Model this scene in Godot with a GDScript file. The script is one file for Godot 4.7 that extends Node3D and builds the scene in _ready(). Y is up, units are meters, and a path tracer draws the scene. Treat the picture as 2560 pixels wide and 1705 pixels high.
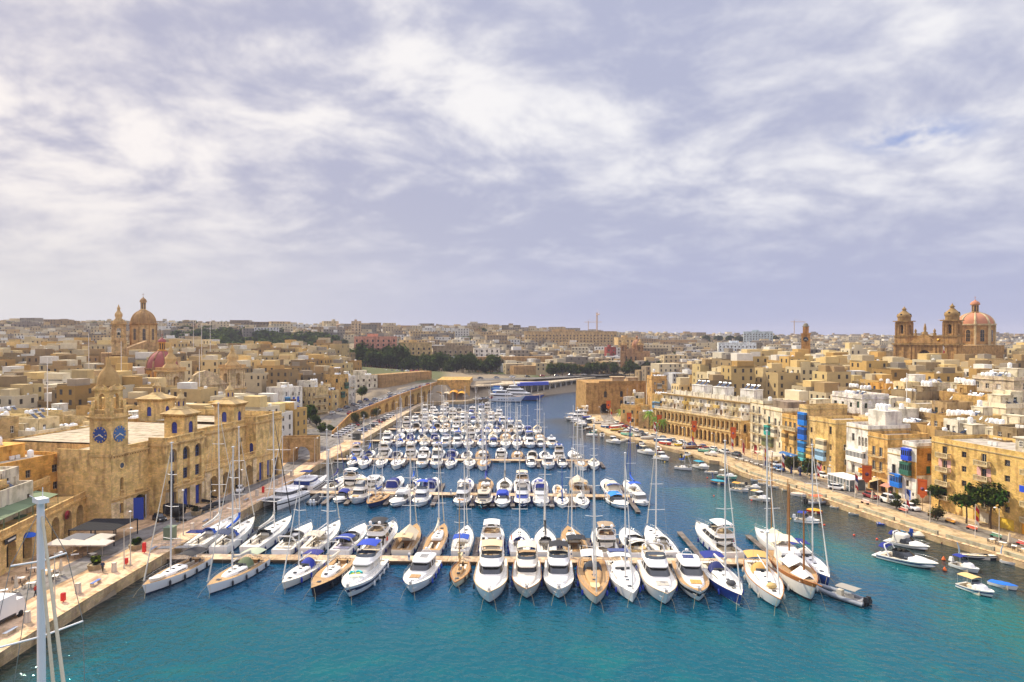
extends Node3D
class Shape:
	var p:=PackedVector3Array()
	var n:=PackedVector3Array()
	var c:=PackedColorArray()
	var u:=PackedVector2Array()
	var ix:=PackedInt32Array()
	var tint:=Color(1,1,1)
	var tinted:=false
	var mapped:=false
	func put(v:Vector3,nn:Vector3,uv:=Vector2.ZERO)->void:
		p.append(v)
		n.append(nn)
		c.append(tint)
		u.append(uv)
	func tri(a:Vector3,b:Vector3,d:Vector3)->void:
		var m:=(b-a).cross(d-a).normalized()
		var k:=p.size()
		put(a,m); put(b,m); put(d,m)
		ix.append_array([k,k+2,k+1])
	func quad(a:Vector3,b:Vector3,d:Vector3,e:Vector3)->void:
		var m:=(d-a).cross(e-b).normalized()
		var k:=p.size()
		put(a,m,Vector2(0,1)); put(b,m,Vector2(1,1)); put(d,m,Vector2(1,0)); put(e,m,Vector2(0,0))
		ix.append_array([k,k+2,k+1,k,k+3,k+2])
	func box(lo:Vector3,hi:Vector3,bottom:=true)->void:
		var a:=Vector3(lo.x,lo.y,hi.z); var b:=Vector3(hi.x,lo.y,hi.z); var d:=Vector3(hi.x,lo.y,lo.z); var e:=lo
		var h:=Vector3(0,hi.y-lo.y,0)
		quad(a,b,b+h,a+h); quad(b,d,d+h,b+h); quad(d,e,e+h,d+h); quad(e,a,a+h,e+h)
		quad(a+h,b+h,d+h,e+h)
		if bottom:quad(e,d,b,a)
	func cbox(at:Vector3,size:Vector3)->void:
		box(at-size/2,at+size/2)
	func frustum(lo:Vector3,hi:Vector3,inset_x:float,inset_z0:float,inset_z1:float)->void:
		var q:=[Vector3(lo.x,lo.y,hi.z),Vector3(hi.x,lo.y,hi.z),Vector3(hi.x,lo.y,lo.z),lo]
		var t:=[Vector3(lo.x+inset_x,hi.y,hi.z-inset_z1),Vector3(hi.x-inset_x,hi.y,hi.z-inset_z1),Vector3(hi.x-inset_x,hi.y,lo.z+inset_z0),Vector3(lo.x+inset_x,hi.y,lo.z+inset_z0)]
		for i in 4:
			var j:=(i+1)%4
			quad(q[i],q[j],t[j],t[i])
		quad(t[0],t[1],t[2],t[3])
		quad(q[3],q[2],q[1],q[0])
	func tube(pts:Array,r0:float,r1:=-1.0,sides:=6,ends:=true)->void:
		if r1<0:r1=r0
		var m:=pts.size()
		var k:=p.size()
		for i in m:
			var t:Vector3=(pts[mini(i+1,m-1)]-pts[maxi(i-1,0)]).normalized()
			var a:=t.cross(Vector3.UP if absf(t.y)<0.9 else Vector3.RIGHT).normalized()
			var b:=a.cross(t)
			var r:=lerpf(r0,r1,i/maxf(m-1,1))
			for s in sides:
				var d:=a*cos(TAU*s/sides)+b*sin(TAU*s/sides)
				put(pts[i]+d*r,d)
		for i in m-1:
			for s in sides:
				var s2:=(s+1)%sides
				var q:=k+i*sides
				ix.append_array([q+s,q+s2,q+sides+s2,q+s,q+sides+s2,q+sides+s])
		if ends:
			for s in range(1,sides-1):
				ix.append_array([k,k+s+1,k+s])
				var q:=k+(m-1)*sides
				ix.append_array([q,q+s,q+s+1])
	func lathe(prof:Array,at:=Vector3.ZERO,segs:=16,flat:=false,turn:=0.0)->void:
		if flat:
			for s in segs:
				var a:=turn+TAU*s/segs
				var b:=turn+TAU*(s+1)/segs
				for i in prof.size()-1:
					var q:Vector2=prof[i]; var t:Vector2=prof[i+1]
					var q0:=at+Vector3(sin(a)*q.x,q.y,cos(a)*q.x); var q1:=at+Vector3(sin(b)*q.x,q.y,cos(b)*q.x)
					var t0:=at+Vector3(sin(a)*t.x,t.y,cos(a)*t.x); var t1:=at+Vector3(sin(b)*t.x,t.y,cos(b)*t.x)
					if t.x<0.001:tri(q0,q1,t0)
					elif q.x<0.001:tri(q0,t1,t0)
					else:quad(q0,q1,t1,t0)
			return
		var rows:=[]
		for i in prof.size():
			var row:=PackedVector3Array()
			for s in segs+1:
				var a:=turn+TAU*s/segs
				row.append(at+Vector3(sin(a)*maxf(prof[i].x,0.001),prof[i].y,cos(a)*maxf(prof[i].x,0.001)))
			rows.append(row)
		loft(rows,true)
	func loft(rows:Array,wraps:=false,flip:=false)->void:
		var k:=p.size()
		var m:=rows.size()
		var w:int=rows[0].size()
		for i in m:
			for j in w:
				var up:Vector3=rows[mini(i+1,m-1)][j]-rows[maxi(i-1,0)][j]
				var j0:=j-1; var j1:=j+1
				if wraps:
					if j0<0:j0=w-2
					if j1>w-1:j1=1
				else:
					j0=maxi(j0,0); j1=mini(j1,w-1)
				var al:Vector3=rows[i][j1]-rows[i][j0]
				if al.length_squared()<1e-8:al=rows[maxi(i-1,0)][j1]-rows[maxi(i-1,0)][j0]
				if up.length_squared()<1e-8:up=Vector3.UP
				var nn:=al.cross(up)
				nn=nn.normalized() if nn.length_squared()>1e-12 else Vector3.UP
				put(rows[i][j],-nn if flip else nn)
		for i in m-1:
			for j in w-1:
				var a:=k+i*w+j; var b:=a+1; var d:=b+w; var e:=a+w
				ix.append_array([a,b,d,a,d,e] if flip else [a,d,b,a,e,d])
	func poly(pts:PackedVector2Array,at:Transform3D,thick:float)->void:
		if Geometry2D.is_polygon_clockwise(pts):pts.reverse()
		var t:=Geometry2D.triangulate_polygon(pts)
		var h:=Vector3(0,0,thick/2)
		for i in range(0,t.size(),3):
			var a:=pts[t[i]]; var b:=pts[t[i+1]]; var d:=pts[t[i+2]]
			if (b-a).cross(d-a)<0:
				var s:=b; b=d; d=s
			tri(at*(Vector3(a.x,a.y,0)+h),at*(Vector3(b.x,b.y,0)+h),at*(Vector3(d.x,d.y,0)+h))
			tri(at*(Vector3(a.x,a.y,0)-h),at*(Vector3(d.x,d.y,0)-h),at*(Vector3(b.x,b.y,0)-h))
		for i in pts.size():
			var a:=pts[i]; var b:=pts[(i+1)%pts.size()]
			quad(at*(Vector3(a.x,a.y,0)-h),at*(Vector3(b.x,b.y,0)-h),at*(Vector3(b.x,b.y,0)+h),at*(Vector3(a.x,a.y,0)+h))
	func add(o:Shape,t:Transform3D)->void:
		var k:=p.size()
		for i in o.p.size():
			p.append(t*o.p[i])
			n.append((t.basis*o.n[i]).normalized())
		c.append_array(o.c)
		u.append_array(o.u)
		for i in o.ix:ix.append(k+i)
	func mesh()->ArrayMesh:
		var a:=[]
		a.resize(Mesh.ARRAY_MAX)
		a[Mesh.ARRAY_VERTEX]=p
		a[Mesh.ARRAY_NORMAL]=n
		if tinted:a[Mesh.ARRAY_COLOR]=c
		if mapped:a[Mesh.ARRAY_TEX_UV]=u
		a[Mesh.ARRAY_INDEX]=ix
		var m:=ArrayMesh.new()
		m.add_surface_from_arrays(Mesh.PRIMITIVE_TRIANGLES,a)
		return m
var rng:=RandomNumberGenerator.new()
var mats:={}
var meshes:={}
var labels:={}
var tex:={}
func V(x:float,y:float,z:float)->Vector3:return Vector3(x,y,z)
func obj(called:String,s,m:Material,parent:Node=self,at:=Vector3.ZERO,turn:=0.0)->MeshInstance3D:
	var o:=MeshInstance3D.new()
	o.name=called
	o.mesh=s.mesh() if s is Shape else s
	o.material_override=m
	parent.add_child(o,true)
	o.position=at
	o.rotation.y=turn
	rename(o,called)
	return o
var names:={}
func rename(o:Node,called:String)->void:
	var key:=str(o.get_parent().get_instance_id())+called
	var k:int=names.get(key,0)
	names[key]=k+1
	o.name=called if k==0 else "%s_%03d"%[called,k]
func tag(o:Node,label:String,category:String,group:="")->void:
	o.set_meta("label",label)
	o.set_meta("category",category)
	if group:o.set_meta("group",group)
	labels[label]=labels.get(label,0)+1
func thing(called:String,label:String,category:String,at:=Vector3.ZERO,turn:=0.0,group:="")->Node3D:
	var o:=Node3D.new()
	add_child(o)
	rename(o,called)
	o.position=at
	o.rotation.y=turn
	tag(o,label,category,group)
	return o
func copy_of(proto:Node3D,called:String,label:String,at:Vector3,turn:float,size:=1.0)->Node3D:
	var o:Node3D=proto.duplicate()
	add_child(o)
	rename(o,called)
	o.position=at
	o.rotation.y=turn
	o.scale=Vector3.ONE*size
	o.visible=true
	tag(o,label,proto.get_meta("category"),proto.get_meta("group") if proto.has_meta("group") else "")
	return o
func struct(called:String,s,m:Material,parent:Node=self)->MeshInstance3D:
	var o:=obj(called,s,m,parent)
	if parent==self:o.set_meta("kind","structure")
	return o
func hexc(h:int)->Color:
	return Color((h >> 16)/255.0,(h >> 8 & 255)/255.0,(h & 255)/255.0)
func mat(h:int,rough:=0.6,metal:=0.0)->StandardMaterial3D:
	var key:="%x %.2f %.2f"%[h,rough,metal]
	if not mats.has(key):
		var m:=StandardMaterial3D.new()
		m.albedo_color=hexc(h)
		m.roughness=rough
		m.metallic=metal
		mats[key]=m
	return mats[key]
func worn(h:int,kind:="stone",scale:=0.1)->StandardMaterial3D:
	var key:="%s %x %.3f"%[kind,h,scale]
	if not mats.has(key):
		var m:=StandardMaterial3D.new()
		m.albedo_color=hexc(h)
		m.roughness=0.92
		m.metallic_specular=0.25
		m.albedo_texture=tex[kind]
		m.uv1_triplanar=true
		m.uv1_scale=Vector3.ONE*scale
		m.detail_enabled=true
		m.detail_albedo=tex["stain"]
		m.detail_blend_mode=BaseMaterial3D.BLEND_MODE_MUL
		m.detail_uv_layer=BaseMaterial3D.DETAIL_UV_2
		m.uv2_triplanar=true
		m.uv2_scale=Vector3.ONE*0.043
		mats[key]=m
	return mats[key]
func cloth(h:int)->StandardMaterial3D:
	var key:="cloth %x"%h
	if not mats.has(key):
		var m:=StandardMaterial3D.new()
		m.albedo_color=hexc(h)
		m.roughness=0.85
		m.albedo_texture=tex["weave"]
		m.uv1_triplanar=true
		m.uv1_scale=Vector3.ONE*0.7
		mats[key]=m
	return mats[key]
func teak(h:=0xc9a06a)->StandardMaterial3D:
	var key:="teak %x"%h
	if not mats.has(key):
		var m:=StandardMaterial3D.new()
		m.albedo_color=hexc(h)
		m.roughness=0.7
		m.albedo_texture=tex["teak"]
		m.uv1_triplanar=true
		m.uv1_scale=Vector3.ONE*0.5
		mats[key]=m
	return mats[key]
func glass(h:=0x1c2430)->StandardMaterial3D:
	var key:="glass %x"%h
	if not mats.has(key):
		var m:=StandardMaterial3D.new()
		m.albedo_color=hexc(h)
		m.roughness=0.08
		m.metallic_specular=0.6
		mats[key]=m
	return mats[key]
func noise_image(size:int,f:Callable)->Image:
	var im:=Image.create(size,size,false,Image.FORMAT_RGB8)
	for y in size:
		for x in size:
			im.set_pixel(x,y,f.call(x,y))
	return im
func seamless(kind:int,freq:float,oct:int,size:int,sd:int,ridge:=false)->Image:
	var nz:=FastNoiseLite.new()
	nz.noise_type=kind
	nz.seed=sd
	nz.frequency=freq
	nz.fractal_octaves=oct
	if ridge:nz.fractal_type=FastNoiseLite.FRACTAL_RIDGED
	return nz.get_seamless_image(size,size,false,false,0.25)
func make_textures()->void:
	var n1:=seamless(FastNoiseLite.TYPE_SIMPLEX_SMOOTH,0.012,6,512,3)
	var n2:=seamless(FastNoiseLite.TYPE_VALUE,0.25,2,512,5)
	var n3:=seamless(FastNoiseLite.TYPE_SIMPLEX_SMOOTH,0.02,4,512,9)
	var im:=Image.create(512,512,false,Image.FORMAT_RGB8)
	var r:=RandomNumberGenerator.new()
	r.seed=11
	var rows:=32
	for j in rows:
		var y0:=j*512/rows
		var x:=r.randi_range(-30,0)
		while x<512:
			var w:=r.randi_range(24,44)
			var t:=r.randf_range(0.88,1.0)
			im.fill_rect(Rect2i(maxi(x,0),y0,mini(w,512-maxi(x,0)),16),Color(t,t*r.randf_range(0.97,1.0),t*r.randf_range(0.92,1.0)))
			im.fill_rect(Rect2i(maxi(x,0),y0,1,16),Color(0.72,0.69,0.64))
			x+=w
		im.fill_rect(Rect2i(0,y0,512,1),Color(0.74,0.71,0.66))
	var pl:=Image.create(512,512,false,Image.FORMAT_RGB8)
	var pv:=Image.create(512,512,false,Image.FORMAT_RGB8)
	var tk:=Image.create(512,512,false,Image.FORMAT_RGB8)
	var wv:=Image.create(512,512,false,Image.FORMAT_RGB8)
	var st:=Image.create(512,512,false,Image.FORMAT_RGB8)
	for y in 512:
		for x in 512:
			var a:=n1.get_pixel(x,y).r; var b:=n2.get_pixel(x,y).r; var d:=n3.get_pixel(x,y).r
			var k:=im.get_pixel(x,y)
			im.set_pixel(x,y,k*(0.90+0.13*b)*(0.94+0.14*a))
			var q:=(0.93+0.08*b)*(0.93+0.1*a)
			pl.set_pixel(x,y,Color(q,q,q*0.99))
			var w:=(0.90+0.10*b)*(0.86+0.18*d)
			pv.set_pixel(x,y,Color(w,w,w))
			var e:=(0.86+0.14*b)*(0.9+0.16*n1.get_pixel((x*7)%512,y/6).r)
			if x%16==0:e*=0.72
			tk.set_pixel(x,y,Color(e,e,e))
			var f:=0.9+0.06*b+0.08*(d-0.5)
			wv.set_pixel(x,y,Color(f,f,f))
			var run:=smoothstep(0.52,0.78,n3.get_pixel(x,y/5).r)
			var pat:=smoothstep(0.45,0.75,a)
			var s:=1.0-0.14*run-0.13*pat
			st.set_pixel(x,y,Color(s,s*(1.0-0.02*run),s*(1.0-0.03*pat)))
	for e in [["stone",im],["plaster",pl],["paving",pv],["teak",tk],["weave",wv],["stain",st]]:
		tex[e[0]]=ImageTexture.create_from_image(e[1])
func cloud_color(d:Vector3,big:FastNoiseLite,fine:FastNoiseLite,warp:FastNoiseLite)->Color:
	var el:=maxf(d.y,0.0)
	var az:=atan2(d.x,-d.z)
	var q:=Vector2(d.x,d.z)/(el+0.26)*2.0
	q+=Vector2(warp.get_noise_2d(q.x*60.0,q.y*60.0),warp.get_noise_2d(q.x*60.0+900.0,q.y*60.0))*0.16
	var b:=big.get_noise_2d(q.x*42.0,q.y*46.0)
	var f:=fine.get_noise_2d(q.x*120.0,q.y*135.0)
	var t:=0.42+0.26*b+0.46*f
	var bump:=0.0
	for g in GLOW:
		var dx:float=(rad_to_deg(az)-g[0])/g[2]
		var dy:float=(rad_to_deg(asin(el))-g[1])/g[3]
		var rr:=dx*dx+dy*dy
		if rr<6.0:bump+=g[4]*exp(-rr)*0.9*(0.85+0.9*f*signf(g[4]))
	t+=bump
	var low:=1.0-smoothstep(0.02,0.30,el)
	var side:=smoothstep(-0.80,0.25,az) if absf(az)<1.6 else (1.0 if az>0 else 0.0)*0.5+0.25
	var shade:=Color(0.475,0.50,0.665).lerp(Color(0.49,0.51,0.655),low)
	var light:=Color(0.94,0.93,0.95)
	var haze:=Color(0.80,0.77,0.76).lerp(Color(0.455,0.485,0.68),side)
	var col:=shade.lerp(light,smoothstep(0.05,1.12,t))
	var warmth:=Color(1.06,1.0,0.95).lerp(Color(1,1,1),side)
	col=Color(col.r*warmth.r,col.g,col.b*warmth.b)
	var gap:=exp(-pow((rad_to_deg(az)-30.5)/3.6,2.0)-pow((rad_to_deg(asin(el))-14.2)/0.9,2.0))
	gap*=smoothstep(-0.35,0.12,-f+0.3*b)
	col=col.lerp(Color(0.30,0.40,0.72),clampf(gap*0.9,0,1))
	col=col.lerp(haze,pow(low,2.2)*0.97)
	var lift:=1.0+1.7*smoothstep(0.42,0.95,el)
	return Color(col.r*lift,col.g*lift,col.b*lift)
const GLOW:=[
	[-36,15,9,5,0.55],[-36,8,12,6,0.25],[-9,22.5,5.5,4.0,0.42],[-18,16.4,7,2.0,0.40],[2.5,17,8,2.6,0.42],[-4,20,5,2.5,0.25],[-29,13,6,2.0,0.25],[24,11,8,1.8,0.22],
	[34,12.5,5,2.6,0.30],[32,22,7,5,0.22],[14,20,5,4,-0.25],[-22,22,10,3.4,-0.34],[-10,12,14,2.6,-0.28],[10,24,8,3.0,-0.30],[25,5,16,3.0,-0.30],[-2,26,7,3,-0.2],[0,8,16,2.2,-0.22],
	[14,13,6,2.0,0.18],[-33,24,6,3,0.2],[22,17,7,2.2,-0.16],
]
func make_sky()->Sky:
	var big:=FastNoiseLite.new(); big.seed=21; big.noise_type=FastNoiseLite.TYPE_SIMPLEX_SMOOTH; big.frequency=0.012; big.fractal_octaves=3
	var fine:=FastNoiseLite.new(); fine.seed=8; fine.noise_type=FastNoiseLite.TYPE_SIMPLEX_SMOOTH; fine.frequency=0.014; fine.fractal_octaves=7; fine.fractal_gain=0.6
	var warp:=FastNoiseLite.new(); warp.seed=4; warp.noise_type=FastNoiseLite.TYPE_SIMPLEX_SMOOTH; warp.frequency=0.01; warp.fractal_octaves=2
	var dir:=func(u:float,v:float)->Vector3:
		var a:=u*TAU
		var e:=(0.5-v)*PI
		return Vector3(sin(a)*cos(e),sin(e),-cos(a)*cos(e))
	var low:=Image.create(768,384,false,Image.FORMAT_RGBF)
	for y in 194:
		for x in 768:
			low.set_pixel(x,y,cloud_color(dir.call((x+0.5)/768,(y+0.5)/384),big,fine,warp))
	low.fill_rect(Rect2i(0,193,768,191),Color(0.16,0.17,0.16))
	low.resize(4096,2048,Image.INTERPOLATE_CUBIC)
	for y in range(670,1026):
		for x in range(-512,512):
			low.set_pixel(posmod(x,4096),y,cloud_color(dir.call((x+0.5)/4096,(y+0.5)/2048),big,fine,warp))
	var pm:=PanoramaSkyMaterial.new()
	pm.panorama=ImageTexture.create_from_image(low)
	pm.energy_multiplier=SKY_ENERGY
	var sky:=Sky.new()
	sky.sky_material=pm
	return sky
const SKY_ENERGY:=0.66
const EXPOSURE:=1.5
func view_and_light()->void:
	var cam:=Camera3D.new()
	cam.name="camera"
	cam.fov=53.08
	cam.near=0.5
	cam.far=9000.0
	add_child(cam)
	cam.position=V(0,40,0)
	cam.rotation_degrees.x=-0.42
	cam.current=true
	var env:=Environment.new()
	env.background_mode=Environment.BG_SKY
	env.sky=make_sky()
	env.tonemap_mode=Environment.TONE_MAPPER_LINEAR
	env.tonemap_exposure=EXPOSURE
	env.sdfgi_enabled=true
	env.ssao_enabled=true
	env.ssil_enabled=true
	env.fog_enabled=true
	env.fog_density=0.00013
	env.fog_light_color=Color(0.86,0.86,0.92)
	var we:=WorldEnvironment.new()
	we.name="environment"
	we.environment=env
	add_child(we)
	var sun:=DirectionalLight3D.new()
	sun.name="sun"
	sun.light_color=Color(1.0,0.945,0.84)
	sun.light_energy=1.15
	sun.light_angular_distance=1.2
	sun.shadow_enabled=true
	add_child(sun)
	sun.look_at_from_position(Vector3.ZERO,V(0.58,-0.66,0.46),Vector3.UP)
const LEFT_EDGE:=[[-60,-61.8],[100,-61.8],[133,-60.4],[150,-58.8],[167,-57.6],[203,-58.0],[247,-53.4],[250,-55.5],[373,-51.0],[396,-50.0],[402,-28.0],[414,-20.0],[430,8.0],[470,26.0],[512,60.0],[520,90.0]]
const RIGHT_EDGE:=[[-60,139],[0,121],[117,87.9],[121,86.6],[133,82.0],[146,78.4],[160,75.2],[173,71.6],[194,65.6],[212,64.5],[214,62.0],[224,60.4],[273,38.2],[306,32.6],[330,34.0],[346,36.5],[350,60],[512,96]]
func along(table:Array,d:float)->float:
	if d<=table[0][0]:return table[0][1]
	for i in range(1,table.size()):
		if d<=table[i][0]:
			return lerpf(table[i-1][1],table[i][1],(d-table[i-1][0])/float(table[i][0]-table[i-1][0]))
	return table[-1][1]
const HILL:=[[-0.80,47],[-0.62,49],[-0.5,49],[-0.38,47],[-0.30,46],[-0.2,44],[-0.05,45],[0.1,38],[0.3,33],[0.6,31],[0.9,31]]
const HILL_FAR:=[[-0.80,900],[-0.4,950],[-0.2,1050],[0.0,1100],[0.15,1300],[0.3,1500],[0.9,1700]]
func ground(x:float,z:float)->float:
	var d:=-z
	var near:=0.0
	var xl:=along(LEFT_EDGE,d)
	var xr:=along(RIGHT_EDGE,d)
	if d<520.0 and x>xl and x<xr:return -5.0
	var far:float
	var a:=x/maxf(d,60.0)
	var reach:=along(HILL_FAR,a)
	far=lerpf(9.0,along(HILL,a),smoothstep(470.0,reach,d))
	if x<=xl+1 and d<520:
		var e:=xl-x
		near=1.4+smoothstep(22.0,75.0,e)*(6.0+clampf((d-150.0)*0.050,-4,20))*(1.0-smoothstep(300.0,380.0,d)*(1.0-smoothstep(70.0,150.0,e))*0.45)
		if d>250:
			var lift:=lerpf(4.2,10.5,clampf((d-290.0)/130.0,0,1))
			var w:=smoothstep(17.0,21.0,e)*smoothstep(250,290,d)
			near=maxf(near,lerpf(near,lift,w))
	elif x>=xr-1 and d<520:
		var e:=x-xr
		near=0.8+smoothstep(24.0,80.0,e)*(10.0+clampf((d-150.0)*0.03,-3,9))
	return lerpf(near,far,smoothstep(430.0,560.0,d))
func make_land()->void:
	var s:=Shape.new()
	s.tinted=true
	var nz:=FastNoiseLite.new(); nz.seed=2; nz.frequency=0.02
	var angles:=PackedFloat32Array()
	for i in 131:angles.append(lerpf(-1.15,1.15,i/130.0))
	var depths:=PackedFloat32Array()
	var dd:=60.0
	while dd<3700.0:
		depths.append(dd)
		dd*=1.026 if dd<700 else 1.06
	var w:=angles.size()
	for d in depths:
		for a in angles:
			var x:float=a*d
			var y:=ground(x,-d)+nz.get_noise_2d(x,d)*(0.2 if d<520 else 1.2)
			if d<520:y-=0.3
			s.tint=Color(0.34,0.27,0.18).lerp(Color(0.10,0.12,0.05),smoothstep(0.05,0.3,nz.get_noise_2d(x*0.5+300,d*0.5))) if d>500 else Color(0.33,0.27,0.19)
			if d>425 and d<540 and x>-150 and x<-48:s.tint=Color(0.10,0.13,0.05).lerp(s.tint,0.25)
			s.put(V(x,y,-d),Vector3.UP)
	for i in depths.size()-1:
		for j in w-1:
			var k:=i*w+j
			s.ix.append_array([k,k+w+1,k+1,k,k+w,k+w+1])
			var m:=(s.p[k+w]-s.p[k]).cross(s.p[k+1]-s.p[k])
			s.n[k]=-m.normalized() if m.y<0 else m.normalized()
	var gm:=StandardMaterial3D.new()
	gm.vertex_color_use_as_albedo=true
	gm.roughness=1.0
	gm.metallic_specular=0.1
	gm.albedo_texture=tex["paving"]
	gm.uv1_triplanar=true
	gm.uv1_scale=Vector3.ONE*0.05
	struct("ground",s,gm)
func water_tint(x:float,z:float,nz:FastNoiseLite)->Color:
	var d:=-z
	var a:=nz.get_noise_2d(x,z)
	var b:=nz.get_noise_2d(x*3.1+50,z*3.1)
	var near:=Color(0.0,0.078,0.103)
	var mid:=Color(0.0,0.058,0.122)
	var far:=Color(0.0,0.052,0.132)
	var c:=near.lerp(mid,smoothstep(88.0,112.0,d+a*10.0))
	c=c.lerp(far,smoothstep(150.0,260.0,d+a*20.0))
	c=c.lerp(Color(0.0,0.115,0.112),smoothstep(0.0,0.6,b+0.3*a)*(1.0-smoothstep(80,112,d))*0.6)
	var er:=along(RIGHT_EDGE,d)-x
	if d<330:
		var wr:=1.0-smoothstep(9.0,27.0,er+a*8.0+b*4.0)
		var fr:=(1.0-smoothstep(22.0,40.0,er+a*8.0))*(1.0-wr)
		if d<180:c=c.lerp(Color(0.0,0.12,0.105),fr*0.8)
		c=c.lerp(Color(0.024,0.029,0.020),wr*0.9)  # brown mixes visible seabed with building reflections painted into the colour
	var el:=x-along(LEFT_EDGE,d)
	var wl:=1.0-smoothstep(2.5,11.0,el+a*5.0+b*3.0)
	c=c.lerp(Color(0.014,0.017,0.010),wl*0.9)  # seabed stone plus building shade and reflection painted into the left quay water
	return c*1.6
func make_water()->void:
	var nz:=FastNoiseLite.new(); nz.seed=31; nz.frequency=0.03; nz.fractal_octaves=3
	var wv:=FastNoiseLite.new(); wv.seed=77; wv.frequency=0.22; wv.fractal_octaves=2
	var s:=Shape.new()
	s.tinted=true
	s.mapped=true
	var xs:=74; var zs:=230
	for i in zs:
		var z:=70.0-i*2.7
		for j in xs:
			var x:=-66.0+j*2.85
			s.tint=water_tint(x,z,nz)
			s.put(V(x,0,z),Vector3.UP,Vector2((x*0.88+z*0.47)/42.0,(z*0.88-x*0.47)/30.0))
	for i in zs-1:
		for j in xs-1:
			var k:=i*xs+j
			s.ix.append_array([k,k+xs+1,k+1,k,k+xs,k+xs+1])
	var m:=StandardMaterial3D.new()
	m.vertex_color_use_as_albedo=true
	m.roughness=0.06
	m.metallic_specular=0.24
	m.metallic=0.5
	var a:=seamless(FastNoiseLite.TYPE_SIMPLEX_SMOOTH,0.018,4,1024,14)
	a.convert(Image.FORMAT_RGBA8)
	a.bump_map_to_normal_map(5.0)
	m.normal_enabled=true
	m.normal_texture=ImageTexture.create_from_image(a)
	m.normal_scale=1.0
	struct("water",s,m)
func strip(called:String,edge:Array,inner:Array,y:float,m:Material,parent:Node=self,drop:=0.0,wall_m:Material=null)->MeshInstance3D:
	var s:=Shape.new()
	for i in edge.size()-1:
		var a:=V(edge[i].x,y,edge[i].y); var b:=V(edge[i+1].x,y,edge[i+1].y)
		var d:=V(inner[i+1].x,y,inner[i+1].y); var e:=V(inner[i].x,y,inner[i].y)
		if (b-a).cross(e-a).y>0:s.quad(a,b,d,e)
		else:s.quad(b,a,e,d)
	var o:=struct(called,s,m,parent)
	if drop>0.0:
		var q:=Shape.new()
		for i in edge.size()-1:
			var a:=V(edge[i].x,y,edge[i].y); var b:=V(edge[i+1].x,y,edge[i+1].y)
			q.quad(a,b,b-V(0,drop,0),a-V(0,drop,0))
		obj("quay_wall",q,wall_m,o)
	return o
func edge_points(table:Array,d0:float,d1:float,off:=0.0)->Array:
	var out:=[Vector2(along(table,d0)+off,-d0)]
	for e in table:
		if e[0]>d0 and e[0]<d1:out.append(Vector2(e[1]+off,-e[0]))
	out.append(Vector2(along(table,d1)+off,-d1))
	return out
func shifted(pts:Array,off:float)->Array:
	return pts.map(func(p):return Vector2(p.x+off,p.y))
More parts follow.
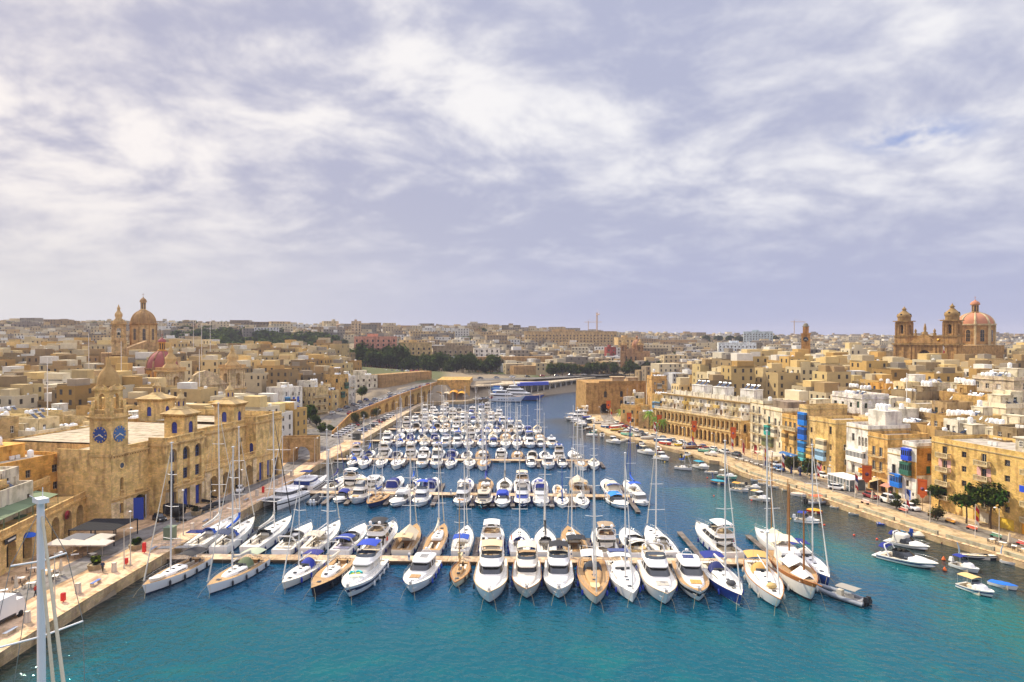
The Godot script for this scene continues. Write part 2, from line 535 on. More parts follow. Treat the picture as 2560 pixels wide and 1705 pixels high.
func make_quays()->void:
	var stone:=worn(0xd9c098,"stone",0.12)
	var lt:=edge_points(LEFT_EDGE,-60,247)
	var q:=strip("left_quay",lt,shifted(lt,-34),1.70,worn(0xdcb88e,"paving",0.12),self,2.6,stone)
	var lt2:=edge_points(LEFT_EDGE,247.5,396)
	strip("marina_walk",lt2,shifted(lt2,-24),1.65,worn(0xe2c8a4,"paving",0.12),self,2.4,stone)
	var hd:=edge_points(LEFT_EDGE,402,519)
	strip("basin_quay",hd,hd.map(func(p):return Vector2(p.x+4,p.y-62)),1.6,worn(0xc9b493,"paving",0.1),self,2.4,stone)
	strip("restaurant_deck",[Vector2(-51,-396.2),Vector2(-28,-402.2)],[Vector2(-56,-432),Vector2(-24,-440)],1.62,worn(0xcbb08a,"paving",0.12),self,2.4,stone)
	var cope:=Shape.new()
	cope.box(V(-0.62,0,-0.70),V(0.05,0.12,0.70))
	var cm:=cope.mesh()
	var cols:=[worn(0xe6c596,"plaster",0.4),worn(0xd8b688,"plaster",0.4),worn(0xecd0a6,"plaster",0.4)]
	for i in 78:
		var d:=74.0+i*1.43
		var x:=along(LEFT_EDGE,d)
		var t:=atan2(along(LEFT_EDGE,d+0.7)-along(LEFT_EDGE,d-0.7),-1.4)
		var o:=obj("coping_stone",cm,cols[(i*7+i/3)%3],q,V(x,1.71,-d),PI+t)
		o.position.y+=0.01*((i*5)%3)
	var pr:=edge_points(LEFT_EDGE,-60,240)
	strip("promenade",shifted(pr,-0.75),shifted(pr,-7.2),1.712,worn(0xf0cda6,"paving",0.2))
	strip("road",[Vector2(-70.2,60),Vector2(-70.2,-100),Vector2(-68.6,-133),Vector2(-65.4,-152),Vector2(-62.3,-190),Vector2(-63.0,-215),Vector2(-60.8,-247)],[Vector2(-75.0,60),Vector2(-75.0,-100),Vector2(-73.8,-133),Vector2(-69.4,-152),Vector2(-66.2,-190),Vector2(-69,-215),Vector2(-76,-247)],1.722,worn(0x8f8982,"paving",0.1))
	strip("road",[Vector2(-60.8,-247.2),Vector2(-66,-262),Vector2(-69.5,-300)],[Vector2(-76,-247.2),Vector2(-88,-268),Vector2(-84,-300)],1.728,worn(0x979088,"paving",0.1))
	var rt:=edge_points(RIGHT_EDGE,-60,348)
	var qr:=strip("right_quay",rt,shifted(rt,34),1.10,worn(0xd6ba8e,"paving",0.12),self,2.2,stone)
	for i in 92:
		var d:=108.0+i*1.46
		if d>210:break
		var t:=atan2(along(RIGHT_EDGE,d+0.7)-along(RIGHT_EDGE,d-0.7),-1.4)
		obj("coping_stone",cm,cols[(i*5+i/4)%3],qr,V(along(RIGHT_EDGE,d),1.11,-d),t)
	var r0:=edge_points(RIGHT_EDGE,-60,213)
	var r1:=edge_points(RIGHT_EDGE,213,335)
	strip("road",shifted(r0,8.4),shifted(r0,14.0),1.122,worn(0x958c80,"paving",0.1))
	strip("road",shifted(r1,9.0),shifted(r1,14.6),1.126,worn(0x9b9286,"paving",0.1))
	strip("pavement",shifted(r0,14.0),shifted(r0,20.5),1.24,worn(0xdcc29a,"paving",0.2),self,0.2,stone)
	for k in 9:
		var d0:=113.0+k*10.2
		var a:=V(along(RIGHT_EDGE,d0)+1.5,1.1,-d0); var b:=V(along(RIGHT_EDGE,d0+8.6)+1.5,1.1,-d0-8.6)
		var w:=Shape.new()
		w.box(V(-0.13,0,-a.distance_to(b)),V(0.13,0.62,0))
		w.box(V(-0.2,0,-0.3),V(0.2,0.78,0))
		var o:=obj("parapet_wall",w,worn(0xb2b09a,"plaster",0.3),self,a,atan2(-(b.x-a.x),-(b.z-a.z)))
		tag(o,"low grey-green parapet beside the right quay, %s section from the near end"%["first","second","third","fourth","fifth","sixth","seventh","eighth","ninth"][k],"wall","parapet sections on the right quay")
func box_between(s:Shape,a:Vector3,b:Vector3,w:float,h:float)->void:
	var u:=(b-a)
	var f:=V(u.x,0,u.z).normalized()
	var r:=V(-f.z,0,f.x)*w/2
	var up:=V(0,h,0)
	var q:=[a+r,b+r,b-r,a-r]
	s.quad(q[1],q[0],q[0]+up,q[1]+up)
	s.quad(q[3],q[2],q[2]+up,q[3]+up)
	s.quad(q[0],q[3],q[3]+up,q[0]+up)
	s.quad(q[2],q[1],q[1]+up,q[2]+up)
	s.quad(q[0]+up,q[3]+up,q[2]+up,q[1]+up)
func facade(s:Shape,t:Transform3D,l:float,h:float,holes:Array,deep:=0.3)->void:
	var w:=Shape.new()
	var xs:=[0.0,l]
	for o in holes:
		xs.append(o[0]); xs.append(o[1])
	xs.sort()
	for i in xs.size()-1:
		var a:float=xs[i]; var b:float=xs[i+1]
		if b-a<0.001:continue
		var cut:=[]
		for o in holes:
			if o[0]<b-0.0005 and o[1]>a+0.0005:cut.append([o[2],o[3]])
		cut.sort()
		var y:=0.0
		for e in cut:
			if e[0]>y+0.001:w.quad(V(a,y,0),V(b,y,0),V(b,e[0],0),V(a,e[0],0))
			y=maxf(y,e[1])
		if y<h-0.001:w.quad(V(a,y,0),V(b,y,0),V(b,h,0),V(a,h,0))
	for o in holes:
		var x0:float=o[0]; var x1:float=o[1]; var y0:float=o[2]; var y1:float=o[3]
		var d:=V(0,0,-deep)
		var top:=y1
		if o.size()>4 and o[4]:
			var r:=(x1-x0)/2
			top=y1-r
			var prev:=V(x0,top,0)
			for k in range(1,9):
				var a:=PI-PI*k/8.0
				var q:=V((x0+x1)/2+cos(a)*r,top+sin(a)*r,0)
				w.quad(prev,q,V(q.x,y1,0),V(prev.x,y1,0))
				w.quad(q,prev,prev+d,q+d)
				prev=q
		else:
			w.quad(V(x1,y1,0),V(x0,y1,0),V(x0,y1,0)+d,V(x1,y1,0)+d)
		w.quad(V(x0,y0,0),V(x0,top,0),V(x0,top,0)+d,V(x0,y0,0)+d)
		w.quad(V(x1,top,0),V(x1,y0,0),V(x1,y0,0)+d,V(x1,top,0)+d)
		if y0>0.01:w.quad(V(x0,y0,0),V(x0,y0,0)+d,V(x1,y0,0)+d,V(x1,y0,0))
	s.add(w,t)
func arch_pts(w:float,h:float,arched:bool,k:=8)->PackedVector2Array:
	var a:=PackedVector2Array([Vector2(-w/2,0),Vector2(w/2,0)])
	if arched:
		for i in k+1:
			var t:=PI*i/k
			a.append(Vector2(cos(t)*w/2,h-w/2+sin(t)*w/2))
	else:
		a.append(Vector2(w/2,h)); a.append(Vector2(-w/2,h))
	return a
func frame_mesh(w:float,h:float,arched:=false,bars:=1,rows:=1)->Mesh:
	var key:="frame %.2f %.2f %s %d %d"%[w,h,arched,bars,rows]
	if not meshes.has(key):
		var s:=Shape.new()
		var f:=minf(0.09,w*0.1)
		s.box(V(-w/2,0,0),V(w/2,f,0.08))
		s.box(V(-w/2,f,0),V(-w/2+f,h-(w/2 if arched else 0.0),0.08))
		s.box(V(w/2-f,f,0),V(w/2,h-(w/2 if arched else 0.0),0.08))
		if arched:
			var o:=arch_pts(w,h,true)
			for i in range(2,o.size()-1):
				var a:=o[i]; var b:=o[i+1]
				var m:=Vector2(0,h-w/2)
				var c:=m+(a-m)*(1-2*f/w); var d:=m+(b-m)*(1-2*f/w)
				s.quad(V(c.x,c.y,0.08),V(a.x,a.y,0.08),V(b.x,b.y,0.08),V(d.x,d.y,0.08))
		else:
			s.box(V(-w/2+f,h-f,0),V(w/2-f,h,0.08))
		for i in bars:
			var x:=-w/2+w*(i+1)/(bars+1)
			s.box(V(x-f*0.4,f,0),V(x+f*0.4,h-f,0.065))
		for j in rows:
			var y:=h*(j+1)/(rows+1)
			s.box(V(-w/2+f,y-f*0.35,0),V(w/2-f,y+f*0.35,0.06))
		meshes[key]=s.mesh()
	return meshes[key]
func pane_mesh(w:float,h:float,arched:=false)->Mesh:
	var key:="pane %.2f %.2f %s"%[w,h,arched]
	if not meshes.has(key):
		var s:=Shape.new()
		s.poly(arch_pts(w-0.02,h-0.01,arched),Transform3D(Basis(),V(0,0,0.02)),0.03)
		meshes[key]=s.mesh()
	return meshes[key]
func window(parent:Node3D,t:Transform3D,w:float,h:float,col:=0x6b5a48,arched:=false,pane:=0x1f2228,bars:=1,rows:=1)->void:
	var o:=obj("window",frame_mesh(w,h,arched,bars,rows),mat(col,0.6),parent)
	o.transform=t
	obj("pane",pane_mesh(w,h,arched),glass(pane),o)
func small_window(parent:Node3D,t:Transform3D,w:float,h:float,col:int,pane:=0x20242a,shut:=false)->void:
	var key:="small %.2f %.2f %x %x %s"%[w,h,col,pane,shut]
	if not meshes.has(key):
		var m:ArrayMesh=(frame_mesh(w,h,false,1,1) as ArrayMesh).duplicate()
		m.surface_set_material(0,mat(col,0.7))
		m.add_surface_from_arrays(Mesh.PRIMITIVE_TRIANGLES,(pane_mesh(w,h) as ArrayMesh).surface_get_arrays(0))
		m.surface_set_material(1,mat(col,0.7) if shut else glass(pane))
		meshes[key]=m
	var o:=obj("window",meshes[key],null,parent)
	o.transform=t
func door(parent:Node3D,t:Transform3D,w:float,h:float,col:int,arched:=false)->void:
	var key:="door %.2f %.2f %s"%[w,h,arched]
	if not meshes.has(key):
		var s:=Shape.new()
		s.poly(arch_pts(w,h,arched),Transform3D(Basis(),V(0,0,0.04)),0.08)
		for x in [-0.25,0.25]:
			for y in [0.12,0.52]:
				s.box(V(x*w-w*0.18,y*h,0.08),V(x*w+w*0.18,y*h+h*0.3,0.12))
		meshes[key]=s.mesh()
	obj("door",meshes[key],mat(col,0.55),parent).transform=t
func turned(x:float,y:float,z:float,yaw:=0.0)->Transform3D:
	return Transform3D(Basis(Vector3.UP,yaw),V(x,y,z))
func parapet(s:Shape,x0:float,x1:float,z0:float,z1:float,y:float,h:float,th:=0.28)->void:
	s.box(V(x0,y,z1-th),V(x1,y+h,z1)); s.box(V(x0,y,z0),V(x1,y+h,z0+th))
	s.box(V(x0,y,z0+th),V(x0+th,y+h,z1-th)); s.box(V(x1-th,y,z0+th),V(x1,y+h,z1-th))
func balusters(parent:Node3D,a:Vector3,b:Vector3,h:float,m:Material,called:="balustrade",gap:=0.32,solid_ends:=true)->void:
	var s:=Shape.new()
	var l:=a.distance_to(b)
	s.box(V(0,0,-0.12),V(l,0.14,0.12)); s.box(V(0,h-0.16,-0.14),V(l,h,0.14))
	var n:=maxi(int(l/gap),1)
	for i in n:
		var x:=(i+0.5)*l/n
		s.box(V(x-0.06,0.14,-0.06),V(x+0.06,h-0.16,0.06),false)
	if solid_ends:
		s.box(V(-0.15,0,-0.17),V(0.15,h+0.06,0.17)); s.box(V(l-0.15,0,-0.17),V(l+0.15,h+0.06,0.17))
	var o:=obj(called,s,m,parent,a)
	o.rotation.y=atan2(-(b.z-a.z),b.x-a.x)
func gallery(parent:Node3D,x:float,y:float,z:float,w:float,h:float,col:int,pane:=0x2a3036,deep:=0.95)->void:
	var s:=Shape.new()
	s.box(V(-w/2,0,0),V(w/2,h*0.42,deep))
	s.box(V(-w/2,h*0.86,0),V(w/2,h,deep))
	s.box(V(-w/2-0.08,h,-0.0),V(w/2+0.08,h+0.1,deep+0.08))
	var n:=maxi(int(w/0.5),2)
	for i in n+1:
		var px:=-w/2+w*i/n
		s.box(V(clampf(px-0.06,-w/2,w),h*0.42,deep-0.09),V(clampf(px+0.06,-w,w/2),h*0.86,deep))
	for sx in [-1,1]:
		s.box(V(sx*w/2-(0.08 if sx>0 else 0.0),h*0.42,deep*0.45),V(sx*w/2+(0.0 if sx>0 else 0.08),h*0.86,deep*0.55))
	for i in n:
		var px:=-w/2+w*(i+0.5)/n
		s.box(V(px-w/n*0.32,h*0.08,deep),V(px+w/n*0.32,h*0.34,deep+0.04))
	var o:=obj("enclosed_balcony",s,mat(col,0.55),parent,V(x,y,z))
	var g:=Shape.new()
	g.box(V(-w/2+0.05,h*0.42,0),V(w/2-0.05,h*0.86,deep-0.06))
	obj("pane",g,glass(pane),o)
	var c:=Shape.new()
	for i in 3:
		var px:=-w*0.4+w*0.4*i
		c.box(V(px-0.12,-0.35,0),V(px+0.12,0,0.75))
	obj("corbel",c,worn(0xd8bb84,"plaster",0.3),o)
func open_balcony(parent:Node3D,x:float,y:float,z:float,w:float,stone:bool,col:int,deep:=1.0)->void:
	var s:=Shape.new()
	s.box(V(-w/2,-0.15,0),V(w/2,0.05,deep))
	var o:=obj("balcony",s,worn(0xdcc494,"plaster",0.3),parent,V(x,y,z))
	var r:=Shape.new()
	if stone:
		r.box(V(-w/2,0.85,deep-0.2),V(w/2,1.0,deep)); r.box(V(-w/2,0.05,deep-0.2),V(w/2,0.15,deep))
		for sx in [-1,1]:
			r.box(V(sx*(w/2-0.1)-0.1,0.05,deep-0.21),V(sx*(w/2-0.1)+0.1,1.02,deep+0.01))
			r.box(V(sx*(w/2-0.1)-0.09,0.85,0),V(sx*(w/2-0.1)+0.09,1.0,deep-0.2))
			for k in 3:r.box(V(sx*(w/2-0.1)-0.05,0.05,deep*(0.15+0.25*k)),V(sx*(w/2-0.1)+0.05,0.85,deep*(0.15+0.25*k)+0.1))
		for i in int(w/0.27):
			var px:=-w/2+0.3+i*0.27
			if px<w/2-0.3:r.box(V(px-0.05,0.15,deep-0.16),V(px+0.05,0.85,deep-0.05))
	else:
		for yy in [0.5,1.0]:
			r.tube([V(-w/2,yy,0),V(-w/2,yy,deep),V(w/2,yy,deep),V(w/2,yy,0)],0.025,-1,4)
		for i in int(w/0.16)+1:
			var px:=-w/2+i*0.16
			r.tube([V(px,0.05,deep),V(px,1.0,deep)],0.014,-1,3,false)
	obj("railing",r,worn(0xe2cfa4,"plaster",0.3) if stone else mat(col,0.5,0.3),o)
func cornice(parent:Node3D,x0:float,x1:float,z0:float,z1:float,y:float,m:Material,out:=0.35,h:=0.4,called:="cornice")->void:
	var s:=Shape.new()
	for k in 2:
		var o:=out*(0.55 if k==0 else 1.0)
		var a:=y+h*0.5*k; var b:=a+h*0.5
		s.box(V(x0-o,a,z1+0.002),V(x1+o,b,z1+o)); s.box(V(x0-o,a,z0-o),V(x1+o,b,z0-0.002))
		s.box(V(x0-o,a,z0-0.002),V(x0-0.002,b,z1+0.002)); s.box(V(x1+0.002,a,z0-0.002),V(x1+o,b,z1+0.002))
	obj(called,s,m,parent)
func roof_thing(parent:Node3D,kind:int,x:float,y:float,z:float)->void:
	match kind:
		0,1:
			var s:=Shape.new()
			for i in (1 if kind==0 else 3):
				s.lathe([Vector2(0.55,0),Vector2(0.6,0.5),Vector2(0.55,1.15),Vector2(0.2,1.3),Vector2(0,1.3)],V(i*1.35,0.3,0),10)
				s.box(V(i*1.35-0.45,0,-0.45),V(i*1.35+0.45,0.3,0.45))
			obj("water_tank",s,mat(0xeeeeea,0.5),parent,V(x,y,z))
		2:
			var s:=Shape.new()
			s.lathe([Vector2(0.0,0),Vector2(0.3,0.04),Vector2(0.5,0.14),Vector2(0.62,0.3)],Vector3.ZERO,10)
			var o:=obj("satellite_dish",s,mat(0xd8d8d6,0.5),parent,V(x,y+1.2,z))
			o.rotation=V(1.0,-0.6,0)
			var q:=Shape.new(); q.tube([V(0,-1.2,0),V(0,0,0)],0.04,-1,4)
			obj("pole",q,mat(0x8c8c8c,0.5,0.6),parent,V(x,y+1.2,z))
		3:
			var s:=Shape.new()
			for i in 2:
				var a:=V(i*2.1,0.2,1.0)
				s.quad(a,a+V(1.0,0,0),a+V(1.0,1.1,-1.6),a+V(0,1.1,-1.6))
				s.quad(a+V(0,-0.06,0),a+V(0,1.04,-1.6),a+V(1.0,1.04,-1.6),a+V(1.0,-0.06,0))
			var o:=obj("solar_panel",s,glass(0x26324a),parent,V(x,y,z))
			for i in 2:
				var q:=Shape.new(); q.tube([V(i*2.1-0.1,1.45,-0.8),V(i*2.1+1.1,1.45,-0.8)],0.28,-1,8)
				obj("cylinder_tank",q,mat(0xc8ccd0,0.3,0.6),o)
		4:
			var s:=Shape.new()
			s.tube([V(0,0,0),V(0,4.2,0)],0.035,0.025,4)
			for k in 4:s.tube([V(-0.5+k*0.05,3.2+k*0.3,0),V(0.5-k*0.05,3.2+k*0.3,0)],0.018,-1,3)
			obj("aerial",s,mat(0xb0b0b0,0.4,0.6),parent,V(x,y,z))
		5:
			var s:=Shape.new()
			for i in 2:
				s.box(V(i*1.2,0.15,0),V(i*1.2+0.9,0.8,0.35)); s.box(V(i*1.2+0.1,0,0.05),V(i*1.2+0.8,0.15,0.3))
			obj("air_conditioner",s,mat(0xdcdcd8,0.5),parent,V(x,y,z))
const STONE:=[0xecce90,0xe2bc78,0xecdab0,0xb89c72,0xf0d8a4,0xd2b988,0xc4a066,0xf2e6c8,0xf4f0e6,0xd8c8a6,0xeed69c,0xa08c6c]
const STONE_NAMES:=["honey","golden","cream","tan","buff","sand","ochre","ivory","white","beige","straw","brown"]
const FRAMES:=[0x5a4634,0xe4e0d4,0x6e5a44,0x3f5a48,0x8a8478,0x2d5f9a]
func house(o:Node3D,w:float,dp:float,h:float,col:int,r:RandomNumberGenerator,below:=6.0,sides:=[true,true],roof_room:=true)->String:
	var m:=worn(col,"stone" if r.randf()<0.6 else "plaster",0.11)
	var s:=Shape.new()
	var fh:=r.randf_range(3.2,3.7)
	var floors:=maxi(int(h/fh),1)
	var frame:int=FRAMES[r.randi_range(0,5)]
	var wins:=[]
	var faces:=[[turned(-w/2,-below,dp/2),w,true],[turned(-w/2,-below,-dp/2,-PI/2),dp,sides[0]],[turned(w/2,-below,dp/2,PI/2),dp,sides[1]],[turned(w/2,-below,-dp/2,PI),w,false]]
	for f in faces:
		var holes:=[]
		if f[2]:
			var l:float=f[1]
			var n:=maxi(int(l/2.9),1)
			for i in n:
				for k in range(-int(below/fh) if below<3 else -1,floors):
					if r.randf()<(0.10 if f==faces[0] else 0.30):continue
					var ww:float=[0.9,1.0,1.1,1.3][r.randi_range(0,3)]
					var hh:float=[1.3,1.5,1.9][r.randi_range(0,2)]
					var x:=l*(i+0.5)/n-ww/2+r.randf_range(-0.3,0.3)
					var y:=below+h-3.0-(floors-1-k)*fh
					if y+hh>h+below-0.5 or y<0.3:continue
					holes.append([x,x+ww,y,y+hh])
					wins.append([f[0]*turned(x+ww/2,y,-0.24),ww,hh,r.randf()<0.2])
		facade(s,f[0],f[1],h+below,holes,0.25)
	var ph:=r.randf_range(0.7,1.2)
	parapet(s,-w/2,w/2,-dp/2,dp/2,h,ph)
	obj("wall",s,m,o)
	for e in wins:small_window(o,e[0],e[1],e[2],frame,0x1f2329,e[3])
	var rf:=Shape.new()
	rf.quad(V(-w/2+0.28,h+0.02,dp/2-0.28),V(w/2-0.28,h+0.02,dp/2-0.28),V(w/2-0.28,h+0.02,-dp/2+0.28),V(-w/2+0.28,h+0.02,-dp/2+0.28))
	obj("roof",rf,worn([0xe8e0d0,0xd2c4ac,0xc2b49c,0xb9b2a6,0xefeae0][r.randi_range(0,4)],"paving",0.15),o)
	var feat:=""
	if r.randf()<0.3:
		cornice(o,-w/2,w/2,-dp/2,dp/2,h-0.5,m,0.25,0.3)
		feat="roof ledge"
	if roof_room and r.randf()<0.7:
		var q:=Shape.new()
		var rw:=r.randf_range(2.4,w*0.55); var rd:=r.randf_range(2.4,dp*0.5); var rh:=r.randf_range(2.3,3.1)
		var x:=r.randf_range(-w/2+rw/2+0.4,w/2-rw/2-0.4); var z:=r.randf_range(-dp/2+rd/2+0.4,0.3)
		facade(q,turned(x-rw/2,h,z+rd/2),rw,rh,[[rw*0.3,rw*0.3+0.9,0.05,2.0]],0.2)
		q.box(V(x-rw/2,h,z-rd/2),V(x+rw/2,h+rh,z+rd/2-0.22))
		q.box(V(x-rw/2-0.12,h+rh,z-rd/2-0.12),V(x+rw/2+0.12,h+rh+0.16,z+rd/2+0.12))
		obj("roof_room",q,worn([col,0xf0ece2,0xe4d8bc][r.randi_range(0,2)],"plaster",0.11),o)
		if r.randf()<0.5:roof_thing(o,r.randi_range(0,1),x-0.6,h+rh+0.16,z)
		feat="a roof room" if feat=="" else feat
	if roof_room and r.randf()<0.5:
		var q:=Shape.new()
		var uw:=w*r.randf_range(0.4,0.65); var sg:=-1.0 if r.randf()<0.5 else 1.0; var uh:=r.randf_range(2.8,3.4)
		var ux:=sg*(w-uw)/2*0.94
		facade(q,turned(ux-uw/2,h,dp*0.2),uw,uh,[[uw*0.2,uw*0.2+1.0,0.8,2.2],[uw*0.62,uw*0.62+0.9,0.05,2.1]],0.2)
		q.box(V(ux-uw/2,h,-dp*0.46),V(ux+uw/2,h+uh,dp*0.2-0.22)); parapet(q,ux-uw/2,ux+uw/2,-dp*0.46,dp*0.2,h+uh,0.5)
		obj("upper_storey",q,worn([col,0xece4d2,STONE[r.randi_range(0,11)]][r.randi_range(0,2)],"plaster",0.11),o)
		small_window(o,turned(ux-uw/2+uw*0.2+0.5,h+0.8,dp*0.2-0.19),1.0,1.4,frame)
		roof_thing(o,r.randi_range(0,5),ux-1.0,h+uh,-dp*0.2)
	if r.randf()<0.3 and floors>1:
		var by:=(floors-1)*fh-0.1
		if r.randf()<0.5:gallery(o,0,by,dp/2+0.004,2.2,2.6,[0xe6dcc0,0x3a6a54,0x8a5a3a,0x2f6cb4,0xb8b0a0][r.randi_range(0,4)])
		else:open_balcony(o,0,by,dp/2+0.004,2.4,r.randf()<0.5,0x4a4440)
	for k in r.randi_range(2,5):
		var kind:=r.randi_range(0,5)
		roof_thing(o,kind,r.randf_range(-w/2+0.9,w/2-3.0),h+0.02,r.randf_range(0.2,dp/2-1.4))
	return ["one-storey","two-storey","three-storey","four-storey","five-storey"][clampi(floors-1,0,4)]+" flat-roofed house"+(" with "+feat if feat else "")
func museum()->void:
	var m:=worn(0xfbd894,"stone",0.11)
	var mg:=worn(0xf8e0b4,"stone",0.09)
	var base:=thing("museum","long honey-stone waterfront museum with blue doors and a clock tower","museum",V(-73.7,1.7,-145),1.3582)
	var blue:=0x1f3f9c
	var pale:=0x2c4480
	var s:=Shape.new()
	var holes:=[]
	var niche:=func(a:float,b:float,lo:float,z:float)->void:
		var c:=(a+b)/2
		holes.append([a,b,lo,13.9,true])
		window(base,turned(c,11.0,z-0.78),b-a-0.1,2.7,pale,true,0x2a3038,2,2)
		window(base,turned(c,lo+0.45,z-0.78),b-a-0.2,9.0-lo-0.5,pale,false,0x2a3038,2,3)
		var p:=Shape.new()
		p.box(V(a,9.05,z-0.8),V(b,10.9,z-0.45)); p.box(V(a+0.2,9.4,z-0.45),V(b-0.2,10.5,z-0.36))
		var sl:=Shape.new(); sl.box(V(a,lo,z-0.8),V(b,lo+0.35,z-0.5)); obj("sill",sl,m,base)
		obj("spandrel_panel",p,m,base)
		if lo<6.6:balusters(base,V(a+0.05,lo-0.95,z+0.12),V(b-0.05,lo-0.95,z+0.12),0.95,m,"balustrade",0.3,false)
	for k in 3:
		var a:float=[1.3,5.5,9.5][k]
		niche.call(a,a+2.2,6.3,0.0)
		holes.append([a+0.1,a+2.1,0.05,4.5,false])
		door(base,turned(a+1.1,0.05,-0.75),2.0,4.4,blue)
	facade(s,turned(0,0,0),12.7,15.3,holes,0.8)
	facade(s,turned(0,0,-4.2,-PI/2),4.2,15.3,[],0.2)
	s.quad(V(12.7,7.6,0),V(12.7,7.6,-2.7),V(12.7,15.3,-2.7),V(12.7,15.3,0))
	holes=[]
	niche.call(-3.9,-1.6,6.3,-4.2)
	holes.append([-4.4,-0.6,0.02,5.0,true])
	holes.append([-7.8,-6.9,7.0,9.6,true]); window(base,turned(-7.35,7.0,-4.95),0.8,2.55,0x4a4438,true,0x20201e)
	holes.append([-8.0,-7.0,2.2,4.4,true]); window(base,turned(-7.5,2.2,-4.95),0.95,2.1,blue,true)
	facade(s,turned(-10.2,0,-4.2),10.2,14.6,holes.map(func(o):return [o[0]+10.2,o[1]+10.2,o[2],o[3],o[4]]),0.8)
	balusters(base,V(-7.9,6.1,-4.08),V(-6.8,6.1,-4.08),0.9,m,"balustrade",0.3,false)
	facade(s,turned(-10.2,0,-9.2,-PI/2),5.0,14.6,[],0.2)
	facade(s,turned(-5.7,14.6,-4.2,PI/2),5.0,9.0,[],0.2)
	facade(s,turned(-10.2,14.6,-9.2,-PI/2),5.0,7.3,[],0.2)
	s.box(V(-10.18,14.5,-9.2),V(-5.7,21.9,-4.22))
	holes=[]
	for a in [16.8,20.9,25.1]:niche.call(a,a+2.0,7.75,-2.7)
	holes.append([30.3,31.5,10.9,12.1,false]); window(base,turned(30.9,10.9,-3.4),1.15,1.15,0xb59258)
	holes.append([30.4,31.4,7.7,10.0,true]); window(base,turned(30.9,7.7,-3.4),0.95,2.25,0x5a5c66,true)
	facade(s,turned(12.7,0,-2.7),20.6,15.3,holes.map(func(o):return [o[0]-12.7,o[1]-12.7,o[2],o[3],o[4]]),0.8)
	holes=[]
	for k in 4:
		var a:=14.6+k*4.7
		holes.append([a,a+2.9,0.05,5.3,true])
		door(base,turned(a+1.45,0.05,-1.6),2.8,5.0,[0x4a4a4c,0x44403a,0x3a3c44,0x5a5248][k],true)
	facade(s,turned(12.7,0,0),20.6,7.5,holes.map(func(o):return [o[0]-12.7,o[1]-12.7,o[2],o[3],o[4]]),1.6)
	s.quad(V(12.7,7.5,0),V(33.3,7.5,0),V(33.3,7.5,-2.7),V(12.7,7.5,-2.7))
	balusters(base,V(12.9,7.5,-0.2),V(33.1,7.5,-0.2),0.95,m,"balustrade",0.6)
	holes=[]
	for k in 3:
		var a:float=[34.8,38.5,42.2][k]
		niche.call(a,a+1.9,7.6,0.0)
		holes.append([a,a+1.9,0.05,5.0,false])
		door(base,turned(a+0.95,0.05,-0.75),1.9,4.9,[0x1f3f9c,0x2a4aa0,0x3a4256][k])
	facade(s,turned(33.3,0,0),12.5,16.0,holes.map(func(o):return [o[0]-33.3,o[1]-33.3,o[2],o[3],o[4]]),0.8)
	facade(s,turned(33.3,7.5,-2.7,-PI/2),2.7,8.5,[[0.8,1.9,0.1,2.9,true]],0.3)
	door(base,turned(33.3+0.28,7.6,-1.35,-PI/2),1.1,2.8,0x1c2f86,true)
	facade(s,turned(45.8,0,0,PI/2),30,16.0,[],0.2)
	facade(s,turned(-10.2,0,-17,-PI/2),7.8,14.6,[],0.2)
	facade(s,turned(0.2,0,-40,-PI/2),23,14.6,[],0.2)
	facade(s,turned(0.2,0,-17,PI),10.4,14.6,[],0.2)
	facade(s,turned(45.8,0,-40,PI),56,15.3,[],0.2)
	obj("wall",s,m,base)
	for e in [[-10.2,-8.0,-4.17,4.9],[-7.0,-4.4,-4.17,4.9],[-0.6,0,-4.17,4.9],[0,1.25,0.03,4.9],[3.75,5.4,0.03,4.9],[7.7,9.4,0.03,4.9],[11.7,12.65,0.03,4.9],[12.7,14.6,0.16,6.6],[17.5,19.3,0.16,6.6],[22.2,24.0,0.16,6.6],[26.9,28.7,0.16,6.6],[31.6,33.3,0.16,6.6]]:
		var g:=Shape.new(); g.box(V(e[0],0,e[2]-0.02),V(e[1],e[3],e[2]+0.06)); obj("rusticated_pier",g,mg,base)
	var c:=Shape.new()
	for e in [[-10.2,0.0,-4.2,5.2],[0.0,12.7,0.0,5.2],[33.3,45.8,0.0,6.4],[12.7,33.3,0.0,6.7],[-10.2,0.0,-4.2,14.1],[0.0,12.9,0.0,14.8],[12.9,33.1,-2.7,14.8],[33.1,46.1,0.0,15.4]]:
		c.box(V(e[0],e[3],e[2]+0.004),V(e[1],e[3]+0.22,e[2]+0.22)); c.box(V(e[0],e[3]+0.22,e[2]+0.004),V(e[1],e[3]+0.42,e[2]+0.42))
		if e[3]>10:
			var n:=int((e[1]-e[0])/0.7)
			for i in n:c.box(V(e[0]+0.1+i*0.7,e[3]-0.25,e[2]+0.004),V(e[0]+0.4+i*0.7,e[3],e[2]+0.2))
	for e in [[-4.2,0.0,-0.2,14.8],[-2.7,0.0,33.1,15.4],[-9.2,-4.2,-10.4,14.1]]:
		c.box(V(e[2],e[3],e[0]),V(e[2]+0.18,e[3]+0.42,e[1]))
	obj("cornice",c,worn(0xe4c084,"plaster",0.2),base)
	var p:=Shape.new()
